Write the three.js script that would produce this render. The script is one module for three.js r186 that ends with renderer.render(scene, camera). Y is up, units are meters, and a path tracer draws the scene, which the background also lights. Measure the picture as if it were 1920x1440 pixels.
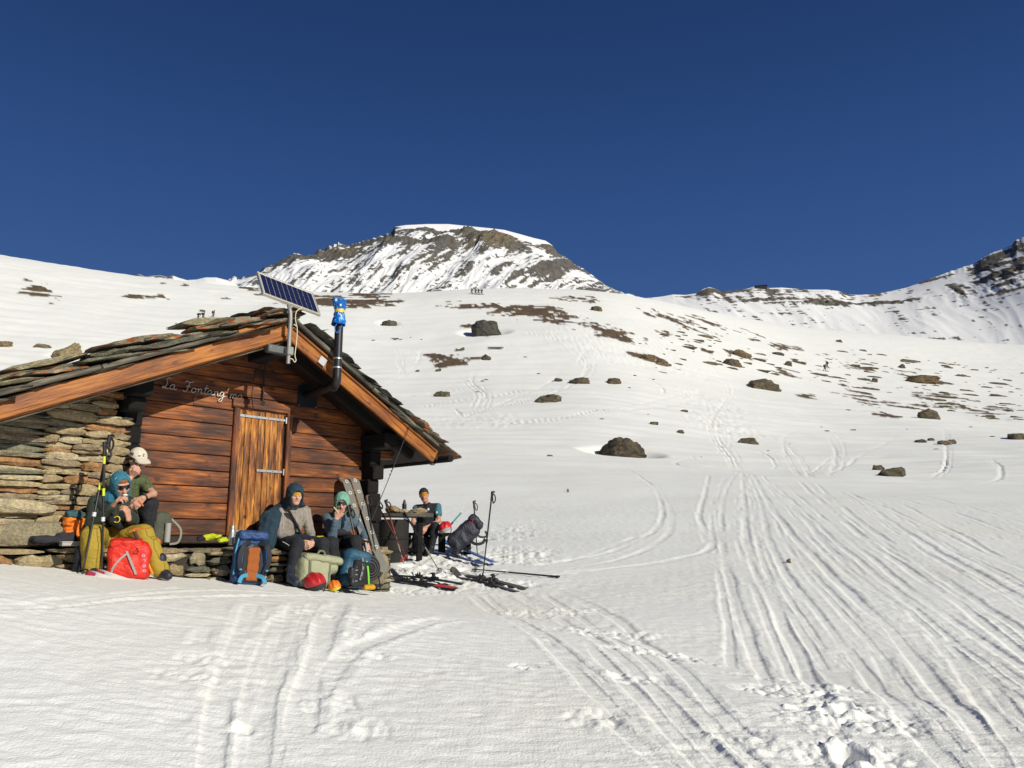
import * as THREE from 'three';
import { mergeGeometries, mergeVertices, toCreasedNormals } from 'three/addons/utils/BufferGeometryUtils.js';

// ---------------------------------------------------------------- camera, sky, sun, exposure
const scene = new THREE.Scene();
const EYE = new THREE.Vector3(0, 1.65, 0), PITCH = THREE.MathUtils.degToRad(11.1), FOCAL = 1507;   // focal length in pixels of a 1920 x 1440 frame
const camera = new THREE.PerspectiveCamera(2 * Math.atan(720 / FOCAL) * 180 / Math.PI, 4 / 3, 0.1, 6000);
camera.position.copy(EYE);
camera.rotation.set(PITCH, 0, 0);
scene.add(camera);

{ // clear high-mountain sky: air only, a blue that deepens with height
  const W = 64, Hh = 512, d = new Float32Array(W * Hh * 4);
  const stops = [[0, 0.058, 0.130, 0.330], [12, 0.047, 0.112, 0.300], [17, 0.041, 0.101, 0.277], [24, 0.028, 0.075, 0.223], [31, 0.0185, 0.054, 0.172], [38, 0.0135, 0.041, 0.135], [60, 0.009, 0.029, 0.103], [90, 0.008, 0.026, 0.096]];
  for (let j = 0; j < Hh; j++) {
    const el = Math.max(0, ((j + 0.5) / Hh - 0.5) * 180);
    let k = 0; while (k < stops.length - 2 && el > stops[k + 1][0]) k++;
    const t = Math.min(1, (el - stops[k][0]) / (stops[k + 1][0] - stops[k][0]));
    for (let i = 0; i < W; i++) for (let c = 0; c < 4; c++) d[(j * W + i) * 4 + c] = c < 3 ? stops[k][c + 1] + (stops[k + 1][c + 1] - stops[k][c + 1]) * t : 1;
  }
  const sky = new THREE.DataTexture(d, W, Hh, THREE.RGBAFormat, THREE.FloatType);
  sky.mapping = THREE.EquirectangularReflectionMapping; sky.magFilter = sky.minFilter = THREE.LinearFilter; sky.wrapS = THREE.RepeatWrapping; sky.needsUpdate = true;
  scene.background = sky; scene.environment = sky;
}
const SUN_AZ = THREE.MathUtils.degToRad(131), SUN_EL = THREE.MathUtils.degToRad(28);
const sunDir = new THREE.Vector3(Math.sin(SUN_AZ) * Math.cos(SUN_EL), Math.sin(SUN_EL), -Math.cos(SUN_AZ) * Math.cos(SUN_EL));
const sun = new THREE.DirectionalLight(new THREE.Color(1.0, 0.95, 0.825), 4.8);
sun.position.copy(sunDir).multiplyScalar(400); sun.target.position.set(0, 0, -12);
sun.castShadow = true; sun.shadow.mapSize.set(2048, 2048);
Object.assign(sun.shadow.camera, { left: -60, right: 60, top: 60, bottom: -60, near: 1, far: 900 });
scene.add(sun, sun.target);
const renderer = new THREE.WebGLRenderer({ antialias: true });
renderer.toneMapping = THREE.LinearToneMapping; renderer.toneMappingExposure = 1.0;
renderer.shadowMap.enabled = true; renderer.setSize(1024, 768);

// ---------------------------------------------------------------- helpers
const V3 = (x, y, z) => new THREE.Vector3(x, y, z);
const lerp = (a, b, t) => a + (b - a) * t, clamp = (x, a, b) => Math.min(b, Math.max(a, x));
const sstep = (a, b, x) => { const t = clamp((x - a) / (b - a), 0, 1); return t * t * (3 - 2 * t); };
function mulberry(seed) { let s = seed | 0; return () => { s = (s + 0x6d2b79f5) | 0; let t = Math.imul(s ^ (s >>> 15), 1 | s); t = (t + Math.imul(t ^ (t >>> 7), 61 | t)) ^ t; return ((t ^ (t >>> 14)) >>> 0) / 4294967296; }; }
const PERM = new Uint8Array(512);
{ const r = mulberry(77), p = [...Array(256).keys()]; for (let i = 255; i > 0; i--) { const j = Math.floor(r() * (i + 1)); [p[i], p[j]] = [p[j], p[i]]; } for (let i = 0; i < 512; i++) PERM[i] = p[i & 255]; }
const fade = (t) => t * t * t * (t * (t * 6 - 15) + 10);
const G2 = (h, x, y) => { const a = h & 7; const u = a < 4 ? x : y, v = a < 4 ? y : x; return ((a & 1) ? -u : u) + ((a & 2) ? -0.5 * v : 0.5 * v); };
function n2(x, y) {
  const X = Math.floor(x), Y = Math.floor(y); x -= X; y -= Y; const u = fade(x), v = fade(y), xi = X & 255, yi = Y & 255;
  const A = PERM[xi] + yi, B = PERM[(xi + 1) & 255] + yi;
  return 1.1 * lerp(lerp(G2(PERM[A & 511], x, y), G2(PERM[B & 511], x - 1, y), u), lerp(G2(PERM[(A + 1) & 511], x, y - 1), G2(PERM[(B + 1) & 511], x - 1, y - 1), u), v);
}
const G3 = (h, x, y, z) => { h &= 15; const u = h < 8 ? x : y, v = h < 4 ? y : h === 12 || h === 14 ? x : z; return ((h & 1) ? -u : u) + ((h & 2) ? -v : v); };
function n3(x, y, z) {
  const X = Math.floor(x), Y = Math.floor(y), Z = Math.floor(z); x -= X; y -= Y; z -= Z; const u = fade(x), v = fade(y), w = fade(z), xi = X & 255, yi = Y & 255, zi = Z & 255;
  const A = PERM[xi] + yi, AA = PERM[A & 511] + zi, AB = PERM[(A + 1) & 511] + zi, B = PERM[(xi + 1) & 255] + yi, BA = PERM[B & 511] + zi, BB = PERM[(B + 1) & 511] + zi;
  return lerp(lerp(lerp(G3(PERM[AA & 511], x, y, z), G3(PERM[BA & 511], x - 1, y, z), u), lerp(G3(PERM[AB & 511], x, y - 1, z), G3(PERM[BB & 511], x - 1, y - 1, z), u), v),
    lerp(lerp(G3(PERM[(AA + 1) & 511], x, y, z - 1), G3(PERM[(BA + 1) & 511], x - 1, y, z - 1), u), lerp(G3(PERM[(AB + 1) & 511], x, y - 1, z - 1), G3(PERM[(BB + 1) & 511], x - 1, y - 1, z - 1), u), v), w);
}
function fbm2(x, y, o) { let s = 0, a = 1, t = 0; for (let i = 0; i < o; i++) { s += a * n2(x, y); t += a; a *= 0.5; x = x * 2.03 + 17.1; y = y * 2.03 - 9.7; } return s / t; }
function ridge2(x, y, o) { let s = 0, a = 1, t = 0; for (let i = 0; i < o; i++) { s += a * (1 - Math.abs(n2(x, y)) * 2); t += a; a *= 0.5; x = x * 2.1 + 7.3; y = y * 2.1 + 3.1; } return s / t; }
// monotone table lookup (smooth)
function curve(tab) {
  const n = tab.length, m = new Array(n).fill(0), d = [];
  for (let i = 0; i < n - 1; i++) d.push((tab[i + 1][1] - tab[i][1]) / (tab[i + 1][0] - tab[i][0]));
  for (let i = 0; i < n; i++) m[i] = i === 0 ? d[0] : i === n - 1 ? d[n - 2] : d[i - 1] * d[i] <= 0 ? 0 : 2 * d[i - 1] * d[i] / (d[i - 1] + d[i]);
  return (x) => {
    if (x <= tab[0][0]) return tab[0][1]; if (x >= tab[n - 1][0]) return tab[n - 1][1];
    let i = 0; while (x > tab[i + 1][0]) i++;
    const h = tab[i + 1][0] - tab[i][0], t = (x - tab[i][0]) / h, t2 = t * t, t3 = t2 * t;
    return (2 * t3 - 3 * t2 + 1) * tab[i][1] + (t3 - 2 * t2 + t) * h * m[i] + (-2 * t3 + 3 * t2) * tab[i + 1][1] + (t3 - t2) * h * m[i + 1];
  };
}
// a sight line of the photograph, as a direction in the world
const CP = Math.cos(PITCH), SP = Math.sin(PITCH);
function sight(px, py) { const x = (px - 960) / FOCAL, y = -(py - 720) / FOCAL; return V3(x, y * CP + SP, y * SP - CP).normalize(); }
const azEl = (px, py) => { const d = sight(px, py); return [Math.atan2(d.x, -d.z), Math.atan2(d.y, Math.hypot(d.x, d.z))]; };

const names = new Map();
function numbered(name) { const k = names.get(name) ?? 0; names.set(name, k + 1); return k ? `${name}_${String(k).padStart(3, '0')}` : name; }
function shade(o) { o.traverse((c) => { if (c.isMesh) { c.castShadow = true; c.receiveShadow = true; } }); return o; }
function tag(o, label, category, group) { o.userData.label = label; o.userData.category = category; if (group) o.userData.group = group; return o; }
function thing(name, label, category, group, pos) { const o = new THREE.Group(); o.name = numbered(name); if (pos) o.position.copy(pos); scene.add(o); return tag(o, label, category, group); }
function part(name, geo, material, parent) { const m = new THREE.Mesh(geo, material); m.name = name; parent.add(m); return m; }
function struct(name, geo, material) { const m = new THREE.Mesh(geo, material); m.name = numbered(name); m.userData.kind = 'structure'; scene.add(m); return m; }
const lin = (r, g, b) => new THREE.Color().setRGB(r, g, b);
const std = (c, rough = 0.8, extra = {}) => new THREE.MeshStandardMaterial({ color: c, roughness: rough, ...extra });
function tex(w, h, fn, srgb = true) {
  const d = new Uint8Array(w * h * 4);
  for (let j = 0; j < h; j++) for (let i = 0; i < w; i++) { const c = fn(i / w, j / h, i, j), o = (j * w + i) * 4; d[o] = clamp(c[0], 0, 255); d[o + 1] = clamp(c[1], 0, 255); d[o + 2] = clamp(c[2], 0, 255); d[o + 3] = 255; }
  const t = new THREE.DataTexture(d, w, h); t.wrapS = t.wrapT = THREE.RepeatWrapping; t.magFilter = THREE.LinearFilter; t.minFilter = THREE.LinearMipmapLinearFilter; if (srgb) t.colorSpace = THREE.SRGBColorSpace; t.needsUpdate = true; return t;
}
// noise that repeats after the given periods (integer lattice)
function pn2(x, y, px, py) {
  const X = Math.floor(x), Y = Math.floor(y); x -= X; y -= Y; const u = fade(x), v = fade(y), w = (a, p) => ((a % p) + p) % p, h = (a, b) => PERM[(PERM[w(a, px) & 255] + w(b, py)) & 511];
  return 1.1 * lerp(lerp(G2(h(X, Y), x, y), G2(h(X + 1, Y), x - 1, y), u), lerp(G2(h(X, Y + 1), x, y - 1), G2(h(X + 1, Y + 1), x - 1, y - 1), u), v);
}
// ---------------------------------------------------------------- hut frame: x along the gable wall, z out of it, y the world's height
const HUT_O = V3(-3.1016, 0, -10.0315), HUT_ROT = THREE.MathUtils.degToRad(46.3);
const HU = V3(Math.cos(HUT_ROT), 0, -Math.sin(HUT_ROT)), HN = V3(Math.sin(HUT_ROT), 0, Math.cos(HUT_ROT));
const hutAt = (a, y, b) => V3(HUT_O.x + HU.x * a + HN.x * b, y, HUT_O.z + HU.z * a + HN.z * b);
const toHut = (p) => { const x = p.x - HUT_O.x, z = p.z - HUT_O.z; return [x * HU.x + z * HU.z, p.y, x * HN.x + z * HN.z]; };
function onHut(px, py, b) { const d = sight(px, py), P = hutAt(0, 0, b), t = ((P.x - EYE.x) * HN.x + (P.z - EYE.z) * HN.z) / (d.x * HN.x + d.z * HN.z); return EYE.clone().addScaledVector(d, t); }
const hutPx = (px, py, b) => toHut(onHut(px, py, b));
function atRange(px, py, r) { const d = sight(px, py); return EYE.clone().addScaledVector(d, r / Math.hypot(d.x, d.z)); }

// ---------------------------------------------------------------- the snow slope
const CREST = [[0, 478], [100, 495], [240, 517], [330, 528], [440, 536], [480, 546], [600, 547], [700, 553], [800, 546], [860, 541], [900, 540], [1000, 540], [1060, 543], [1150, 549], [1200, 557], [1296, 578], [1373, 590], [1411, 602], [1488, 613], [1623, 622], [1720, 630], [1781, 638], [1854, 643], [1920, 650]]
  .map(([x, y]) => azEl(x, y));
const D2R = Math.PI / 180;
const crestEl = curve([[-80 * D2R, 13 * D2R], ...CREST, [80 * D2R, 8 * D2R]]);
const crestR = (az) => { const d = az / D2R; return 222 + 38 * sstep(8, 48, -d) + 135 * sstep(4, 40, d); };
const FAR = curve([[0, 0], [24, 0], [34, 0.25], [42, 0.45], [60, 1.7], [85, 5.0], [110, 9.8], [160, 24.4], [200, 36.6], [220, 41.3], [240, 44.2], [262, 45.3], [300, 43], [350, 36], [430, 24]]);
const NEAR = 0.12;
const scaleAz = [];
for (let i = 0; i <= 240; i++) {   // how steep the far slope is in each direction, so that its crest stands where the skyline is
  const az = (-90 + i * 0.75) * D2R, R = crestR(az), te = Math.tan(crestEl(az)), ca = Math.max(0.2, Math.cos(az));
  let lo = 0, hi = 6;
  for (let k = 0; k < 30; k++) { const s = (lo + hi) / 2; let m = -1; for (let r = 60; r < R * 1.5; r += 3) m = Math.max(m, (NEAR * r * ca + s * FAR(r * 220 / R) - 1.65) / r); if (m > te) hi = s; else lo = s; }
  scaleAz.push((lo + hi) / 2);
}
for (let pass = 0; pass < 3; pass++) { const c = [...scaleAz]; for (let i = 0; i < c.length; i++) { let t = 0, w = 0; for (let d = -3; d <= 3; d++) if (c[i + d] !== undefined) { t += c[i + d]; w++; } scaleAz[i] = t / w; } }
function slopeScale(az) { const t = clamp((az / D2R + 90) / 0.75, 0, 239.999), i = Math.floor(t), f = t - i, p0 = scaleAz[Math.max(0, i - 1)], p1 = scaleAz[i], p2 = scaleAz[i + 1], p3 = scaleAz[Math.min(240, i + 2)]; return (p1 + 0.5 * f * (p2 - p0 + f * (2 * p0 - 5 * p1 + 4 * p2 - p3 + f * (3 * (p1 - p2) + p3 - p0)))) * (1 - sstep(55 * D2R, 85 * D2R, Math.abs(az))); }
function baseH(x, z) {
  const r = Math.hypot(x, z), az = Math.atan2(x, -z), fwd = -z;
  let h = NEAR * fwd;
  const a = (x - HUT_O.x) * HU.x + (z - HUT_O.z) * HU.z;
  h += clamp(-0.18 * a, -0.3, 0.62) * sstep(3.0, 8.2, r) * (1 - sstep(17, 34, r)) * (1 - sstep(50 * D2R, 90 * D2R, Math.abs(az)));
  if (r > 20 && fwd > 0) h += slopeScale(az) * FAR(r * 220 / crestR(az));
  const k = sstep(14, 70, r) * (1 - sstep(180, 230, r) * 0.6);
  if (k > 0) h += k * (n2(x * 0.028 + 3, z * 0.02) * 0.9 + n2(x * 0.07 - 8, z * 0.045 + 2) * 0.28 + n2(x * 0.16, z * 0.1) * 0.07);
  h += n2(x * 0.23 + 5, z * 0.31) * 0.055 * sstep(1, 6, r) + n2(x * 0.7, z * 0.9) * 0.014;
  return h;
}
function ground(px, py, from = 3) {   // where a sight line meets the snow
  const d = sight(px, py), k = Math.hypot(d.x, d.z); let t0 = from / k, p = V3(0, 0, 0);
  for (let t = t0, step; t < 700; t += step) {
    step = Math.max(0.02, t * 0.004); p.copy(EYE).addScaledVector(d, t);
    if (p.y < baseH(p.x, p.z)) { let lo = t - step, hi = t; for (let i = 0; i < 18; i++) { const m = (lo + hi) / 2; p.copy(EYE).addScaledVector(d, m); if (p.y < baseH(p.x, p.z)) hi = m; else lo = m; } p.y = baseH(p.x, p.z); return p; }
  }
  return null;
}
// grid of the sheet: finer near the eye and inside the view
const AZS = [], RS = [];
{ for (let a = -180; a < -40; a += 5) AZS.push(a); for (let a = -40; a < -35.5; a += 0.5) AZS.push(a);
  const n = 750; for (let i = 0; i <= n; i++) AZS.push(-35.5 + 71 * i / n);
  for (let a = 36; a <= 40; a += 0.25) AZS.push(a); for (let a = 45; a <= 180; a += 5) AZS.push(a);
  RS.push(0.05, 0.6, 1.2, 1.9, 2.5, 3.0); let r = 3.2; while (r < 15) { RS.push(r); r *= 1.0035; } while (r < 60) { RS.push(r); r *= 1.0073; } while (r < 330) { RS.push(r); r *= 1.0072; } while (r < 1100) { RS.push(r); r *= 1.05; } }
const NA = AZS.length, NR = RS.length, GX = new Float32Array(NA * NR), GZ = new Float32Array(NA * NR), GH = new Float32Array(NA * NR), DISP = new Float32Array(NA * NR), CHURN = new Float32Array(NA * NR), TURF = new Float32Array(NA * NR);
for (let j = 0; j < NR; j++) for (let i = 0; i < NA; i++) { const k = j * NA + i, a = AZS[i] * D2R; GX[k] = Math.sin(a) * RS[j]; GZ[k] = -Math.cos(a) * RS[j]; }
const lowIdx = (arr, v) => { let lo = 0, hi = arr.length; while (lo < hi) { const m = (lo + hi) >> 1; if (arr[m] < v) lo = m + 1; else hi = m; } return lo; };
function around(x0, x1, z0, z1, pad, fn) {   // grid points near a small box
  const cx = (x0 + x1) / 2, cz = (z0 + z1) / 2, R = Math.hypot(cx, cz), half = Math.hypot(x1 - x0, z1 - z0) / 2 + pad, az = Math.atan2(cx, -cz) / D2R, da = Math.asin(Math.min(0.99, half / R)) / D2R;
  const j0 = lowIdx(RS, R - half), j1 = lowIdx(RS, R + half), i0 = lowIdx(AZS, az - da), i1 = lowIdx(AZS, az + da);
  for (let j = j0; j < Math.min(NR, j1); j++) for (let i = i0; i < Math.min(NA, i1); i++) fn(j * NA + i);
}
const tmpD = new Float32Array(NA * NR).fill(1e9), tmpS = new Float32Array(NA * NR);
function track(pts, w, depth, opt = {}) {   // one groove pressed into the snow along a line of the photograph
  { const [x1, y1] = pts[pts.length - 1], [x0, y0] = pts[pts.length - 2]; if (x1 > 1900 || y1 > 1435) { const k = (x1 > 1900 ? 330 : 170) / Math.hypot(x1 - x0, y1 - y0); pts = [...pts, [x1 + (x1 - x0) * k, y1 + (y1 - y0) * k]]; } }
  const world = pts.map(([x, y]) => ground(x, y)).filter(Boolean); if (world.length < 2) return;
  const c = new THREE.CatmullRomCurve3(world, false, 'centripetal'), n = Math.ceil(c.getLength() / Math.max(0.12, w * 0.9)), sm = c.getPoints(Math.min(n, 900)), touched = []; let len = 0;
  const seed = world[0].x * 13.7 + w * 91, reach = w * 3.2;
  for (let s = 0; s < sm.length - 1; s++) {
    const A = sm[s], B = sm[s + 1], dx = B.x - A.x, dz = B.z - A.z, l2 = dx * dx + dz * dz, L = Math.sqrt(l2); if (L < 1e-5) continue;
    around(Math.min(A.x, B.x), Math.max(A.x, B.x), Math.min(A.z, B.z), Math.max(A.z, B.z), reach, (k) => {
      const px = GX[k] - A.x, pz = GZ[k] - A.z, t = clamp((px * dx + pz * dz) / l2, 0, 1), ex = px - dx * t, ez = pz - dz * t, d = Math.hypot(ex, ez);
      if (d < reach && d < Math.abs(tmpD[k])) { if (tmpD[k] > 1e8) touched.push(k); tmpD[k] = (px * dz - pz * dx) >= 0 ? d : -d; tmpS[k] = len + t * L; }
    });
    len += L;
  }
  const berm = opt.berm ?? 0.55, endFade = opt.fade ?? 0.06;
  for (const k of touched) {
    const s = tmpS[k], side = Math.sign(tmpD[k]), wob = 1 + 0.22 * n2(s * 0.8 / Math.max(w * 4, 0.5), seed), d = Math.abs(tmpD[k] + n2(s * 0.9 / Math.max(w * 5, 0.5), seed + 5) * w * 0.14) / (w * 0.5 * wob);
    const rough = 1 + 0.5 * n2(GX[k] * 2.2 / Math.max(w * 4, 0.5), GZ[k] * 2.2 / Math.max(w * 4, 0.5)), e = sstep(0, endFade, s / len) * sstep(0, endFade, 1 - s / len);
    let p = -depth * (1 - sstep(0.5, 1.15, d));
    p += depth * berm * (side > 0 ? 1 : 0.75) * Math.exp(-((d - 1.5) ** 2) / 0.13) * Math.max(0, 0.55 + 0.7 * n2(GX[k] * 1.3 / w * 0.3 + seed, GZ[k] * 1.3 / w * 0.3) + 0.6 * n2(GX[k] * 1.6 / w, GZ[k] * 1.6 / w));
    const fadeIn = 0.25 + 0.75 * sstep(-0.35, 0.3, n2(s * (w > 0.2 ? 0.06 : 0.33) + seed * 1.7, seed)), q = p * rough * e * fadeIn, o = DISP[k];
    DISP[k] = q < 0 ? Math.min(o, 0) * 0.3 + Math.min(Math.min(o, 0) * 0.7, q) + Math.max(o, 0) * 0.3 : o < -0.004 ? o + q * 0.35 : Math.max(o, q);
    if (opt.churn) CHURN[k] = Math.max(CHURN[k], opt.churn * Math.exp(-((d - 1.5) ** 2) / 0.3) * e);
    tmpD[k] = 1e9;
  }
}
function churn(px, py, rx, rz, amt) { const c = ground(px, py); if (!c) return; around(c.x - rx, c.x + rx, c.z - rz, c.z + rz, 0, (k) => { const q = ((GX[k] - c.x) / rx) ** 2 + ((GZ[k] - c.z) / rz) ** 2; const w = amt * (1 - sstep(0.25, 1, q + 0.35 * n2(GX[k] * 1.6, GZ[k] * 1.6))); if (w > CHURN[k]) CHURN[k] = w; }); }
function dent(px, py, rx, rz, depth, rim = 0.3) { const c = ground(px, py); if (!c) return; around(c.x - rx * 2, c.x + rx * 2, c.z - rz * 2, c.z + rz * 2, 0, (k) => { const q = Math.hypot((GX[k] - c.x) / rx, (GZ[k] - c.z) / rz) * (1 + 0.25 * n2(GX[k] * 5, GZ[k] * 5)); DISP[k] += -depth * (1 - sstep(0.5, 1.05, q)) + depth * rim * Math.exp(-((q - 1.3) ** 2) / 0.05) * (0.6 + n2(GX[k] * 7, GZ[k] * 7)); }); }

// --- the bundle of ski tracks that comes down the slope and fans out to the lower right
const bundle = [
  [[1375, 882], [1342, 925], [1334, 962], [1343, 1050], [1354, 1110], [1366, 1180], [1373, 1260], [1376, 1330], [1372, 1420]],
  [[1385, 884], [1360, 925], [1352, 1000], [1371, 1100], [1398, 1180], [1428, 1260], [1450, 1330]],
  [[1390, 886], [1381, 950], [1384, 1020], [1409, 1090], [1440, 1170], [1478, 1260], [1530, 1350], [1580, 1440]],
  [[1392, 886], [1396, 950], [1402, 1020], [1432, 1090], [1468, 1170], [1506, 1250], [1550, 1330]],
  [[1395, 886], [1412, 960], [1427, 1040], [1462, 1120], [1512, 1200], [1562, 1280]],
  [[1400, 886], [1425, 940], [1441, 1010], [1482, 1090], [1542, 1160], [1622, 1260], [1722, 1370], [1782, 1440]],
  [[1404, 886], [1440, 945], [1468, 1010], [1515, 1080], [1580, 1150], [1660, 1240], [1760, 1340], [1850, 1440]],
  [[1410, 888], [1452, 960], [1522, 1040], [1602, 1120], [1702, 1220], [1802, 1330], [1885, 1440]],
  [[1420, 890], [1482, 960], [1562, 1050], [1682, 1150], [1792, 1250], [1920, 1390]],
  [[1428, 892], [1500, 965], [1590, 1060], [1712, 1165], [1840, 1270], [1940, 1360]],
  [[1440, 897], [1522, 980], [1622, 1080], [1742, 1180], [1930, 1325]],
  [[1500, 903], [1562, 960], [1662, 1040], [1782, 1120], [1930, 1236]],
  [[1512, 903], [1580, 962], [1682, 1042], [1800, 1118], [1930, 1215]],
  [[1530, 905], [1602, 970], [1702, 1040], [1822, 1120], [1930, 1193]],
  [[1568, 918], [1682, 1000], [1792, 1070], [1930, 1152]],
  [[1590, 922], [1700, 998], [1812, 1064], [1930, 1132]],
  [[1642, 940], [1762, 1020], [1930, 1110]],
  [[1690, 946], [1800, 1002], [1930, 1070]],
  [[1745, 1190], [1830, 1290], [1900, 1400]], [[1650, 1230], [1720, 1330], [1800, 1420]], [[1480, 1100], [1545, 1190], [1600, 1260]], [[1790, 1230], [1850, 1330], [1930, 1430]],
];
bundle.forEach((p, i) => { track(p, [0.12, 0.15, 0.11, 0.17][i % 4], [0.011, 0.014, 0.009, 0.017][i % 4], { berm: 0.65, churn: 0.1, fade: 0.03 }); const q = p.map(([x, y]) => { const s = (y - 880) / 560; return [x + 4 + 26 * s, y]; }); if (i % 2 === 0) track(q, 0.1, 0.009, { berm: 0.6, fade: 0.05 }); });
// --- the fan below the hut
[[[880, 1113], [960, 1163], [1050, 1230], [1130, 1310], [1230, 1400], [1280, 1445]], [[905, 1110], [1000, 1178], [1082, 1240], [1170, 1310], [1260, 1390], [1325, 1445]], [[930, 1107], [1060, 1180], [1150, 1260], [1240, 1350], [1330, 1445]],
  [[960, 1106], [1100, 1190], [1200, 1270], [1290, 1360], [1370, 1445]], [[1012, 1110], [1150, 1200], [1260, 1290], [1370, 1390], [1430, 1445]], [[1040, 1105], [1180, 1180], [1290, 1270], [1350, 1340], [1420, 1400]], [[1230, 1260], [1300, 1330], [1372, 1400]], [[1120, 1330], [1200, 1400], [1250, 1445]]]
  .forEach((p, i) => track(p, [0.15, 0.11, 0.14][i % 3], [0.016, 0.011, 0.014][i % 3], { berm: 0.6, churn: 0.16, fade: 0.05 }));
// --- the runs down the bank in front of the hut and the traverse along it
[[[478, 1130], [455, 1180], [432, 1240], [414, 1320], [396, 1440]], [[500, 1135], [478, 1190], [452, 1260], [440, 1330]], [[532, 1148], [506, 1210], [478, 1300], [456, 1445]], [[560, 1130], [535, 1190], [520, 1250], [495, 1330], [478, 1445]], [[592, 1130], [560, 1195], [534, 1285], [516, 1370], [500, 1445]], [[622, 1135], [600, 1200], [578, 1290], [560, 1400]], [[640, 1130], [606, 1210], [586, 1300]], [[720, 1155], [650, 1210], [610, 1290], [560, 1350]], [[850, 1160], [740, 1185], [650, 1225], [600, 1290]], [[348, 1320], [322, 1360]], [[385, 1180], [370, 1210]]]
  .forEach((p, i) => track(p, [0.16, 0.13, 0.2][i % 3], [0.013, 0.01, 0.015][i % 3], { berm: 0.8, churn: 0.12, fade: 0.1 }));
[[[-40, 1138], [120, 1130], [260, 1115], [420, 1108], [560, 1116]], [[-40, 1146], [140, 1136], [300, 1122], [480, 1118], [640, 1118]], [[60, 1130], [200, 1117], [345, 1103]]].forEach((p) => track(p, 0.11, 0.012, { berm: 0.5, fade: 0.05 }));
// --- the loops beyond the skis
[[[955, 1068], [1060, 1052], [1150, 1034], [1205, 1008], [1238, 980], [1240, 945], [1225, 912], [1170, 875]], [[960, 1082], [1100, 1062], [1200, 1036], [1250, 1004], [1260, 968], [1245, 930], [1232, 912]], [[940, 1094], [1080, 1074], [1180, 1062], [1260, 1050], [1320, 1036], [1333, 1010], [1312, 972], [1322, 925], [1330, 890]], [[980, 1080], [1120, 1068], [1240, 1056], [1310, 1045]], [[1000, 1062], [1100, 1044], [1200, 1006]], [[1308, 960], [1318, 1000], [1326, 1020]], [[960, 1068], [860, 1090], [760, 1110]]]
  .forEach((p, i) => track(p, 0.15, [0.018, 0.013][i % 2], { berm: 0.6, fade: 0.06 }));
[[[1640, 926], [1720, 944], [1800, 965], [1930, 1012]], [[1700, 925], [1790, 945], [1930, 985]], [[1600, 930], [1690, 965], [1800, 1015], [1930, 1072]], [[1450, 905], [1540, 990], [1650, 1085], [1790, 1190], [1930, 1290]], [[1470, 905], [1600, 1020], [1740, 1130], [1930, 1262]]].forEach((p) => track(p, 0.12, 0.012, { berm: 0.6 }));
// --- runs and climbing tracks on the far slope
const farTracks = [
  [[1378, 892], [1362, 860], [1338, 830], [1328, 800], [1342, 770], [1362, 740], [1352, 715], [1330, 690], [1322, 650], [1318, 615]], [[1388, 888], [1376, 860], [1352, 830], [1345, 800], [1352, 772], [1372, 745], [1380, 715]], [[1395, 886], [1370, 850], [1345, 820], [1332, 790], [1324, 760], [1316, 730]],
  [[1360, 870], [1300, 878], [1262, 868], [1300, 858], [1350, 862]], [[1380, 880], [1440, 880], [1452, 868], [1420, 845], [1385, 835]], [[1340, 858], [1360, 830], [1358, 800]], [[1500, 900], [1480, 870], [1465, 845], [1470, 820], [1500, 800]], [[1520, 900], [1505, 870], [1480, 840], [1468, 828]], [[1560, 890], [1574, 860], [1570, 830], [1550, 805]], [[1548, 895], [1562, 862], [1560, 835], [1545, 812]], [[1540, 890], [1620, 850], [1690, 800]], [[1770, 800], [1768, 880], [1735, 898], [1690, 902]], [[1850, 860], [1872, 880], [1860, 905], [1820, 912]], [[1505, 893], [1560, 860], [1640, 838], [1660, 820]],
  [[1330, 730], [1240, 748], [1120, 770], [1000, 788], [850, 800]], [[1325, 742], [1200, 764], [1080, 778], [960, 792], [800, 802]], [[860, 772], [960, 756], [1040, 735], [1085, 712], [1100, 680], [1080, 650]], [[800, 786], [900, 768], [1000, 744], [1060, 722], [1100, 700], [1110, 670]], [[840, 790], [930, 760], [1010, 728], [1050, 700]], [[770, 765], [860, 752], [930, 742], [1000, 730]],
  [[705, 720], [740, 700], [748, 670], [735, 655], [716, 660], [690, 680]], [[720, 720], [752, 700], [745, 676], [760, 662], [790, 650]], [[700, 730], [745, 712], [782, 680], [790, 655]], [[880, 770], [892, 740], [870, 715], [885, 690], [910, 672]], [[895, 768], [904, 740], [880, 718], [892, 694]], [[905, 765], [915, 745], [905, 722]], [[700, 745], [800, 740], [860, 730], [940, 680]], [[860, 780], [856, 770], [845, 765]],
  [[1080, 690], [1090, 665], [1105, 650], [1060, 640], [1010, 628], [960, 618]], [[1100, 690], [1115, 660], [1090, 640], [1030, 622], [980, 612]], [[1110, 700], [1060, 650], [1000, 640]], [[1180, 690], [1240, 725], [1242, 740]], [[1240, 750], [1330, 735], [1420, 730]], [[800, 640], [900, 650], [1000, 640]], [[690, 620], [760, 612], [830, 600]], [[1310, 720], [1340, 700], [1380, 690], [1440, 680]], [[1130, 800], [1180, 770], [1260, 752], [1330, 728]],
];
farTracks.push(...farTracks.slice(0, 30).map((p, i) => p.map(([x, y]) => [x + 5 + (i % 3) * 2, y + (i % 2 ? 2 : -2)])));
farTracks.forEach((p, i) => track(p, (p[0][1] > 800 ? 0.17 : 0.24) * [1, 1.25, 0.85][i % 3], (i < 3 || (i >= 36 && i < 39) ? 0.05 : p[0][1] > 800 ? 0.032 : 0.085) * [1, 1.3, 0.8][i % 3], { berm: 0.8, fade: 0.15 }));
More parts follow.
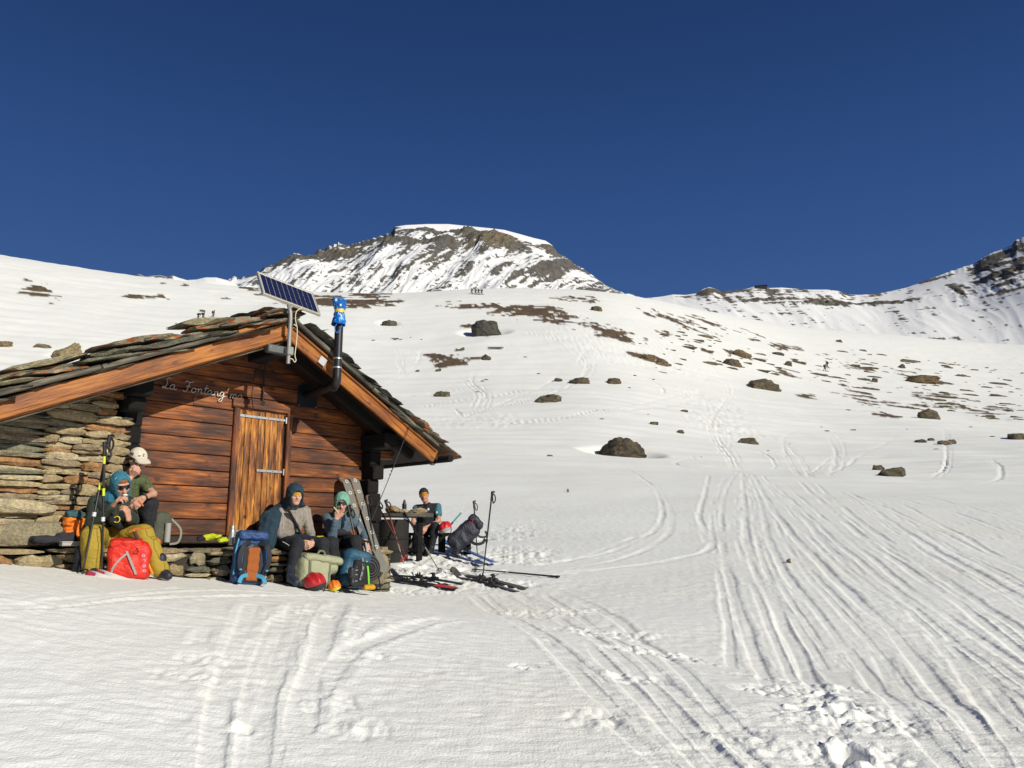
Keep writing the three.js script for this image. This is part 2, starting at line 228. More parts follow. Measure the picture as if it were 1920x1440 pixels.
[[1180, 660, 14, 16], [1150, 640, 16, 18], [1340, 760, 5, 14], [900, 790, 6, 8], [1360, 800, 5, 12]].forEach(([x, y, a, b]) => churn(x, y, a, b, 0.9));
// --- trodden and broken snow
[[1500, 1300, 0.5, 0.35, 1], [1560, 1290, 0.5, 0.3, 1], [1600, 1340, 0.45, 0.5, 1.1], [1590, 1420, 0.4, 0.3, 1.1], [1520, 1350, 0.3, 0.4, 0.8], [1410, 1268, 0.35, 0.16, 0.8], [1230, 1225, 0.6, 0.25, 1.2], [1120, 1190, 0.7, 0.35, 1.0], [1290, 1240, 0.4, 0.2, 0.9], [1180, 1270, 0.35, 0.2, 0.8], [1040, 1150, 0.9, 0.35, 0.9], [1400, 1390, 0.3, 0.3, 0.6], [980, 1250, 0.12, 0.12, 0.9], [1110, 1345, 0.2, 0.2, 0.7],
  [790, 1075, 1.1, 0.7, 1.3], [720, 1108, 0.8, 0.4, 1.1], [860, 1050, 1.3, 1.0, 1.3], [960, 1040, 1.0, 1.5, 1.0], [900, 1095, 1.0, 0.5, 1.2], [960, 1000, 0.8, 1.8, 0.9], [1010, 985, 0.7, 1.3, 0.4], [380, 1235, 0.25, 0.15, 0.7], [345, 1268, 0.3, 0.15, 0.6], [620, 1320, 0.3, 0.2, 0.6], [690, 1230, 0.25, 0.15, 0.6], [600, 1150, 0.5, 0.2, 0.6], [660, 1365, 0.3, 0.2, 0.6], [780, 1110, 1.0, 0.25, 0.7]].forEach((c) => churn(...c));
dent(1590, 1335, 0.085, 0.1, 0.17, 0.25); dent(1592, 1420, 0.09, 0.12, 0.2, 0.25); dent(1545, 1300, 0.06, 0.06, 0.06); dent(1500, 1330, 0.07, 0.06, 0.06); dent(452, 1368, 0.07, 0.07, 0.025); dent(870, 1068, 0.16, 0.12, 0.08); dent(830, 1080, 0.2, 0.14, 0.08); dent(930, 1045, 0.16, 0.14, 0.08); dent(770, 1062, 0.2, 0.15, 0.08); dent(910, 1012, 0.18, 0.2, 0.09);
// --- last year's turf that the snow has left bare: [px, py, half width, half height, amount]
const turf = [[640, 560, 95, 15, 0.95], [560, 552, 60, 9, 0.9], [700, 556, 40, 5, 0.7], [848, 676, 32, 11, 0.9], [820, 668, 30, 6, 0.4], [895, 574, 62, 5, 0.75], [870, 566, 40, 4, 0.4], [990, 584, 62, 12, 0.85], [1040, 595, 50, 10, 0.75], [1090, 608, 50, 8, 0.6], [1140, 622, 62, 11, 0.75], [1180, 638, 36, 7, 0.6], [70, 549, 23, 9, 0.8], [72, 541, 10, 4, 0.9], [60, 528, 36, 6, 0.25], [288, 557, 23, 6, 0.75], [252, 557, 15, 3, 0.8], [110, 560, 40, 5, 0.3], [100, 569, 14, 2, 0.6], [422, 561, 12, 2, 0.6], [1060, 559, 30, 5, 0.6], [1100, 562, 26, 6, 0.6], [1214, 670, 30, 7, 0.75], [1242, 681, 14, 6, 0.6], [925, 653, 18, 3, 0.8], [895, 671, 26, 4, 0.6], [880, 611, 14, 4, 0.8], [750, 637, 14, 3, 0.4], [860, 656, 18, 3, 0.6], [912, 628, 14, 3, 0.5], [105, 494, 14, 3, 0.9], [305, 533, 10, 2, 0.7], [345, 536, 10, 2, 0.6], [470, 540, 16, 5, 0.9],
  [1270, 600, 50, 10, 0.55], [1300, 615, 50, 8, 0.5], [1230, 590, 40, 8, 0.45], [1330, 605, 40, 8, 0.45], [1190, 640, 20, 5, 0.6], [1400, 625, 40, 8, 0.35], [1460, 650, 22, 5, 0.6], [1500, 655, 18, 5, 0.5], [1540, 665, 22, 5, 0.6], [1390, 668, 24, 7, 0.7], [1650, 780, 40, 8, 0.5], [1700, 760, 46, 9, 0.5], [1770, 745, 50, 9, 0.5], [1730, 712, 34, 5, 0.9], [1790, 760, 40, 8, 0.5], [1840, 775, 40, 6, 0.4], [1600, 740, 40, 7, 0.5], [1640, 755, 40, 8, 0.4], [1560, 720, 40, 7, 0.4], [1580, 685, 40, 6, 0.35], [1610, 690, 30, 5, 0.4], [1480, 700, 30, 6, 0.5], [1440, 690, 30, 5, 0.4], [1520, 745, 24, 4, 0.5], [1700, 700, 50, 6, 0.3], [1850, 765, 40, 5, 0.4], [1330, 660, 20, 4, 0.4], [1280, 640, 30, 5, 0.3], [1240, 625, 40, 6, 0.4]];
for (const [px, py, hw, hh, amt] of turf) {
  const c = ground(px, py, 40); if (!c) continue; const dist = Math.hypot(c.x, c.z), R = hw * dist / FOCAL;
  const up = ground(px, py - hh, 40) ?? c, dn = ground(px, py + hh, 40) ?? c, rad0 = Math.hypot(dn.x, dn.z), rad1 = Math.min(Math.hypot(up.x, up.z), dist * 1.35), az0 = Math.atan2(c.x, -c.z), hr = Math.max((rad1 - rad0) / 2, dist * 0.006), rc = (rad0 + rad1) / 2;
  around(c.x - Math.max(R, hr) * 1.4, c.x + Math.max(R, hr) * 1.4, c.z - Math.max(R, hr) * 1.4, c.z + Math.max(R, hr) * 1.4, 0, (k) => {
    const r = Math.hypot(GX[k], GZ[k]), da = (Math.atan2(GX[k], -GZ[k]) - az0) * dist / R * 1.02, dr = (r - rc) / hr, q = da * da + dr * dr; if (q > 1.9) return;
    const ax = Math.atan2(GX[k], -GZ[k]) * 190, nz = fbm2(ax * 0.16 + r * 0.05, r * 0.24, 4) * 1.9 + fbm2(ax * 0.6, r * 0.5, 2) * 0.7, v = amt * 1.2 - 0.5 * q + nz * 0.95 - 0.46;
    if (v > 0) TURF[k] = Math.max(TURF[k], sstep(0, 0.16, v));
  });
}
// --- boulders melt a hollow round themselves
const hollows = [[1165, 846, 3.4, 3.0, 0.8], [910, 622, 6, 5, 1.0], [128, 668, 3.4, 3.4, 0.6], [728, 606, 3, 3, 0.5]];
for (const [px, py, rx, rz, dp] of hollows) { const c = ground(px, py); around(c.x - rx * 1.3, c.x + rx * 1.3, c.z - rz * 1.3, c.z + rz * 1.3, 0, (k) => { const q = Math.hypot((GX[k] - c.x) / rx, (GZ[k] - c.z) / rz); DISP[k] -= dp * (1 - sstep(0.45, 1.0, q)); }); }
{
  const pos = new Float32Array(NA * NR * 3), col = new Float32Array(NA * NR * 3), uv = new Float32Array(NA * NR * 2);
  for (let j = 0; j < NR; j++) for (let i = 0; i < NA; i++) {
    const k = j * NA + i, x = GX[k], z = GZ[k], r = RS[j]; let h = baseH(x, z);
    let micro = 0;
    if (r < 40) {   // wind-combed crust: short scales that lie across the slope, worn away where skis have passed
      const f = 1 - sstep(22, 40, r), wx = x + 0.22 * z, q = 0.7 + 0.5 * n2(x * 0.5 + 31, z * 0.5);
      const warp = n2(wx * 1.5, z * 3) * 0.5;
      const s1 = 1 - Math.abs(n2(wx * 2.6 + warp, z * 8.5)) * 2.2, s2 = 1 - Math.abs(n2(wx * 6.0 + 9, z * 19 + warp)) * 2.2, s3 = n2(wx * 13, z * 36);
      micro += f * q * (s1 * 0.0085 + s2 * 0.0056 + s3 * 0.0026 * (1 - sstep(8, 14, r)));
      const c = CHURN[k];
      if (c > 0) { const b1 = Math.abs(n2(x * 5.2, z * 5.2)), b2 = Math.abs(n2(x * 11.3 + 3, z * 11.3)), b3 = n2(x * 23, z * 23); micro += c * (0.05 * b1 + 0.03 * b2 + 0.01 * b3 - 0.022 + 0.02 * n2(x * 2.3, z * 2.3)); }
    } else {
      const wx = x * 0.8 + z * 0.25, f = sstep(30, 60, r); micro += f * (n2(wx * 0.09 + 11, z * 0.34) * 0.16 + n2(wx * 0.22, z * 0.8 + 4) * 0.06 + n2(wx * 0.5, z * 1.4) * 0.025 * (1 - sstep(120, 200, r)));
      micro += f * sstep(-10, 60, -x) * sstep(60, 120, r) * (1 - Math.abs(n2(wx * 0.06 + 40, z * 0.26 + x * 0.05)) * 2) * 0.22;
      if (CHURN[k] > 0) micro += CHURN[k] * (Math.abs(n2(x * 0.9, z * 0.9)) * 0.16 + n2(x * 2, z * 2) * 0.06);
    }
    if (j < 6) micro = 0;
    h += micro + DISP[k];
    const t = TURF[k]; if (t > 0) h += t * (0.05 + 0.12 * Math.abs(n2(x * 1.1, z * 1.1)) * Math.min(1, r / 150));
    GH[k] = h; pos[k * 3] = x; pos[k * 3 + 1] = h; pos[k * 3 + 2] = z; uv[k * 2] = x; uv[k * 2 + 1] = z;
    const dust = 0.5 + 0.5 * fbm2(x * 0.35 + 2, z * 0.35, 4), grit = n2(x * 3.1, z * 6.2) * 0.012, warm = sstep(0.42, 0.75, dust) * 0.035;   // wind-blown dust lies on the old snow in patches
    let R = 0.81 + grit - warm * 0.4, G = 0.815 + grit - warm * 0.7, B = 0.785 + grit - warm * 1.5;
    if (t > 0) { const v = 0.5 + 0.5 * n2(x * 1.7, z * 1.7), w = 0.5 + 0.5 * n2(x * 0.3 + 8, z * 0.3); R = lerp(R, lerp(0.05, 0.19, v) * lerp(0.6, 1.2, w), t); G = lerp(G, lerp(0.036, 0.12, v) * lerp(0.65, 1.15, w), t); B = lerp(B, lerp(0.02, 0.055, v), t); }
    col[k * 3] = R; col[k * 3 + 1] = G; col[k * 3 + 2] = B;
  }
  const idx = new Uint32Array((NA - 1) * (NR - 1) * 6); let o = 0;
  for (let j = 0; j < NR - 1; j++) for (let i = 0; i < NA - 1; i++) { const a = j * NA + i, b = a + 1, c = a + NA, d = c + 1; idx[o++] = a; idx[o++] = b; idx[o++] = c; idx[o++] = b; idx[o++] = d; idx[o++] = c; }
  const g = new THREE.BufferGeometry(); g.setAttribute('position', new THREE.BufferAttribute(pos, 3)); g.setAttribute('color', new THREE.BufferAttribute(col, 3)); g.setAttribute('uv', new THREE.BufferAttribute(uv, 2)); g.setIndex(new THREE.BufferAttribute(idx, 1)); g.computeVertexNormals();
  const crust = tex(512, 512, (u, v) => { const a = pn2(u * 24, v * 60, 24, 60), b = pn2(u * 60, v * 128, 60, 128), c = pn2(u * 150, v * 200, 150, 200), h = 128 + 84 * ((1 - Math.abs(a) * 2) * 0.4 + (1 - Math.abs(b) * 2) * 0.45 + c * 0.5 - 0.25); return [h, h, h]; }, false);
  crust.repeat.set(1 / 1.7, 1 / 1.7);
  const m = new THREE.MeshStandardMaterial({ color: 0xffffff, vertexColors: true, roughness: 0.72, bumpMap: crust, bumpScale: 0.0085 });
  struct('snow_ground', g, m);
}
function groundY(x, z) {   // height of the finished sheet
  const r = Math.hypot(x, z), az = Math.atan2(x, -z) / D2R, i = clamp(lowIdx(AZS, az) - 1, 0, NA - 2), j = clamp(lowIdx(RS, r) - 1, 0, NR - 2);
  const fa = clamp((az - AZS[i]) / (AZS[i + 1] - AZS[i]), 0, 1), fr = clamp((r - RS[j]) / (RS[j + 1] - RS[j]), 0, 1), k = j * NA + i;
  return lerp(lerp(GH[k], GH[k + 1], fa), lerp(GH[k + NA], GH[k + NA + 1], fa), fr);
}
// ---------------------------------------------------------------- far mountains: rock ribs with snow lying wherever it is flat enough
function mountain(o) {
  const sil = o.silhouette.map(([x, y]) => azEl(x, y)), top = (() => { const t = sil; return (az) => { if (az <= t[0][0]) return t[0][1]; for (let i = 0; i < t.length - 1; i++) if (az <= t[i + 1][0]) { const f = (az - t[i][0]) / (t[i + 1][0] - t[i][0]); return lerp(t[i][1], t[i + 1][1], f); } return t[t.length - 1][1]; }; })();
  const soft = (az) => { let s = 0; for (let d = -6; d <= 6; d++) s += top(az + d * 0.005); return s / 13; };
  const a0 = sil[0][0], a1 = sil[sil.length - 1][0], NX = o.nx, NV = o.nv, back = 14, N = NX + 1, M = NV + back + 1;
  const pos = new Float32Array(N * M * 3), col = new Float32Array(N * M * 3), el = new Float32Array(N * M);
  for (let j = 0; j < M; j++) for (let i = 0; i < N; i++) {
    const az = lerp(a0, a1, i / NX), D = o.dist * (1 + 0.03 * n2(az * 9 + o.seed, 3.3)), e = lerp(Math.min(soft(az), top(az) + 0.01), top(az), j >= NV ? 1 : sstep(0.72, 1, j / NV)) + (j > NV * 0.9 && o.jag ? o.jag(az) * sstep(0.9, 1, Math.min(1, j / NV)) * (n2(az * 230, 1) + 0.5 * n2(az * 560, 5)) : 0), Hc = 1.65 + D * Math.tan(e), L = o.front, rb = D - L, hb = 1.65 + rb * Math.tan(o.foot(az));
    let r, h, env;
    if (j <= NV) { const v = j / NV; r = rb + L * v; h = hb + (Hc - hb) * (o.convex ? o.convex(v) : Math.pow(v, 1.12)); env = Math.sin(Math.PI * Math.pow(v, 1.25)) * 0.95 + 0.05; if (v > 0.86) env *= 1 - sstep(0.86, 1, v) * 0.85; }
    else { const v = (j - NV) / back; r = D + v * v * 500; h = Hc - 260 * v * v - 15 * v; env = 0.04; }
    const x = Math.sin(az) * r, z = -Math.cos(az) * r, lx = az * o.dist, ly = h;   // lx runs along the face, ly up it
    const sx = lx + o.shear * ly, w = n2(lx * 0.012 + o.seed, ly * 0.012) * 14;
    const big = ridge2((sx + w) / o.rib + o.seed, (ly) / (o.rib * 3.4), 4), mid = ridge2((sx + w) / (o.rib * 0.28) + 9, ly / (o.rib * 0.6) - o.seed, 3), fine = fbm2(sx / 9 + 4, ly / 11, 3), led = n2(lx * 0.02, ly * 0.17 + w * 0.05);
    const rk = o.rocky(az, h, (j <= NV ? j / NV : 1)), rf = Math.max(0, rk - 0.42) * 1.5;
    h += env * (big * o.amp * (0.45 + 0.55 * rk) + mid * o.amp * 0.3 * rf + fine * 9.0 * rf + led * 5.0 * rf + n2(lx / 70, ly / 60) * o.amp * 0.35);
    const k = (j * N + i) * 3; pos[k] = x; pos[k + 1] = h; pos[k + 2] = z; el[j * N + i] = rk;
  }
  const idx = new Uint32Array(NX * (M - 1) * 6); let q = 0;
  for (let j = 0; j < M - 1; j++) for (let i = 0; i < NX; i++) { const a = j * N + i, b = a + 1, c = a + N, d = c + 1; idx[q++] = a; idx[q++] = b; idx[q++] = c; idx[q++] = b; idx[q++] = d; idx[q++] = c; }
  const g = new THREE.BufferGeometry(); g.setAttribute('position', new THREE.BufferAttribute(pos, 3)); g.setIndex(new THREE.BufferAttribute(idx, 1)); g.computeVertexNormals();
  const nm = g.attributes.normal.array;
  for (let k = 0; k < N * M; k++) {
    const x = pos[k * 3], y = pos[k * 3 + 1], z = pos[k * 3 + 2], ny = nm[k * 3 + 1], lx = Math.atan2(x, -z) * o.dist, rk = el[k];
    const sx = lx + o.shear * y, n = fbm2(sx / 34, y / 120, 4) * 0.75 + fbm2(sx / 8 + 5, y / 30, 3) * 0.7 + fbm2(lx / 12, y / 4.5, 3) * 0.55 + (o.band ? fbm2(lx / 55 + 2, y / 7, 3) * o.band : 0);
    const v = (o.steep - ny) * 1.6 + (rk - 0.55) * 1.25 + n * 0.95, t = sstep(-0.05, 0.07, v);
    const c1 = 0.5 + 0.5 * fbm2(lx / 60 + 3, y / 55, 3), c2 = 0.5 + 0.5 * fbm2(sx / 6, y / 7, 3), warm = clamp(o.warm ? o.warm(Math.atan2(x, -z), y) + (c1 - 0.5) * 0.8 : c1, 0, 1);
    const s = lerp(0.4, 1.5, c2) * (1 - 0.45 * sstep(0.55, 0.9, ridge2(sx / 11, y / 17, 2)));
    col[k * 3] = lerp(0.84, lerp(0.095, 0.165, warm) * s, t); col[k * 3 + 1] = lerp(0.84, lerp(0.092, 0.132, warm) * s, t); col[k * 3 + 2] = lerp(0.835, lerp(0.085, 0.08, warm) * s, t);
  }
  g.setAttribute('color', new THREE.BufferAttribute(col, 3));
  return struct(o.name, g, new THREE.MeshStandardMaterial({ color: 0xffffff, vertexColors: true, roughness: 0.95 }));
}
const blob = (list, dist) => { const b = list.map(([px, py, sx, sy, a, tilt = 0]) => { const [az, e] = azEl(px, py); return [az, Math.tan(e) * dist, sx / 1536, sy / 1536 * dist * 1.06, a, tilt]; }); return (az, h) => { let s = 0; for (const [ca, ch, sa, sh, a, tilt] of b) { const u = (az - ca) / sa, v = (h - ch) / sh + tilt * u, q = u * u + v * v; if (q < 6) s += a * Math.exp(-q); } return s; }; };
{ // the broad peak behind the ridge
  const D = 1400, b = blob([[560, 505, 60, 34, 0.62], [510, 520, 60, 20, 0.5], [640, 505, 50, 26, 0.4], [690, 475, 60, 16, 0.35], [790, 462, 60, 11, 0.6], [850, 470, 40, 10, 0.45], [920, 500, 42, 38, 0.75], [880, 475, 16, 18, 0.5], [960, 530, 34, 18, 0.6], [800, 525, 75, 18, 0.55], [720, 535, 40, 12, 0.4], [1035, 475, 22, 14, 0.6], [1000, 490, 30, 20, 0.25], [1085, 515, 36, 14, 0.35], [1120, 535, 40, 12, 0.45], [740, 437, 14, 6, 0.7], [880, 434, 130, 17, -1.0], [1000, 458, 45, 14, -0.7], [980, 470, 40, 20, -0.3], [1010, 520, 18, 20, -0.35], [700, 520, 30, 26, -0.2], [650, 462, 60, 8, 0.2]], D);
  const wb = blob([[930, 500, 50, 45, 0.9], [640, 500, 40, 30, 0.4], [1040, 478, 30, 20, 0.5]], D);
  mountain({ name: 'mountain_peak', seed: 4.2, jag: (az) => 0.0022 * sstep(0.14, 0.17, -az) + 0.0014 * sstep(0.055, 0.075, az), dist: D, front: 620, nx: 660, nv: 220, rib: 95, amp: 30, shear: -0.62, steep: 0.78, foot: (az) => crestEl(az) - 3.0 * D2R, rocky: (az, h) => clamp(0.485 + b(az, h), 0, 1.2), warm: (az, h) => 0.15 + wb(az, h),
    silhouette: [[395, 560], [428, 525], [436, 518], [446, 522], [470, 517], [484, 514], [496, 500], [508, 497], [522, 492], [540, 482], [553, 474], [561, 476], [575, 482], [588, 478], [598, 467], [606, 470], [618, 461], [634, 456], [652, 460], [676, 454], [700, 447], [722, 441], [735, 434], [741, 425], [760, 422], [800, 420], [840, 420], [880, 424], [920, 428], [945, 431], [975, 439], [1000, 446], [1022, 451], [1036, 460], [1045, 474], [1062, 483], [1074, 494], [1092, 503], [1108, 514], [1124, 526], [1140, 537], [1160, 547], [1185, 553], [1210, 561], [1250, 585]] });
}
{ // the ridge and the shoulder that climb to the right
  const D = 1050, b = blob([[1535, 610, 26, 5, 0.6], [1440, 598, 40, 7, 0.55, -0.3], [1360, 548, 40, 8, 0.5], [1470, 550, 70, 12, 0.4], [1430, 575, 90, 22, 0.16], [1540, 575, 70, 22, 0.25], [1490, 605, 60, 14, 0.2], [1620, 605, 60, 8, 0.5], [1690, 610, 40, 6, 0.45], [1560, 600, 40, 8, 0.35], [1880, 480, 22, 16, 0.4], [1840, 505, 18, 16, 0.42], [1760, 525, 30, 9, 0.35], [1860, 525, 30, 12, 0.45], [1890, 560, 60, 12, 0.6], [1880, 460, 60, 8, -0.4], [1800, 590, 12, 24, 0.4, 0.5], [1880, 600, 50, 26, 0.25], [1700, 570, 60, 16, -0.1], [1330, 543, 12, 8, 0.6], [1950, 470, 50, 40, 0.25], [1610, 545, 50, 6, 0.2], [1300, 560, 60, 10, 0.3]], D);
  mountain({ name: 'mountain_shoulder', seed: 11.7, jag: (az) => 0.0012 * sstep(0.49, 0.53, az), dist: D, front: 520, nx: 500, nv: 170, rib: 120, amp: 6, shear: 0.35, band: 0.8, steep: 0.82, foot: (az) => crestEl(az) - 2.5 * D2R, rocky: (az, h) => clamp(0.405 + b(az, h), 0, 1.1), convex: (v) => Math.pow(v, 1.2),
    silhouette: [[1150, 600], [1185, 567], [1210, 559], [1240, 556], [1262, 552], [1285, 553], [1305, 550], [1318, 542], [1328, 538], [1340, 541], [1352, 546], [1372, 545], [1398, 542], [1412, 538], [1440, 540], [1465, 539], [1490, 541], [1515, 543], [1550, 543], [1575, 546], [1590, 552], [1610, 553], [1640, 551], [1670, 546], [1700, 539], [1740, 524], [1775, 511], [1805, 501], [1828, 494], [1838, 486], [1856, 476], [1880, 467], [1895, 461], [1903, 452], [1922, 443], [1960, 436], [2020, 425], [2110, 430], [2200, 470]] });
}
{ // low rocky heads beyond the left-hand slope
  const D = 700, b = blob([[290, 520, 60, 10, 0.4]], D);
  mountain({ name: 'mountain_ridge', seed: 21.3, dist: D, front: 240, nx: 160, nv: 50, rib: 40, amp: 5, shear: 0.2, steep: 0.8, foot: (az) => crestEl(az) - 2 * D2R, rocky: (az, h) => clamp(0.35 + b(az, h), 0, 1),
    silhouette: [[190, 545], [235, 524], [250, 516], [262, 514], [272, 519], [285, 517], [300, 516], [312, 519], [325, 517], [336, 521], [350, 525], [368, 524], [385, 520], [405, 520], [425, 525], [445, 534], [480, 555]] });
}
// ---------------------------------------------------------------- materials of the hut
const rng = mulberry(2024), rnd = (a = 1, b) => (b === undefined ? rng() * a : a + rng() * (b - a)), pick = (l) => l[Math.floor(rng() * l.length)];
function woodTex(w, h, seed, lo, mid, hi, knots) {   // u runs with the grain
  const r = mulberry(seed), K = []; for (let i = 0; i < knots; i++) K.push([r(), r(), 0.003 + 0.0045 * r(), 0.6 + 0.5 * r()]);
  const map = new Uint8Array(w * h * 4), bump = new Uint8Array(w * h * 4);
  for (let j = 0; j < h; j++) for (let i = 0; i < w; i++) {
    const u = i / w, v = j / h; let dv = 0, kn = 0, ring = 0;
    for (const [ku, kv, s, a] of K) { let du = u - ku; du -= Math.round(du); let ev = v - kv; ev -= Math.round(ev); const q = Math.hypot(du / (s * 2.4), ev / (s * 3.0)); if (q < 5) { const f = Math.exp(-q * q * 0.28) * a; dv += f * Math.sign(ev) * s * 2.2; kn = Math.max(kn, (1 - sstep(0.7, 1.1, q)) * a); if (q < 2.2) ring = Math.max(ring, (0.5 + 0.5 * Math.sin(q * 9)) * (1 - q / 2.2) * 0.6); } }
    const vv = v + dv + pn2(u * 3, v * 5, 3, 5) * 0.012, g1 = pn2(u * 5 + seed, vv * 44, 5, 44), g2 = pn2(u * 14, vv * 130, 14, 130), g3 = pn2(u * 40, vv * 256, 40, 256), big = pn2(u * 4, v * 9, 4, 9), weather = pn2(u * 9 + 3, v * 30, 9, 30);
    let t = 0.52 + 0.36 * g1 + 0.34 * g2 + 0.16 * g3 + 0.5 * big + 0.28 * weather - ring * 0.35; t = clamp(t, 0, 1.15);
    const o = (j * w + i) * 4;
    for (let c = 0; c < 3; c++) { let x = t < 0.5 ? lerp(lo[c], mid[c], t * 2) : lerp(mid[c], hi[c], (t - 0.5) * 2); x = lerp(x, lo[c] * 0.9, kn * 0.6); map[o + c] = clamp(x, 0, 255); }
    const b = clamp(128 + 60 * g2 + 40 * g3 + 30 * g1 - kn * 30, 0, 255); bump[o] = bump[o + 1] = bump[o + 2] = b; map[o + 3] = bump[o + 3] = 255;
  }
  const mk = (d, srgb) => { const t = new THREE.DataTexture(d, w, h); t.wrapS = t.wrapT = THREE.RepeatWrapping; t.magFilter = THREE.LinearFilter; t.minFilter = THREE.LinearMipmapLinearFilter; if (srgb) t.colorSpace = THREE.SRGBColorSpace; t.needsUpdate = true; return t; };
  return [mk(map, true), mk(bump, false)];
}
const woodMat = (seed, lo, mid, hi, knots, rough = 0.62, su = 2.4, sv = 1.2) => { const [m, b] = woodTex(1024, 512, seed, lo, mid, hi, knots); for (const t of [m, b]) t.repeat.set(1 / su, 1 / sv); return new THREE.MeshStandardMaterial({ map: m, bumpMap: b, bumpScale: 0.004, roughness: rough }); };
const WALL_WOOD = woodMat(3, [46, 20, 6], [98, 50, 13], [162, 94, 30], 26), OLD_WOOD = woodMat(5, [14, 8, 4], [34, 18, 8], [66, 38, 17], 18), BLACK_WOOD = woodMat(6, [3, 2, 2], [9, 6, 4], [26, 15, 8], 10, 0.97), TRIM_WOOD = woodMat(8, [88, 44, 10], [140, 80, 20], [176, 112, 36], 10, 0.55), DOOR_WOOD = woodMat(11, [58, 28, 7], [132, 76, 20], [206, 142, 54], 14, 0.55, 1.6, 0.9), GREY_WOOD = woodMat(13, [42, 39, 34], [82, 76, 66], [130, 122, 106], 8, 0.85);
const TINTS = [1, 0.86, 1.12, 0.74, 0.95].map((k) => { const m = WALL_WOOD.clone(); m.color.setRGB(k, k * 0.98, k * 0.96); return m; });
const DTINTS = [1, 0.8, 1.15, 0.92].map((k) => { const m = DOOR_WOOD.clone(); m.color.setRGB(k, k, k); return m; });
const rockMapA = tex(512, 512, (u, v) => { const a = pn2(u * 5, v * 5, 5, 5), b = pn2(u * 16, v * 22, 16, 22), c = pn2(u * 50, v * 60, 50, 60), d = pn2(u * 120, v * 120, 120, 120), l = sstep(0.22, 0.4, pn2(u * 9 + 4, v * 9, 9, 9) + c * 0.25); const t = 205 + 26 * a + 36 * b + 36 * c + 26 * d; return [t + l * 20, t + l * 18, t - 4 + l * 2]; });
const rockBump = tex(512, 512, (u, v) => { const a = pn2(u * 8, v * 14, 8, 14), b = pn2(u * 24, v * 44, 24, 44), c = pn2(u * 70, v * 90, 70, 90), t = 128 + 60 * a + 46 * b + 34 * c; return [t, t, t]; }, false);
for (const t of [rockMapA, rockBump]) t.repeat.set(1 / 0.55, 1 / 0.55);
const rockMat = (r, g, b, extra = {}) => new THREE.MeshStandardMaterial({ color: lin(r, g, b), map: rockMapA, bumpMap: rockBump, bumpScale: 0.018, roughness: 0.92, ...extra });
const lichenMap = tex(512, 512, (u, v) => { const a = pn2(u * 5 + 1, v * 7, 5, 7), b = pn2(u * 16, v * 22, 16, 22), c = pn2(u * 50, v * 60, 50, 60), d = pn2(u * 120, v * 120, 120, 120), t = 200 + 26 * a + 36 * b + 36 * c + 26 * d, o = sstep(0.16, 0.26, a + b * 0.35 + c * 0.3), p = sstep(0.2, 0.32, pn2(u * 7 + 9, v * 6, 7, 6) + c * 0.4) * (1 - o); return [t + o * 60 + p * 40, t - o * 62 + p * 36, t - o * 120 + p * 16]; });
lichenMap.repeat.set(1 / 0.6, 1 / 0.6);
const STONES = [rockMat(0.52, 0.41, 0.245), rockMat(0.44, 0.335, 0.195), rockMat(0.35, 0.3, 0.2), rockMat(0.25, 0.235, 0.165), rockMat(0.165, 0.16, 0.12), rockMat(0.44, 0.235, 0.105), rockMat(0.6, 0.5, 0.33), rockMat(0.37, 0.285, 0.19)];
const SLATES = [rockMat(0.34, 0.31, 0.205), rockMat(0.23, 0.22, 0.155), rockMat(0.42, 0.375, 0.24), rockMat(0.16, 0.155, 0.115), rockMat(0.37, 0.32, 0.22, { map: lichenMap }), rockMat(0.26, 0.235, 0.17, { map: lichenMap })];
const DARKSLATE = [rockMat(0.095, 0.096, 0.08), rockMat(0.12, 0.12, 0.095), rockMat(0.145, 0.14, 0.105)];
const IRON = std(lin(0.03, 0.03, 0.032), 0.5, { metalness: 0.6 }), STEEL = std(lin(0.55, 0.55, 0.52), 0.38, { metalness: 0.85 }), BLACKPAINT = std(lin(0.012, 0.012, 0.013), 0.42), EARTH = std(lin(0.035, 0.03, 0.022), 1);

// uv in metres by the side a face looks to
function boxUV(g, ou = 0, ov = 0) {
  const p = g.attributes.position, n = g.attributes.normal, uv = new Float32Array(p.count * 2);
  for (let i = 0; i < p.count; i++) { const ax = Math.abs(n.getX(i)), ay = Math.abs(n.getY(i)), az = Math.abs(n.getZ(i)); let u, v; if (az >= ax && az >= ay) { u = p.getX(i); v = p.getY(i); } else if (ay >= ax) { u = p.getX(i); v = p.getZ(i); } else { u = p.getZ(i); v = p.getY(i); } uv[i * 2] = u + ou; uv[i * 2 + 1] = v + ov; }
  g.setAttribute('uv', new THREE.BufferAttribute(uv, 2)); return g;
}
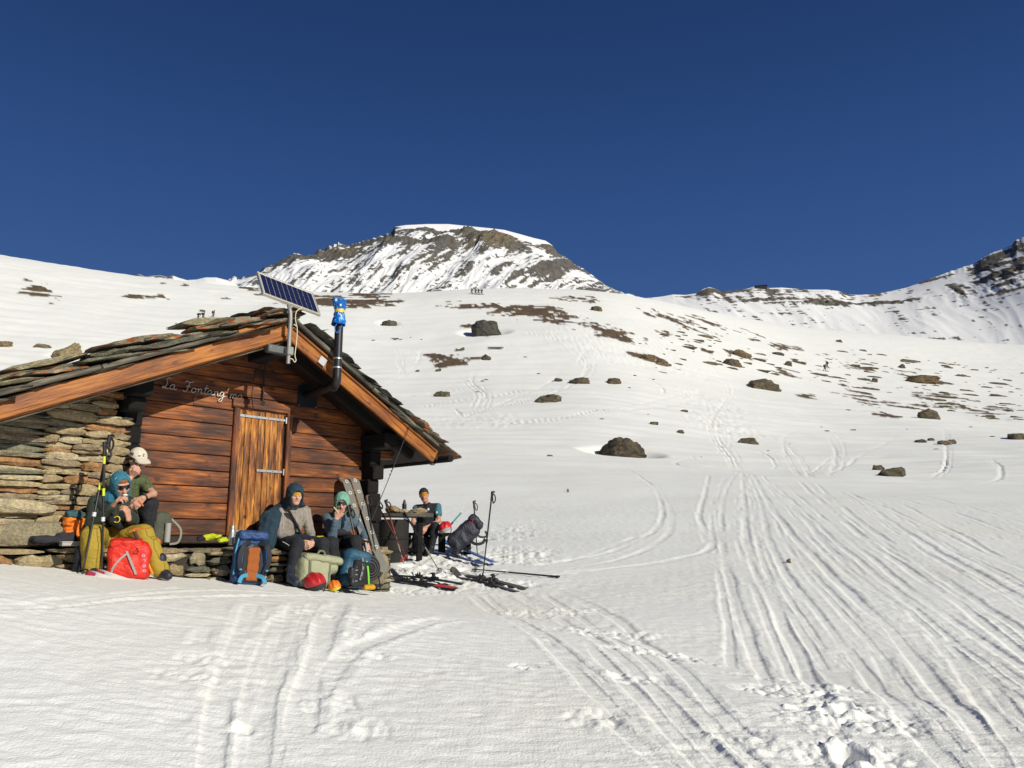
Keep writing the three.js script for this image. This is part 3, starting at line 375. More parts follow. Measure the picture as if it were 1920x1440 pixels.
// a rough block of stone; flat: 0 boulder-like .. 1 slab-like
function stoneGeo(w, h, d, seed, rough = 0.1, seg = [4, 2, 2], round = 0.35) {
  let g = new THREE.BoxGeometry(w, h, d, ...seg); g.deleteAttribute('uv'); g.deleteAttribute('normal'); g = mergeVertices(g, 1e-4);
  const p = g.attributes.position, m = Math.min(w, h, d), L = Math.max(w, h);
  for (let i = 0; i < p.count; i++) {
    let x = p.getX(i), y = p.getY(i), z = p.getZ(i); const nx = x / (w / 2), ny = y / (h / 2), nz = z / (d / 2);
    const k = Math.pow(Math.abs(nx), 3) * Math.pow(Math.abs(ny), 3), e = Math.pow(Math.abs(nx), 4) * Math.pow(Math.abs(nz), 4), f = Math.pow(Math.abs(ny), 4) * Math.pow(Math.abs(nz), 4);
    x -= Math.sign(nx) * Math.min(w * 0.25, m * round) * (k * 0.3 + e * 0.6); y -= Math.sign(ny) * m * round * (k * 0.6 + f * 0.35); z -= Math.sign(nz) * m * round * (e * 0.6 + f * 0.5);
    const s = seed * 7.31, q = 1.6 / Math.max(L, 0.05);
    x += n3(nx * 1.7 + s, ny * 1.3, nz * 1.1) * rough * Math.min(w, h * 3) * 0.9; y += n3(nx * 1.9, ny * 1.2 + s, nz + 4) * rough * h * 1.5; z += n3(nx * 1.6 + 7, ny * 1.9, nz + s) * rough * d * 0.9;
    p.setXYZ(i, x, y, z);
  }
  g = toCreasedNormals(g, 0.38); return boxUV(g, seed * 0.37, seed * 0.71);
}
// a bar whose section is a rounded rectangle (h high, t thick), between x0(y) and x1(y)
function plankGeo(x0, x1, h, t, ou, crown = 0.006, vertical = false) {
  const bev = Math.min(0.006, h * 0.08), sec = [[-h / 2, -t], [-h / 2, -bev], [-h / 2 + bev, -crown * 0.3], [-h * 0.2, 0.4 * crown], [h * 0.2, 0.4 * crown], [h / 2 - bev, -crown * 0.3], [h / 2, -bev], [h / 2, -t]];
  const pos = [], idx = [], uv = []; const n = sec.length;
  for (let s = 0; s < n; s++) { const A = sec[s], B = sec[(s + 1) % n], k = pos.length / 3; for (const [q, f] of [[A, x0], [A, x1], [B, x0], [B, x1]]) { const x = f(q[0]); if (vertical) pos.push(q[0], x, q[1]); else pos.push(x, q[0], q[1]); uv.push(x + ou, q[0] + q[1] + ou * 0.61); } if (vertical) idx.push(k, k + 2, k + 1, k + 1, k + 2, k + 3); else idx.push(k, k + 1, k + 2, k + 1, k + 3, k + 2); }
  for (const [f, flip] of [[x0, 0], [x1, 1]]) { const k = pos.length / 3; for (const q of sec) { const x = f(q[0]); if (vertical) pos.push(q[0], x, q[1]); else pos.push(x, q[0], q[1]); uv.push(q[1] * 0.5 + ou, q[0] * 0.6); } for (let i = 1; i < n - 1; i++) if (flip !== +vertical) idx.push(k, k + i + 1, k + i); else idx.push(k, k + i, k + i + 1); }
  const g = new THREE.BufferGeometry(); g.setAttribute('position', new THREE.Float32BufferAttribute(pos, 3)); g.setAttribute('uv', new THREE.Float32BufferAttribute(uv, 2)); g.setIndex(idx); g.computeVertexNormals(); return g;
}
function barGeo(w, h, d, bev = 0.006) {   // chamfered bar, uv along its longest side
  const s = new THREE.Shape(); s.moveTo(-w / 2 + bev, -h / 2); s.lineTo(w / 2 - bev, -h / 2); s.lineTo(w / 2, -h / 2 + bev); s.lineTo(w / 2, h / 2 - bev); s.lineTo(w / 2 - bev, h / 2); s.lineTo(-w / 2 + bev, h / 2); s.lineTo(-w / 2, h / 2 - bev); s.lineTo(-w / 2, -h / 2 + bev); s.closePath();
  const g = new THREE.ExtrudeGeometry(s, { depth: d - 2 * bev, bevelEnabled: true, bevelThickness: bev, bevelSize: bev, bevelOffset: -bev, bevelSegments: 1 }); g.translate(0, 0, -(d - 2 * bev) / 2); g.deleteAttribute('uv'); boxUV(g, rnd(3), rnd(3)); return g;
}
function swapUV(g) { const u = g.attributes.uv; for (let i = 0; i < u.count; i++) u.setXY(i, u.getY(i), u.getX(i)); return g; }
const tube = (pts, r, seg = 24, rad = 6, closed = false) => new THREE.TubeGeometry(new THREE.CatmullRomCurve3(pts, closed, 'centripetal'), seg, r, rad, closed);

// ---------------------------------------------------------------- the hut
const hut = thing('mountain_hut', 'weathered timber hut with stone slab roof and rubble stone side wall', 'hut', null, V3(HUT_O.x, 0, HUT_O.z)); hut.rotation.y = HUT_ROT;
const bargeL = (a) => 4.10 + 0.447 * a, bargeR = (a) => 3.89 - 0.566 * a, APEX = (3.89 - 4.10) / (0.447 + 0.566);
const under = (a) => (a < APEX ? bargeL(a) : bargeR(a)) + 0.13;                      // underside of the roof boards
const aLeft = (y) => (y - 0.13 - 4.10) / 0.447, aRight = (y) => (3.89 + 0.13 - y) / 0.566;
const WL = -1.84, WR = 1.57, WB = 1.72, PLANK = 0.188;
{ // timber gable: a dark backing board with one mesh for each plank on it
  const sh = new THREE.Shape(); sh.moveTo(-5.0, 0.6); sh.lineTo(WR - 0.03, 0.6); sh.lineTo(WR - 0.03, under(WR) - 0.02); sh.lineTo(APEX, under(APEX) - 0.02); sh.lineTo(-5.0, under(-5) - 0.02); sh.closePath();
  const g = new THREE.ExtrudeGeometry(sh, { depth: 0.06, bevelEnabled: false }); g.translate(0, 0, -0.1); boxUV(g); const wall = part('gable_wall', g, OLD_WOOD, hut);
  let y = WB, row = 0;
  const dL = -0.44, dR = 0.34, dT = 3.27;
  while (y < 4.2) {
    const yc = y + PLANK / 2, gap = 0.0045, spans = [], L = (q) => Math.max(WL - 0.5, aLeft(yc + q)), R = (q) => Math.min(WR - 0.05, aRight(yc + q));
    if (R(0) - L(0) < 0.1) break;
    if (yc < dT) spans.push([L, () => dL], [() => dR, R]);
    else { const cut = [-0.95, 0.5, -0.2, 9][row % 4]; if (cut > L(0.09) + 0.2 && cut < R(0.09) - 0.2) spans.push([L, () => cut - 0.002], [() => cut + 0.002, R]); else spans.push([L, R]); }
    for (const [f0, f1] of spans) { const gg = plankGeo(f0, f1, PLANK - gap * 2, 0.04, rnd(5), 0.003); const m = part('plank', gg, pick(TINTS), wall); m.position.set(0, yc, 0.002 + rnd(0.005)); }
    y += PLANK; row++;
  }
  const sill = part('sill_beam', barGeo(2.9, 0.09, 0.14, 0.012), OLD_WOOD, hut); sill.position.set(0.0, WB - 0.047, 0.02);
}
{ // door with its frame
  const frame = part('door_frame', barGeo(0.85, 0.12, 0.07, 0.008), TINTS[1], hut); frame.position.set(-0.05, 3.325, 0.012);
  for (const x of [-0.41, 0.315]) { const j = part('door_jamb', swapUV(barGeo(0.075, 1.55, 0.075, 0.008)), TINTS[0], frame); j.position.set(x + 0.05, -0.835, 0.0); }
  const back = new THREE.BoxGeometry(0.65, 1.54, 0.02); boxUV(back); const door = part('door', back, OLD_WOOD, hut); door.position.set(-0.047, 2.485, -0.03);
  let x = -0.322; const ws = [0.094, 0.08, 0.098, 0.088, 0.072, 0.1, 0.09]; let i = 0;
  for (const w of ws) { const lo = -0.765 + rnd(0.01), hi = 0.765 - rnd(0.01); const m = part('board', plankGeo(() => lo, () => hi, w - 0.005, 0.022, rnd(4), 0.005, true), DTINTS[(i * 3) % 4], door); m.position.set(x + w / 2, 0, 0.034 + rnd(0.004)); x += w; i++; }
  const strap = (x0, x1, y, tiltz) => { const h = part('strap_hinge', barGeo(x1 - x0, 0.032, 0.006, 0.002), STEEL, door); h.position.set((x0 + x1) / 2, y, 0.046); h.rotation.z = tiltz; for (let k = 0; k < 4; k++) { const b = part('bolt', new THREE.SphereGeometry(0.006, 8, 6), IRON, h); b.position.set(-(x1 - x0) / 2 + (x1 - x0) * (0.12 + 0.25 * k), 0, 0.003); } return h; };
  strap(-0.32, 0.31, 0.69, 0); strap(-0.05, 0.3, 0.03, 0); strap(-0.36, 0.0, -0.71, 0);
  for (const y of [0.69, 0.03]) { const p = part('hinge_pin', new THREE.CylinderGeometry(0.016, 0.016, 0.08, 10), STEEL, door); p.position.set(0.325, y, 0.045); }
}
{ // log ends at the corners: the cross walls' ends stand out of the gable
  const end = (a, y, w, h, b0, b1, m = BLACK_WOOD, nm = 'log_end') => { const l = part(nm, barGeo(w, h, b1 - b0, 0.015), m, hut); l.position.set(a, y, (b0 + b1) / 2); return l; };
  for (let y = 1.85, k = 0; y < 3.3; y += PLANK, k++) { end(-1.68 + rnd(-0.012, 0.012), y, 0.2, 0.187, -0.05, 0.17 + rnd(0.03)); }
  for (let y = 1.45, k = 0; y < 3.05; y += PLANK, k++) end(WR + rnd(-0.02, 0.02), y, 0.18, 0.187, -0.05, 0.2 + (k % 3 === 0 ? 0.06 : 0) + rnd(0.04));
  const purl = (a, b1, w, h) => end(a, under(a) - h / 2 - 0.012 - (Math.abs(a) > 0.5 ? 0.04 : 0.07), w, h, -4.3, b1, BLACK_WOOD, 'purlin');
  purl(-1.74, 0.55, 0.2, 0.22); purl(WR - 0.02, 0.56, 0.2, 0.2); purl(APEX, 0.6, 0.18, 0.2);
  const brk = end(-1.74, 3.1, 0.18, 0.14, 0.0, 0.42); brk.rotation.x = 0.0;
  // the gable's upper logs run on past the corner
  for (const [y, x1] of [[2.86, 0.36], [2.99, 0.3], [2.68, 0.12]]) { const g = barGeo(x1, 0.12, 0.16, 0.012), l = part('log_end', g, TINTS[0], hut); l.position.set(WR + 0.1 + x1 / 2, y, -0.06); }
  // side and back walls close the room
  const side = (nm, w, h, d, x, y, z) => { const g = new THREE.BoxGeometry(w, h, d); boxUV(g); part(nm, g, OLD_WOOD, hut).position.set(x, y, z); };
  side('side_wall', 0.12, 2.5, 4.0, WR - 0.09, 1.75, -2.15); side('side_wall', 0.12, 1.9, 4.0, -4.9, 1.05, -2.15);
  const sh = new THREE.Shape(); sh.moveTo(-4.9, 0.4); sh.lineTo(WR - 0.1, 0.4); sh.lineTo(WR - 0.1, under(WR) - 0.03); sh.lineTo(APEX, under(APEX) - 0.03); sh.lineTo(-4.9, under(-4.9) - 0.03); sh.closePath();
  const g = new THREE.ExtrudeGeometry(sh, { depth: 0.1, bevelEnabled: false }); g.translate(0, 0, -4.25); boxUV(g); part('back_wall', g, OLD_WOOD, hut);
}
// roof: boards, rafters, barge boards, edge rails, slabs
const BO = 0.8, LEFT_END = -5.2, RIGHT_END = 2.14, angL = Math.atan(0.447), angR = -Math.atan(0.566);
{
  const deck = (a0, a1, f) => { const sh = new THREE.Shape(); sh.moveTo(a0, f(a0)); sh.lineTo(a1, f(a1)); sh.lineTo(a1, f(a1) + 0.05); sh.lineTo(a0, f(a0) + 0.05); sh.closePath(); const g = new THREE.ExtrudeGeometry(sh, { depth: 4.3 + BO - 0.06, bevelEnabled: false }); g.translate(0, 0, -4.3); boxUV(g); return g; };
  const roof = part('roof', mergeGeometries([deck(LEFT_END, APEX, under), deck(APEX + 0.002, RIGHT_END + 0.08, under)]), OLD_WOOD, hut);
  const slope = (nm, a0, a1, f, h, t, b, m, dy = 0) => { const ang = Math.atan2(f(a1) - f(a0), a1 - a0), L = Math.hypot(f(a1) - f(a0), a1 - a0), g = barGeo(L, h, t, 0.008), o = part(nm, g, m, roof); o.position.set((a0 + a1) / 2, (f(a0) + f(a1)) / 2 + dy, b); o.rotation.z = ang; return o; };
  slope('barge_board', LEFT_END, APEX - 0.01, bargeL, 0.2, 0.04, BO - 0.02, TRIM_WOOD, 0.118); slope('barge_board', APEX + 0.01, RIGHT_END, bargeR, 0.185, 0.04, BO - 0.02, TRIM_WOOD, 0.118);
  slope('barge_moulding', LEFT_END, APEX - 0.03, bargeL, 0.045, 0.03, BO + 0.016, TRIM_WOOD, 0.048); slope('barge_moulding', LEFT_END, APEX - 0.06, bargeL, 0.02, 0.05, BO - 0.05, GREY_WOOD, -0.005);
  slope('barge_moulding', APEX + 0.05, RIGHT_END, bargeR, 0.03, 0.026, BO + 0.014, TRIM_WOOD, 0.19);
  slope('edge_rail', LEFT_END, -2.3, bargeL, 0.055, 0.07, BO + 0.045, GREY_WOOD, 0.275); slope('edge_rail', -2.29, -0.9, bargeL, 0.05, 0.065, BO + 0.045, GREY_WOOD, 0.272); slope('edge_rail', -0.89, APEX - 0.02, bargeL, 0.045, 0.06, BO + 0.045, TRIM_WOOD, 0.27);
  slope('edge_rail', APEX + 0.02, 1.0, bargeR, 0.045, 0.06, BO + 0.04, GREY_WOOD, 0.27); slope('edge_rail', 1.01, RIGHT_END, bargeR, 0.045, 0.06, BO + 0.04, GREY_WOOD, 0.268);
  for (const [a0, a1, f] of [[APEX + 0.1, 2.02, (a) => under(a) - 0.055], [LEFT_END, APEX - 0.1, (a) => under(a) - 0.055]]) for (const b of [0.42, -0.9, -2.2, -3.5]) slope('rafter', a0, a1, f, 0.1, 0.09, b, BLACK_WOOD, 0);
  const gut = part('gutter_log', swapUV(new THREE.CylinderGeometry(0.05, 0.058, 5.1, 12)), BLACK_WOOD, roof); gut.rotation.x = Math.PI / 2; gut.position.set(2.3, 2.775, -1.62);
  const hk = part('gutter_hook', tube([V3(2.14, 2.9, 0.55), V3(2.22, 2.74, 0.55), V3(2.3, 2.71, 0.55), V3(2.37, 2.76, 0.55)], 0.008, 16), IRON, roof); void hk;
  // stone slabs, laid like shingles; the rake edge shows them end on
  const slab = (f, a, ang, len, th, wid, b, lift, m, tilt, seed) => { const g = stoneGeo(len, th, wid, seed, 0.24, [7, 2, 2], 0.35), o = part('roof_slab', g, m, roof); o.position.set(a - Math.sin(ang) * lift, f(a) + 0.05 + Math.cos(ang) * lift, b); o.rotation.set(rnd(-0.03, 0.03), rnd(-0.12, 0.12), ang + tilt); return o; };
  let seed = 1;
  // rake rows on the left, thin flags stacked four deep
  for (const [lift, thA, thB, lenA, lenB, step, set, mats] of [[0.05, 0.03, 0.045, 0.5, 0.9, 0.85, -0.16, DARKSLATE.concat(SLATES[1])], [0.095, 0.035, 0.055, 0.45, 1.0, 0.7, -0.13, SLATES], [0.145, 0.04, 0.065, 0.5, 1.1, 0.66, -0.14, SLATES], [0.2, 0.05, 0.085, 0.5, 1.05, 0.8, -0.2, SLATES], [0.265, 0.05, 0.085, 0.5, 0.95, 1.15, -0.28, [SLATES[0], SLATES[2], SLATES[4]]]])
    for (let a = LEFT_END + rnd(0.4); a < APEX - 0.15;) { const len = rnd(lenA, lenB); slab(under, a + len * 0.42, angL, len, rnd(thA, thB), rnd(0.35, 0.55), BO + set + rnd(-0.09, 0.07), lift + rnd(-0.012, 0.018), pick(mats), -Math.min(rnd(0.02, 0.17), Math.max(0, lift - 0.03) / (len * 0.5)), seed++); a += len * step * rnd(0.85, 1.2); }
  // rake row on the right, darker
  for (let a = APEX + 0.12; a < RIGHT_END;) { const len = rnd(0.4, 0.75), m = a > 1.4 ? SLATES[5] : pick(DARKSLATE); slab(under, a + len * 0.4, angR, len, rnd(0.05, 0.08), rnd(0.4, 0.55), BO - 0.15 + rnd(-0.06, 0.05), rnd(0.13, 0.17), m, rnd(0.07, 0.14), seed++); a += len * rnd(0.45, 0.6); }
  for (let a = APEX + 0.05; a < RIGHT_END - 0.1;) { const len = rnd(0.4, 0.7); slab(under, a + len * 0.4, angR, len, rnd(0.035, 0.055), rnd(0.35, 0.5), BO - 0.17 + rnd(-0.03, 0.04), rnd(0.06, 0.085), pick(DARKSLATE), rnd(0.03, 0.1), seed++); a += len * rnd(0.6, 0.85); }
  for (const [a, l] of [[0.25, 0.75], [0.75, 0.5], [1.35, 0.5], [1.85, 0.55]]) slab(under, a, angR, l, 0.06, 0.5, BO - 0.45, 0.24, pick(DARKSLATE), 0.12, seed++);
  // the rest of both slopes
  for (let b = BO - 0.75; b > -4.2; b -= 0.62) for (let a = LEFT_END + 0.2; a < APEX - 0.1; a += 0.56) slab(under, a + 0.3 + rnd(-0.08, 0.08), angL, rnd(0.75, 0.95), rnd(0.05, 0.08), rnd(0.6, 0.72), b + rnd(-0.05, 0.05), 0.12 + rnd(0.02), pick(SLATES), -0.1, seed++);
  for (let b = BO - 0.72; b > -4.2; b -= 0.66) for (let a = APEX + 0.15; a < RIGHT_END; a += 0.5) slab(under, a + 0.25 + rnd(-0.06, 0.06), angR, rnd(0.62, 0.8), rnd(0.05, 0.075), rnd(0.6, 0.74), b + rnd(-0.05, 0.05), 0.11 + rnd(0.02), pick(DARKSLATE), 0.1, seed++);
  for (let b = BO - 0.3; b > -4.2; b -= 0.5) slab(() => under(APEX), APEX - 0.05, 0, rnd(0.5, 0.7), rnd(0.06, 0.09), rnd(0.5, 0.62), b, b > 0.3 ? 0.17 : 0.25, pick(SLATES), rnd(-0.1, 0.25), seed++);
}
// rubble masonry: a rectangle is split again and again into stones
function masonry(parent, x0, y0, x1, y1, opt) {
  const out = [];
  (function split(a, b, c, d) {
    const w = c - a, h = d - b, mw = opt.maxW * rnd(0.55, 1.25), mh = opt.maxH * rnd(0.5, 1.35);
    if (w > mw && (w / mw > h / mh || h < opt.minH * 2)) { const m = a + w * rnd(0.36, 0.64); split(a, b, m, d); split(m, b, c, d); }
    else if (h > mh && h > opt.minH * 2) { const m = b + h * rnd(0.32, 0.68); split(a, b, c, m); split(a, m, c, d); }
    else out.push([a, b, c, d]);
  })(x0, y0, x1, y1);
  for (const [a, b, c, d] of out) {
    const w = c - a, h = d - b, cx = (a + c) / 2, cy = (b + d) / 2; if (opt.keep && !opt.keep(cx, cy, w, h)) continue;
    const dep = opt.depth * rnd(0.8, 1.15), g = stoneGeo(w * 1.08 + 0.02, h * 1.04 + 0.008, dep, 300 + out.length * 0.37 + cx * 3 + cy * 11, opt.rough ?? 0.13, [5, 2, 1], opt.round ?? 0.26), o = part('stone', g, opt.mat ? opt.mat(cx, cy) : pick(STONES), parent);
    o.position.set(cx, cy, opt.b + rnd(-0.045, 0.05)); o.rotation.set(rnd(-0.05, 0.05), rnd(-0.07, 0.07), (opt.tilt ?? 0) + rnd(-0.045, 0.045));
  }
}
{ // rubble wall left of the timber gable
  const core = new THREE.BoxGeometry(3.1, 2.0, 0.16); boxUV(core); const wall = part('stone_wall', core, EARTH, hut); wall.position.set(-3.42, 2.0, 0.04);
  const inner = { keep: (x, y) => y < 3.22 && y < bargeL(x) + 0.1 && x < -1.80 + 0.05 * n2(y * 3, 2) - (y > 2.9 ? (y - 2.9) * 0.35 : 0) + 0.02, depth: 0.2, b: 0.16, rough: 0.14 };
  const g = new THREE.Group(); void g;
  const shift = { position: wall.position };
  const holder = wall; const add = (x0, y0, x1, y1, o) => { const px = shift.position.x, py = shift.position.y, pz = shift.position.z; const before = holder.children.length; masonry(holder, x0, y0, x1, y1, o); for (let i = before; i < holder.children.length; i++) holder.children[i].position.sub(V3(px, py, pz)); };
  add(-4.5, 1.6, -2.55, 3.3, { ...inner, maxW: 0.75, maxH: 0.085, minH: 0.035, mat: (x, y) => pick(y > 2.5 ? [STONES[3], STONES[4], STONES[2], STONES[2], STONES[3], STONES[7]] : [STONES[2], STONES[3], STONES[0], STONES[7], STONES[6], STONES[5]]) });
  add(-2.55, 1.6, -1.72, 3.3, { ...inner, maxW: 0.55, maxH: 0.14, minH: 0.045, mat: () => pick([STONES[0], STONES[1], STONES[6], STONES[1], STONES[5], STONES[7], STONES[0]]) });
  core.translate(0, -0.1, 0);
}
// ---------------------------------------------------------------- the stone bench along the hut
const BENCH_Y = 1.6, BENCH_B = 0.56;
{
  const bench = thing('stone_bench', 'low dry-stone bench built along the foot of the hut wall', 'stone bench', null, V3(HUT_O.x, 0, HUT_O.z)); bench.rotation.y = HUT_ROT;
  const core = new THREE.BoxGeometry(6.3, 1.0, 0.5); boxUV(core); core.translate(-1.5, 1.02, 0.24); const c = part('core', core, EARTH, bench);
  masonry(bench, -4.5, 0.8, 1.62, 1.55, { maxW: 0.48, maxH: 0.17, minH: 0.055, round: 0.42, depth: 0.2, b: BENCH_B - 0.07, rough: 0.17, keep: (x, y, w, h) => y + h > groundY(hutAt(x, 0, BENCH_B).x, hutAt(x, 0, BENCH_B).z) - 0.15 });
  for (let a = -4.5; a < 1.4;) { const w = Math.min(rnd(0.35, 0.75), 1.58 - a), g = stoneGeo(w, rnd(0.055, 0.085), 0.56, a * 3 + 50, 0.1, [4, 1, 2], 0.45), o = part('top_slab', g, pick([STONES[2], STONES[3], STONES[7], STONES[1]]), bench); o.position.set(a + w / 2, BENCH_Y - 0.04 + rnd(-0.012, 0.012), 0.31); o.rotation.set(rnd(-0.03, 0.03), rnd(-0.05, 0.05), rnd(-0.02, 0.02)); a += w + 0.01; }
  // two big blocks that stand on the bench's left end, against the wall
  const [a1, y1] = hutPx(62, 985, 0.4); let o = part('back_stone', stoneGeo(0.66, 0.24, 0.16, 91, 0.1, [4, 3, 2], 0.25), STONES[2], bench); o.position.set(a1, BENCH_Y + 0.12, 0.36); o.rotation.set(-0.12, 0, 0.06);
  const [a2] = hutPx(40, 945, 0.3); o = part('back_stone', stoneGeo(0.66, 0.16, 0.18, 93, 0.12, [4, 3, 2], 0.3), STONES[6], bench); o.position.set(a2, BENCH_Y + 0.38, 0.26); o.rotation.set(-0.05, 0, -0.05);
  const [a3, y3] = hutPx(712, 1058, 0.7); o = part('end_block', stoneGeo(0.26, 0.42, 0.34, 97, 0.12, [3, 3, 3], 0.35), STONES[2], bench); o.position.set(a3 + 0.02, 1.3, 0.62);
  void c; void y1; void y3;
}
// ---------------------------------------------------------------- fittings on the hut
const hutGroup = (name, label, cat, grp) => { const g = thing(name, label, cat, grp, V3(HUT_O.x, 0, HUT_O.z)); g.rotation.y = HUT_ROT; return g; };
{ // solar panel on its bent mast
  const g = hutGroup('solar_panel', 'small tilted solar panel on a bent grey mast above the gable peak', 'solar panel');
  const holder = new THREE.Group(), c = atRange(541.2, 551.4, 9.75); scene.add(holder); holder.position.copy(c); holder.rotation.set(-0.712, 0.876, -0.195, 'YXZ'); g.updateMatrixWorld(true); holder.updateMatrixWorld(true); scene.remove(holder);
  const panel = part('panel_back', new THREE.BoxGeometry(0.745, 0.465, 0.02), std(lin(0.75, 0.76, 0.78), 0.4), g), M = new THREE.Matrix4().copy(g.matrixWorld).invert().multiply(holder.matrixWorld); M.decompose(panel.position, panel.quaternion, panel.scale);
  const alu = std(lin(0.62, 0.58, 0.48), 0.42, { metalness: 0.55 });
  for (const [w, h, x, y] of [[0.766, 0.022, 0, 0.233], [0.766, 0.022, 0, -0.233], [0.022, 0.444, -0.372, 0], [0.022, 0.444, 0.372, 0]]) { const f = part('frame_rail', barGeo(w, h, 0.038, 0.003), alu, panel); f.position.set(x, y, 0); }
  const cell = new THREE.MeshPhysicalMaterial({ color: lin(0.012, 0.014, 0.05), roughness: 0.22, clearcoat: 1, clearcoatRoughness: 0.06 }), cg = new THREE.BoxGeometry(0.066, 0.1, 0.004);
  for (let i = 0; i < 10; i++) for (let j = 0; j < 4; j++) part('solar_cell', cg, cell, panel).position.set(-0.319 + i * 0.0709, -0.159 + j * 0.106, 0.0125);
  const grey = std(lin(0.27, 0.27, 0.25), 0.5, { metalness: 0.3 }), top = toHut(atRange(541.2, 551.4, 9.75)), mt = hutPx(545, 582, 0.94), mb = hutPx(540, 682, 0.94);
  part('mast', new THREE.TubeGeometry(new THREE.CatmullRomCurve3([V3(...mb), V3(mb[0], (mb[1] + mt[1]) / 2, mb[2]), V3(mt[0], mt[1] - 0.04, mt[2]), V3(mt[0] - 0.006, mt[1] + 0.03, mt[2] - 0.02), V3(top[0], top[1] - 0.03, top[2] - 0.03)]), 40, 0.024, 12), grey, g);
  const jb = hutPx(519, 655, 0.86), box = part('junction_box', barGeo(0.24, 0.09, 0.09, 0.008), std(lin(0.1, 0.105, 0.105), 0.6), g); box.position.set(jb[0], jb[1], jb[2] - 0.02); for (const x of [-0.09, 0.0, 0.09]) part('screw', new THREE.SphereGeometry(0.006, 8, 6), STEEL, box).position.set(x, 0.01, 0.046);
  const cl = part('clamp', barGeo(0.08, 0.1, 0.08, 0.008), grey, g); cl.position.set(mb[0] + 0.005, jb[1] - 0.015, mb[2]);
  const w = (x, y, b = 0.95) => V3(...hutPx(x, y, b)); part('cable', tube([w(566, 577, 0.98), w(556, 584, 0.97), w(554, 600, 0.95), w(557, 615), w(556, 640), w(553, 668), w(555, 676), w(552, 679), w(549, 674), w(543, 672)], 0.006, 60, 6), std(lin(0.62, 0.55, 0.38), 0.6), g);
}
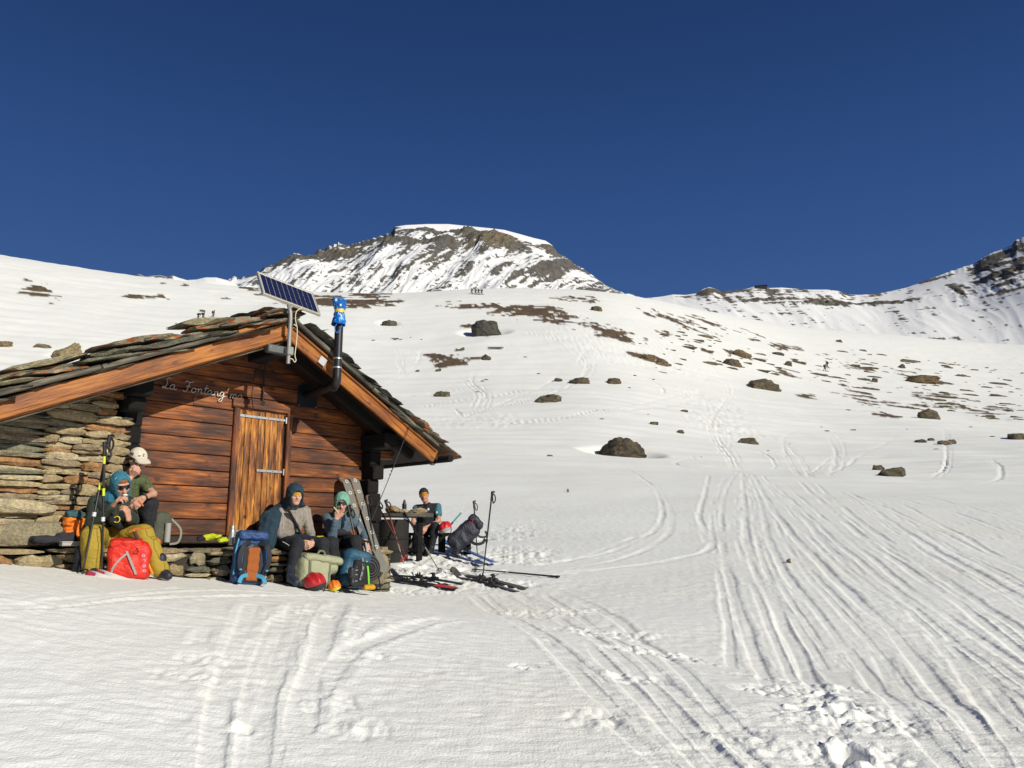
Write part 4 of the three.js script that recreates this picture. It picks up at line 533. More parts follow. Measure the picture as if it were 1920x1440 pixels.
{ // stove pipe that leaves the gable and turns up past the eave
  const g = hutGroup('stove_pipe', 'black stove pipe elbowing out of the gable, its top wrapped in a blue bag', 'stove pipe');
  const pc = hutPx(577, 742, 0.02), el = hutPx(631, 722, 0.96), tp = hutPx(643, 566, 0.96), R = 0.052;
  const plate = part('wall_plate', barGeo(0.29, 0.31, 0.006, 0.002), std(lin(0.014, 0.017, 0.026), 0.45, { metalness: 0.4 }), g); plate.position.set(pc[0], pc[1], 0.022); for (const [x, y] of [[-1, -1], [1, -1], [-1, 1], [1, 1]]) part('screw', new THREE.SphereGeometry(0.007, 8, 6), STEEL, plate).position.set(x * 0.13, y * 0.14, 0.004);
  const P = (t, y, b) => V3(lerp(pc[0], el[0], t), y, b);
  part('pipe_run', new THREE.CylinderGeometry(R, R, Math.hypot(el[2] - 0.09, el[0] - pc[0], el[1] - pc[1]), 20), BLACKPAINT, g).applyMatrix4(new THREE.Matrix4().makeTranslation((pc[0] + el[0]) / 2, (pc[1] + el[1]) / 2, el[2] / 2 - 0.03).multiply(new THREE.Matrix4().makeRotationFromQuaternion(new THREE.Quaternion().setFromUnitVectors(V3(0, 1, 0), V3(el[0] - pc[0], el[1] - pc[1], el[2]).normalize()))));
  const d = V3(el[0] - pc[0], el[1] - pc[1], el[2]).normalize();
  part('elbow', new THREE.TubeGeometry(new THREE.QuadraticBezierCurve3(V3(...el).addScaledVector(d, -0.09), V3(el[0], el[1], el[2]), V3(el[0], el[1] + 0.11, el[2])), 14, R * 1.04, 20), BLACKPAINT, g);
  const col = part('collar', new THREE.TorusGeometry(R * 1.06, 0.012, 8, 22), BLACKPAINT, g); col.position.copy(V3(...el).addScaledVector(d, -0.1)); col.quaternion.setFromUnitVectors(V3(0, 0, 1), d);
  const stack = part('pipe_stack', new THREE.CylinderGeometry(R, R, tp[1] - el[1] - 0.12, 22), BLACKPAINT, g); stack.position.set(el[0], (tp[1] + el[1]) / 2 + 0.03, el[2]);
  const stc = hutPx(640, 674, 0.96), st2 = hutPx(640, 691, 0.96); for (const y of [stc[1], st2[1]]) part('steel_clamp', new THREE.CylinderGeometry(R * 1.07, R * 1.07, 0.018, 24), STEEL, g).position.set(el[0], y, el[2]);
  const bk = part('wall_bracket', barGeo(0.1, 0.1, 0.012, 0.003), std(lin(0.45, 0.45, 0.46), 0.5), g); bk.position.set(el[0] - 0.13, stc[1] - 0.03, 0.83); bk.rotation.z = -0.5;
  // bag: crumpled sleeve with its own print
  const W = 256, H = 256, cv = document.createElement('canvas'); cv.width = W; cv.height = H; const c = cv.getContext('2d'); c.fillStyle = '#0b5fae'; c.fillRect(0, 0, W, H);
  const r = mulberry(9); for (let i = 0; i < 46; i++) { c.fillStyle = ['#dff1fb', '#58b9ea', '#c9e6f6', '#1b86d4', '#083f86'][Math.floor(r() * 5)]; c.save(); c.translate(r() * W, r() * H); c.rotate(r() * 0.6 - 0.3); const w = 10 + r() * 22, h = 8 + r() * 20; c.beginPath(); c.roundRect(-w / 2, -h / 2, w, h, 5); c.fill(); c.restore(); }
  const bm = new THREE.CanvasTexture(cv); bm.colorSpace = THREE.SRGBColorSpace; bm.wrapS = THREE.RepeatWrapping;
  const bt = hutPx(643, 561, 0.96)[1], bb = hutPx(640, 611, 0.96)[1], nb = 40, mb = 14, pos = [], uv = [], idx = [];
  for (let j = 0; j <= mb; j++) for (let i = 0; i <= nb; i++) { const v = j / mb, a = i / nb * Math.PI * 2, y = lerp(bb, bt, v), tie = Math.exp(-((v - 0.52) ** 2) / 0.006), flare = v < 0.3 ? (0.3 - v) * 0.09 * Math.max(0, Math.cos(a - 2.6) + 0.4) : 0, puff = v > 0.6 ? (v - 0.6) * 0.14 * Math.max(0, Math.cos(a - 2.8)) : 0, rr = R * 1.12 + 0.014 * (1 - tie) + n3(Math.cos(a) * 2.2, Math.sin(a) * 2.2, v * 5) * 0.02 * (1 - tie) + flare + puff, cap = v > 0.93 ? 1 - (v - 0.93) / 0.07 * 0.7 : 1; pos.push(el[0] + Math.cos(a) * rr * cap, y + n2(a * 1.3, 3) * 0.02 * (v < 0.1 || v > 0.9 ? 1 : 0), el[2] + Math.sin(a) * rr * cap); uv.push(i / nb * 2, v); }
  for (let j = 0; j < mb; j++) for (let i = 0; i < nb; i++) { const k = j * (nb + 1) + i; idx.push(k, k + nb + 1, k + 1, k + 1, k + nb + 1, k + nb + 2); }
  const bg = new THREE.BufferGeometry(); bg.setAttribute('position', new THREE.Float32BufferAttribute(pos, 3)); bg.setAttribute('uv', new THREE.Float32BufferAttribute(uv, 2)); bg.setIndex(idx); bg.computeVertexNormals();
  const bag = part('blue_bag', bg, new THREE.MeshStandardMaterial({ map: bm, roughness: 0.38, side: THREE.DoubleSide }), g);
  const tape = part('yellow_tape', new THREE.CylinderGeometry(R * 1.22, R * 1.22, 0.05, 26), std(lin(0.75, 0.52, 0.02), 0.4), bag); tape.position.set(el[0], lerp(bb, bt, 0.52), el[2]);
  part('bag_string', tube([V3(el[0] - 0.05, bb + 0.02, el[2] + 0.05), V3(el[0] - 0.1, bb - 0.06, el[2] + 0.06), V3(el[0] - 0.07, bb - 0.12, el[2] + 0.06), V3(el[0] - 0.02, bb - 0.05, el[2] + 0.065), V3(el[0] + 0.01, bb + 0.02, el[2] + 0.06)], 0.006, 30, 5), std(lin(0.03, 0.12, 0.5), 0.6), bag);
}
{ // the hut's name in bent wire, nailed to the planks
  const g = hutGroup('name_lettering', 'pale script lettering reading La Fontang\'ma on the gable planks', 'lettering');
  // each letter: strokes in a unit box, x advance
  const GL = {
    L: [[[[0.55, 0.95], [0.35, 1.05], [0.25, 0.85], [0.35, 0.55], [0.3, 0.15], [0.1, 0.02], [0.02, 0.12], [0.15, 0.18], [0.4, 0.02], [0.68, 0.06]]], 0.66],
    a: [[[[0.42, 0.38], [0.22, 0.46], [0.06, 0.26], [0.12, 0.04], [0.3, 0.06], [0.42, 0.36], [0.42, 0.08], [0.56, 0.02], [0.66, 0.14]]], 0.6],
    F: [[[[0.05, 0.82], [0.1, 0.98], [0.4, 0.9], [0.8, 1.0]], [[0.48, 0.92], [0.4, 0.5], [0.34, 0.1], [0.16, -0.02], [0.04, 0.1]], [[0.2, 0.48], [0.42, 0.54], [0.62, 0.5]]], 0.74],
    o: [[[[0.3, 0.44], [0.1, 0.36], [0.06, 0.12], [0.24, 0.0], [0.42, 0.14], [0.38, 0.4], [0.28, 0.44], [0.44, 0.34], [0.58, 0.4]]], 0.54],
    n: [[[[0.02, 0.36], [0.1, 0.44], [0.12, 0.02], [0.16, 0.3], [0.3, 0.45], [0.4, 0.36], [0.42, 0.06], [0.52, 0.02], [0.62, 0.12]]], 0.58],
    t: [[[[0.22, 0.86], [0.18, 0.4], [0.18, 0.06], [0.3, 0.0], [0.44, 0.12]], [[0.02, 0.56], [0.42, 0.6]]], 0.4],
    g: [[[[0.42, 0.38], [0.22, 0.46], [0.06, 0.26], [0.14, 0.04], [0.3, 0.08], [0.42, 0.38], [0.4, -0.2], [0.26, -0.5], [0.08, -0.42], [0.2, -0.2], [0.62, 0.1]]], 0.62],
    "'": [[[[0.16, 0.98], [0.1, 0.72]]], 0.26],
    m: [[[[0.02, 0.34], [0.1, 0.44], [0.12, 0.02], [0.16, 0.3], [0.28, 0.45], [0.36, 0.36], [0.36, 0.02], [0.4, 0.3], [0.54, 0.45], [0.64, 0.36], [0.66, 0.06], [0.76, 0.02], [0.84, 0.12]]], 0.8],
  };
  const A = hutPx(303, 727, 0.03), B = hutPx(455, 750, 0.03), total = B[0] - A[0], words = [['L', 'a'], null, ['F', 'o', 'n', 't', 'a', 'n', 'g'], ["'"], ['m', 'a']], wire = std(lin(0.5, 0.46, 0.4), 0.45, { metalness: 0.4 }); let len = 0; for (const w of words) len += w ? w.reduce((s, c) => s + GL[c][1], 0) + (w[0] === "'" ? 0.12 : 0) : 0.62;
  const s = total / len, sl = (B[1] - A[1]) / total, hgt = s * 0.98; let x = 0;
  for (const w of words) { if (!w) { x += 0.62; continue; } for (const ch of w) { const ps = GL[ch][0].map((st) => tube(st.map(([u, v]) => V3(A[0] + (x + u + v * 0.18) * s, A[1] + (x + u) * s * sl + v * hgt, 0.03)), 0.0062, st.length * 7, 5)); part('letter', mergeGeometries(ps), wire, g); x += GL[ch][1]; } if (w[0] === "'") x += 0.12; }
}
{ // iron lamp bracket in the gable
  const g = hutGroup('iron_hanger', 'dark iron hanger with a hook fixed high on the gable above the door', 'iron hanger'); const p = (x, y, b) => V3(...hutPx(x, y, b));
  part('rod', tube([p(499, 676, 0.08), p(495, 715, 0.05), p(493, 755, 0.05)], 0.012, 12), IRON, g); part('brace', tube([p(498, 678, 0.09), p(486, 690, 0.05), p(476, 698, 0.04)], 0.008, 12), IRON, g); part('brace', tube([p(499, 678, 0.09), p(510, 692, 0.06), p(519, 705, 0.04)], 0.008, 12), IRON, g); part('hook', new THREE.TorusGeometry(0.022, 0.008, 8, 16), IRON, g).position.copy(p(493, 756, 0.05));
}
{ // stay wire
  const g = hutGroup('stay_wire', 'thin twisted stay wire running down from the right barge board', 'wire'); const a = V3(...hutPx(769, 797, 0.84)), b = V3(...hutPx(697, 975, 0.9));
  part('wire', tube([a, a.clone().lerp(b, 0.5).add(V3(0, -0.01, 0)), b], 0.005, 12, 5), IRON, g); for (const t of [0.43, 0.47, 0.5, 0.54]) part('wire_knot', new THREE.SphereGeometry(0.011, 8, 6), IRON, g).position.copy(a.clone().lerp(b, t)); part('hook', tube([a, a.clone().add(V3(0.03, 0.09, 0)), a.clone().add(V3(0.08, 0.02, 0))], 0.006, 10, 5), IRON, g);
}
// ---------------------------------------------------------------- bodies as distance fields
function nets(f, b, c) {   // naive surface nets
  const nx = Math.ceil((b[3] - b[0]) / c) + 2, ny = Math.ceil((b[4] - b[1]) / c) + 2, nz = Math.ceil((b[5] - b[2]) / c) + 2, F = new Float32Array(nx * ny * nz), id = new Int32Array(nx * ny * nz).fill(-1), P = [], I = [];
  const at = (i, j, k) => i + nx * (j + ny * k);
  for (let k = 0; k < nz; k++) for (let j = 0; j < ny; j++) for (let i = 0; i < nx; i++) F[at(i, j, k)] = f(b[0] + i * c, b[1] + j * c, b[2] + k * c);
  for (let k = 0; k < nz - 1; k++) for (let j = 0; j < ny - 1; j++) for (let i = 0; i < nx - 1; i++) {
    let m = 0; for (let q = 0; q < 8; q++) if (F[at(i + (q & 1), j + ((q >> 1) & 1), k + (q >> 2))] < 0) m |= 1 << q;
    if (m === 0 || m === 255) continue; let x = 0, y = 0, z = 0, n = 0;
    for (let q = 0; q < 8; q++) for (let s = 1; s < 8; s <<= 1) { if (q & s) continue; const r = q | s; if (((m >> q) & 1) === ((m >> r) & 1)) continue; const A = F[at(i + (q & 1), j + ((q >> 1) & 1), k + (q >> 2))], B = F[at(i + (r & 1), j + ((r >> 1) & 1), k + (r >> 2))], t = A / (A - B); x += (q & 1) + (s === 1 ? t : 0); y += ((q >> 1) & 1) + (s === 2 ? t : 0); z += (q >> 2) + (s === 4 ? t : 0); n++; }
    id[at(i, j, k)] = P.length / 3; P.push(b[0] + (i + x / n) * c, b[1] + (j + y / n) * c, b[2] + (k + z / n) * c);
  }
  const quad = (a, b2, c2, d, flip) => { if (a < 0 || b2 < 0 || c2 < 0 || d < 0) return; if (flip) I.push(a, c2, b2, a, d, c2); else I.push(a, b2, c2, a, c2, d); };
  for (let k = 1; k < nz - 1; k++) for (let j = 1; j < ny - 1; j++) for (let i = 1; i < nx - 1; i++) {
    const a = F[at(i, j, k)] < 0;
    if (a !== F[at(i + 1, j, k)] < 0) quad(id[at(i, j - 1, k - 1)], id[at(i, j, k - 1)], id[at(i, j, k)], id[at(i, j - 1, k)], !a);
    if (a !== F[at(i, j + 1, k)] < 0) quad(id[at(i - 1, j, k - 1)], id[at(i - 1, j, k)], id[at(i, j, k)], id[at(i, j, k - 1)], !a);
    if (a !== F[at(i, j, k + 1)] < 0) quad(id[at(i - 1, j - 1, k)], id[at(i, j - 1, k)], id[at(i, j, k)], id[at(i - 1, j, k)], !a);
  }
  const g = new THREE.BufferGeometry(); g.setAttribute('position', new THREE.Float32BufferAttribute(P, 3)); g.setIndex(I); g.computeVertexNormals(); return boxUV(g);
}
const smin = (a, b, k) => { const h = Math.max(k - Math.abs(a - b), 0) / k; return Math.min(a, b) - h * h * k * 0.25; };
const cap = (a, b, ra, rb = ra) => ({ a, b, ra, rb });
function field(caps, k = 0.03) {
  const L = caps.map(({ a, b, ra, rb }) => { const dx = b.x - a.x, dy = b.y - a.y, dz = b.z - a.z; return [a.x, a.y, a.z, dx, dy, dz, 1 / Math.max(1e-9, dx * dx + dy * dy + dz * dz), ra, rb - ra]; });
  return (x, y, z) => { let d = 1e3; for (const c of L) { const px = x - c[0], py = y - c[1], pz = z - c[2], t = Math.min(1, Math.max(0, (px * c[3] + py * c[4] + pz * c[5]) * c[6])), ex = px - c[3] * t, ey = py - c[4] * t, ez = pz - c[5] * t, q = Math.sqrt(ex * ex + ey * ey + ez * ez) - c[7] - c[8] * t; d = d > 900 ? q : smin(d, q, k); } return d; };
}
function boundsOf(caps, pad) { const b = [1e9, 1e9, 1e9, -1e9, -1e9, -1e9]; for (const { a, b: e, ra, rb } of caps) for (const [p, r] of [[a, ra], [e, rb]]) { b[0] = Math.min(b[0], p.x - r - pad); b[1] = Math.min(b[1], p.y - r - pad); b[2] = Math.min(b[2], p.z - r - pad); b[3] = Math.max(b[3], p.x + r + pad); b[4] = Math.max(b[4], p.y + r + pad); b[5] = Math.max(b[5], p.z + r + pad); } return b; }
const fold = (amp, fr = 14, st = 0.45, s = 0) => (x, y, z) => amp * (n3(x * fr + s, y * fr * st, z * fr) * 0.7 + Math.abs(n3(x * fr * 0.6 + 5, y * fr * 0.9 + s, z * fr * 0.6)) * 0.9 - 0.2);
const mid = (a, b, t = 0.5) => a.clone().lerp(b, t);
const SKIN = new THREE.MeshPhysicalMaterial({ color: 0xffffff, vertexColors: true, roughness: 0.55, sheen: 0.1 });
function paint(g, fn) { const p = g.attributes.position, c = new Float32Array(p.count * 3); for (let i = 0; i < p.count; i++) { const q = fn(p.getX(i), p.getY(i), p.getZ(i)); c[i * 3] = q[0]; c[i * 3 + 1] = q[1]; c[i * 3 + 2] = q[2]; } g.setAttribute('color', new THREE.BufferAttribute(c, 3)); return g; }
const fabricBump = tex(512, 512, (u, v) => { const a = Math.abs(pn2(u * 5, v * 9, 5, 9)), b = Math.abs(pn2(u * 13 + 3, v * 19, 13, 19)), c = pn2(u * 40, v * 46, 40, 46), t = 110 + 190 * a + 90 * b + 26 * c; return [t, t, t]; }, false);
fabricBump.repeat.set(1 / 0.42, 1 / 0.42);
const cloth = (r, g, b, rough = 0.88) => new THREE.MeshPhysicalMaterial({ color: lin(r, g, b), roughness: rough, bumpMap: fabricBump, bumpScale: 0.008, sheen: 0.25, sheenRoughness: 0.6, sheenColor: lin(r * 0.6 + 0.02, g * 0.6 + 0.02, b * 0.6 + 0.02) });

function handCaps(w, dir, palm, side, curl, S = 1) {   // side: which way the thumb lies
  const d = dir.clone().normalize(), x = side.clone().addScaledVector(d, -side.dot(d)).normalize(), n = palm.clone().addScaledVector(d, -palm.dot(d)).addScaledVector(x, -palm.dot(x)).normalize(), out = [];
  const fingers = [[0.03, 0.082, [0.042, 0.026, 0.02]], [0.01, 0.087, [0.046, 0.029, 0.021]], [-0.01, 0.084, [0.043, 0.027, 0.02]], [-0.028, 0.075, [0.034, 0.021, 0.018]]];
  fingers.forEach(([ox, len, seg], i) => {
    const base = w.clone().addScaledVector(x, ox * 0.55 * S), kn = w.clone().addScaledVector(x, ox * S).addScaledVector(d, len * S); out.push(cap(base, kn, 0.0155 * S, 0.0125 * S));
    let p = kn, a = 0; const c = Array.isArray(curl) ? curl[i] : curl;
    seg.forEach((l, q) => { a += c * (q === 0 ? 0.9 : 1.05); const e = p.clone().addScaledVector(d, Math.cos(a) * l * S).addScaledVector(n, Math.sin(a) * l * S).addScaledVector(x, ox * 0.06); out.push(cap(p, e, (0.0098 - q * 0.001) * S, (0.0088 - q * 0.001) * S)); p = e; });
  });
  const t0 = w.clone().addScaledVector(x, 0.024 * S).addScaledVector(d, 0.022 * S), t1 = t0.clone().addScaledVector(x, 0.024 * S).addScaledVector(d, 0.03 * S).addScaledVector(n, 0.014 * S), t2 = t1.clone().addScaledVector(x, 0.004 * S).addScaledVector(d, 0.03 * S).addScaledVector(n, 0.014 * S), t3 = t2.clone().addScaledVector(d, 0.022 * S).addScaledVector(x, -0.008 * S).addScaledVector(n, 0.008 * S);
  out.push(cap(t0, t1, 0.0145 * S, 0.012 * S), cap(t1, t2, 0.0112 * S, 0.0105 * S), cap(t2, t3, 0.0102 * S, 0.0088 * S)); return out;
}
const ell = (x, y, z, cx, cy, cz, rx, ry, rz) => { const a = (x - cx) / rx, b = (y - cy) / ry, c = (z - cz) / rz, k = Math.sqrt(a * a + b * b + c * c); return (k - 1) * Math.min(rx, ry, rz); };
function headFrame(pos, fwd, up) { const z = fwd.clone().normalize(), x = up.clone().cross(z).normalize(), y = z.clone().cross(x); const M = new THREE.Matrix4().makeBasis(x, y, z).setPosition(pos), inv = M.clone().invert(), e = inv.elements; return { pos, x, y, z, M, local: (px, py, pz) => [e[0] * px + e[4] * py + e[8] * pz + e[12], e[1] * px + e[5] * py + e[9] * pz + e[13], e[2] * px + e[6] * py + e[10] * pz + e[14]], world: (a, b, c) => V3(a, b, c).applyMatrix4(M) }; }
const skull = (x, y, z) => { let d = ell(x, y, z, 0, 0.032, -0.012, 0.076, 0.094, 0.096); d = smin(d, ell(x, y, z, 0, -0.045, 0.026, 0.056, 0.07, 0.064), 0.05); d = smin(d, ell(x, y, z, 0, -0.092, 0.062, 0.026, 0.02, 0.02), 0.035); return d; };
function faceSdf(x, y, z) {
  let d = skull(x, y, z); const ax = Math.abs(x);
  d = smin(d, ell(ax, y, z, 0.034, -0.022, 0.066, 0.026, 0.02, 0.018), 0.02);                 // cheeks
  d = smin(d, ell(ax, y, z, 0.028, 0.03, 0.074, 0.03, 0.01, 0.014), 0.018);                   // brows
  d = -smin(-d, ell(ax, y, z, 0.031, 0.01, 0.092, 0.018, 0.011, 0.012), 0.012);               // eye sockets
  const t = clamp((0.022 - y) / 0.05, 0, 1), nzc = 0.084 + t * 0.026; d = smin(d, Math.hypot(x, y - clamp(y, -0.028, 0.022), z - nzc) - (0.0075 + t * 0.006), 0.012);   // nose
  d = smin(d, ell(ax, y, z, 0.01, -0.03, 0.1, 0.009, 0.008, 0.01), 0.008);
  d = smin(d, ell(x, y, z, 0, -0.0545, 0.0905, 0.024, 0.0065, 0.009), 0.006); d = smin(d, ell(x, y, z, 0, -0.0665, 0.089, 0.02, 0.007, 0.009), 0.006);                     // lips
  d = -smin(-d, ell(x, y, z, 0, -0.0605, 0.1, 0.022, 0.0022, 0.01), 0.004);
  d = smin(d, ell(ax, y, z, 0.079, 0.0, -0.008, 0.009, 0.03, 0.018), 0.01);                   // ears
  return d;
}
const SHADES = [];
function person(o) {
  const J = o.J, base = V3(J.pelvis.x, o.baseY ?? J.pelvis.y - 0.11, J.pelvis.z), g = thing('person', o.label, 'person', null, base), at0 = (geo) => geo.translate(-base.x, -base.y, -base.z);
  const hf = headFrame(J.head, o.face, o.up ?? V3(0, 1, 0)), sk = o.skin ?? [0.5, 0.27, 0.18];
  const torso = (e) => [cap(J.hL, J.hR, 0.1 + e, 0.1 + e), cap(J.pelvis, J.chest, 0.098 + e, 0.102 + e), cap(J.chest, J.neck, 0.095 + e, 0.055 + e), cap(mid(J.sL, J.sR, 0.08), mid(J.sL, J.sR, 0.92), 0.064 + e), cap(mid(J.sL, J.chest, 0.4), mid(J.hL, J.pelvis, 0.2), 0.07 + e, 0.075 + e), cap(mid(J.sR, J.chest, 0.4), mid(J.hR, J.pelvis, 0.2), 0.07 + e, 0.075 + e)];
  const arm = (s, e, upTo = 1) => { const S = J['s' + s], E = J['e' + s], W = J['w' + s]; return upTo < 0.7 ? [cap(S, mid(S, E, upTo / 0.6 * 0.75), 0.058 + e, 0.05 + e)] : [cap(S, E, 0.055 + e, 0.043 + e), cap(E, mid(E, W, (upTo - 0.7) / 0.3), 0.042 + e, 0.031 + e)]; };
  const leg = (s, e) => [cap(J['h' + s], J['k' + s], 0.084 + e, 0.06 + e), cap(J['k' + s], mid(J['k' + s], J['a' + s], 0.35), 0.058 + e, 0.058 + e), cap(mid(J['k' + s], J['a' + s], 0.35), J['a' + s], 0.058 + e, 0.044 + e)];
  // skin: one continuous body, with finer head and hands merged in
  const bodyCaps = [...torso(-0.02), ...arm('L', -0.006), ...arm('R', -0.006), ...leg('L', -0.016), ...leg('R', -0.016), cap(J.neck, hf.world(0, -0.05, -0.015), 0.052, 0.05), cap(J.aL, J.tL, 0.02, 0.016), cap(J.aR, J.tR, 0.02, 0.016)];
  const bf = field(bodyCaps, 0.035), parts = [nets(bf, boundsOf(bodyCaps, 0.03), 0.021)];
  const nk = field([cap(J.neck, hf.world(0, -0.05, -0.015), 0.054, 0.05)], 0.02), hd = (x, y, z) => { const l = hf.local(x, y, z); return smin(faceSdf(...l), nk(x, y, z), 0.025); };
  const hp = J.head; parts.push(nets(hd, [hp.x - 0.15, hp.y - 0.2, hp.z - 0.15, hp.x + 0.15, hp.y + 0.15, hp.z + 0.15], 0.0056));
  for (const s of ['L', 'R']) { const h = o.hands[s]; const hc = [...handCaps(J['w' + s], h.dir, h.palm, h.side, h.curl, 1.04), cap(mid(J['w' + s], J['e' + s], 0.12), J['w' + s], 0.027, 0.024)]; parts.push(nets(field(hc, 0.009), boundsOf(hc, 0.012), 0.005)); }
  const bg = mergeGeometries(parts.map((p) => p)); paint(bg, (x, y, z) => { const l = hf.local(x, y, z); const v = 1 + 0.1 * n3(x * 30, y * 30, z * 30); let r = sk[0] * v, gg = sk[1] * v, b = sk[2] * v; if (Math.abs(l[0]) < 0.026 && l[2] > 0.075 && l[1] < -0.048 && l[1] > -0.073) { r *= 0.86; gg *= 0.58; b *= 0.58; } return [r, gg, b]; });
  part('body', at0(bg), SKIN, g);
  const wear = (name, caps, mat, f, k = 0.03, cell = 0.0115, clip) => { const base0 = field(caps, k), fn = clip ? (x, y, z) => Math.max(base0(x, y, z) + f(x, y, z), clip(x, y, z)) : (x, y, z) => base0(x, y, z) + f(x, y, z); return part(name, at0(nets(fn, boundsOf(caps, 0.035), cell)), mat, g); };
  const ex = o.shirt.extra ?? 0.008, up = o.shirt.sleeve ?? 0.96;
  const collarCut = (x, y, z) => { const dx = x - J.head.x, dy = y - J.head.y, dz = z - J.head.z; return 0.128 - Math.hypot(dx, dy, dz); };
  const sh = wear('shirt', [...torso(ex), ...arm('L', ex, up), ...arm('R', ex, up)], o.shirt.mat, fold(0.011, 13, 0.5, o.seed), 0.022, 0.0125, collarCut);
  wear('trousers', [cap(J.hL, J.hR, 0.118 + o.legs.extra, 0.118 + o.legs.extra), ...leg('L', o.legs.extra), ...leg('R', o.legs.extra)], o.legs.mat, fold(0.014, 10, 0.5, o.seed + 9), 0.04, 0.0135);
  for (const s of ['L', 'R']) { if (o.noBoots) break; const A = J['a' + s], T = J['t' + s], dn = V3(0, -0.008, 0), heel = A.clone().addScaledVector(T.clone().sub(A).setY(0).normalize(), -0.05).add(V3(0, -0.05, 0)); wear('boot', [cap(A.clone().add(V3(0, 0.1, 0)), A, 0.054, 0.052), cap(A.clone().add(dn), T.clone().add(V3(0, -0.012, 0)), 0.048, 0.038), cap(heel, T.clone().add(V3(0, -0.02, 0)), 0.034, 0.032)], o.boots, () => 0, 0.02, 0.01); }
  const onHead = (name, f, mat, b = [-0.14, -0.2, -0.2, 0.14, 0.17, 0.2], cell = 0.0055, parent = g) => { const R = Math.max(...b.map(Math.abs)) * 1.1, q = nets((x, y, z) => f(...hf.local(x, y, z)), [hp.x - R, hp.y - R, hp.z - R, hp.x + R, hp.y + R, hp.z + R], cell); return part(name, at0(q), mat, parent); };
  if (o.hair) onHead('hair', (x, y, z) => Math.max(skull(x, y, z) - 0.011 + 0.005 * n3(x * 70, y * 70, z * 70), -Math.min(1, (y - (0.062 - 0.1 * sstep(0.07, -0.05, z))) ) , -(y + 0.04)), o.hair, undefined, 0.006);
  // glasses
  if (o.glasses) {
    const n = 26, m = 6, ps = [], ix = [], shape = (t) => { const a = Math.abs(t); return [lerp(0.041, 0.036, a), lerp(a < 0.12 ? 0.008 : -0.008, 0.004, sstep(0.3, 1, a)) - (a < 0.16 ? -0.006 : 0)]; };
    for (const off of [0, 0.004]) for (let j = 0; j <= m; j++) for (let i = 0; i <= n; i++) { const t = i / n * 2 - 1, a = t * 1.02, [y1, y0] = shape(t), yy = lerp(y0, y1, j / m), R = 0.094 + off; const p = hf.world(Math.sin(a) * R * 0.88, yy, Math.cos(a) * R * 1.02 + 0.006); ps.push(p.x, p.y, p.z); }
    const S = (n + 1) * (m + 1); for (let j = 0; j < m; j++) for (let i = 0; i < n; i++) { const k = j * (n + 1) + i; ix.push(k, k + n + 1, k + 1, k + 1, k + n + 1, k + n + 2, S + k, S + k + 1, S + k + n + 1, S + k + 1, S + k + n + 2, S + k + n + 1); }
    const gg = new THREE.BufferGeometry(); gg.setAttribute('position', new THREE.Float32BufferAttribute(ps, 3)); gg.setIndex(ix); gg.computeVertexNormals(); const sg = part('sunglasses', at0(gg), o.glasses, g);
    for (const s of [-1, 1]) part('temple', at0(tube([hf.world(s * 0.075, 0.028, 0.06), hf.world(s * 0.084, 0.024, 0.02), hf.world(s * 0.083, 0.016, -0.02)], 0.0035, 8, 5)), BLACKPAINT, sg);
    part('rim', at0(tube([-1, -0.6, -0.2, 0.2, 0.6, 1].map((t) => { const a = t * 1.02; return hf.world(Math.sin(a) * 0.087, 0.041 - Math.abs(t) * 0.004, Math.cos(a) * 0.1 + 0.006); }), 0.003, 24, 5)), BLACKPAINT, sg);
  }
  o.more?.({ g, hf, at0, wear, onHead, J, shirt: sh });
  return g;
}
const jointsHut = (t, b0 = 0) => Object.fromEntries(Object.entries(t).map(([k, [x, y, b]]) => [k, onHut(x, y, b + b0)]));
const BLACK_CLOTH = cloth(0.012, 0.012, 0.016), BOOT_BLACK = std(lin(0.014, 0.014, 0.016), 0.6), DARK_LENS = new THREE.MeshPhysicalMaterial({ color: lin(0.008, 0.008, 0.01), roughness: 0.12, clearcoat: 1, clearcoatRoughness: 0.03 }), GOLD_LENS = new THREE.MeshPhysicalMaterial({ color: lin(0.85, 0.42, 0.02), roughness: 0.16, metalness: 0.55, clearcoat: 1, clearcoatRoughness: 0.03 });
const W = (x, y, z) => V3(x, y, z).normalize();
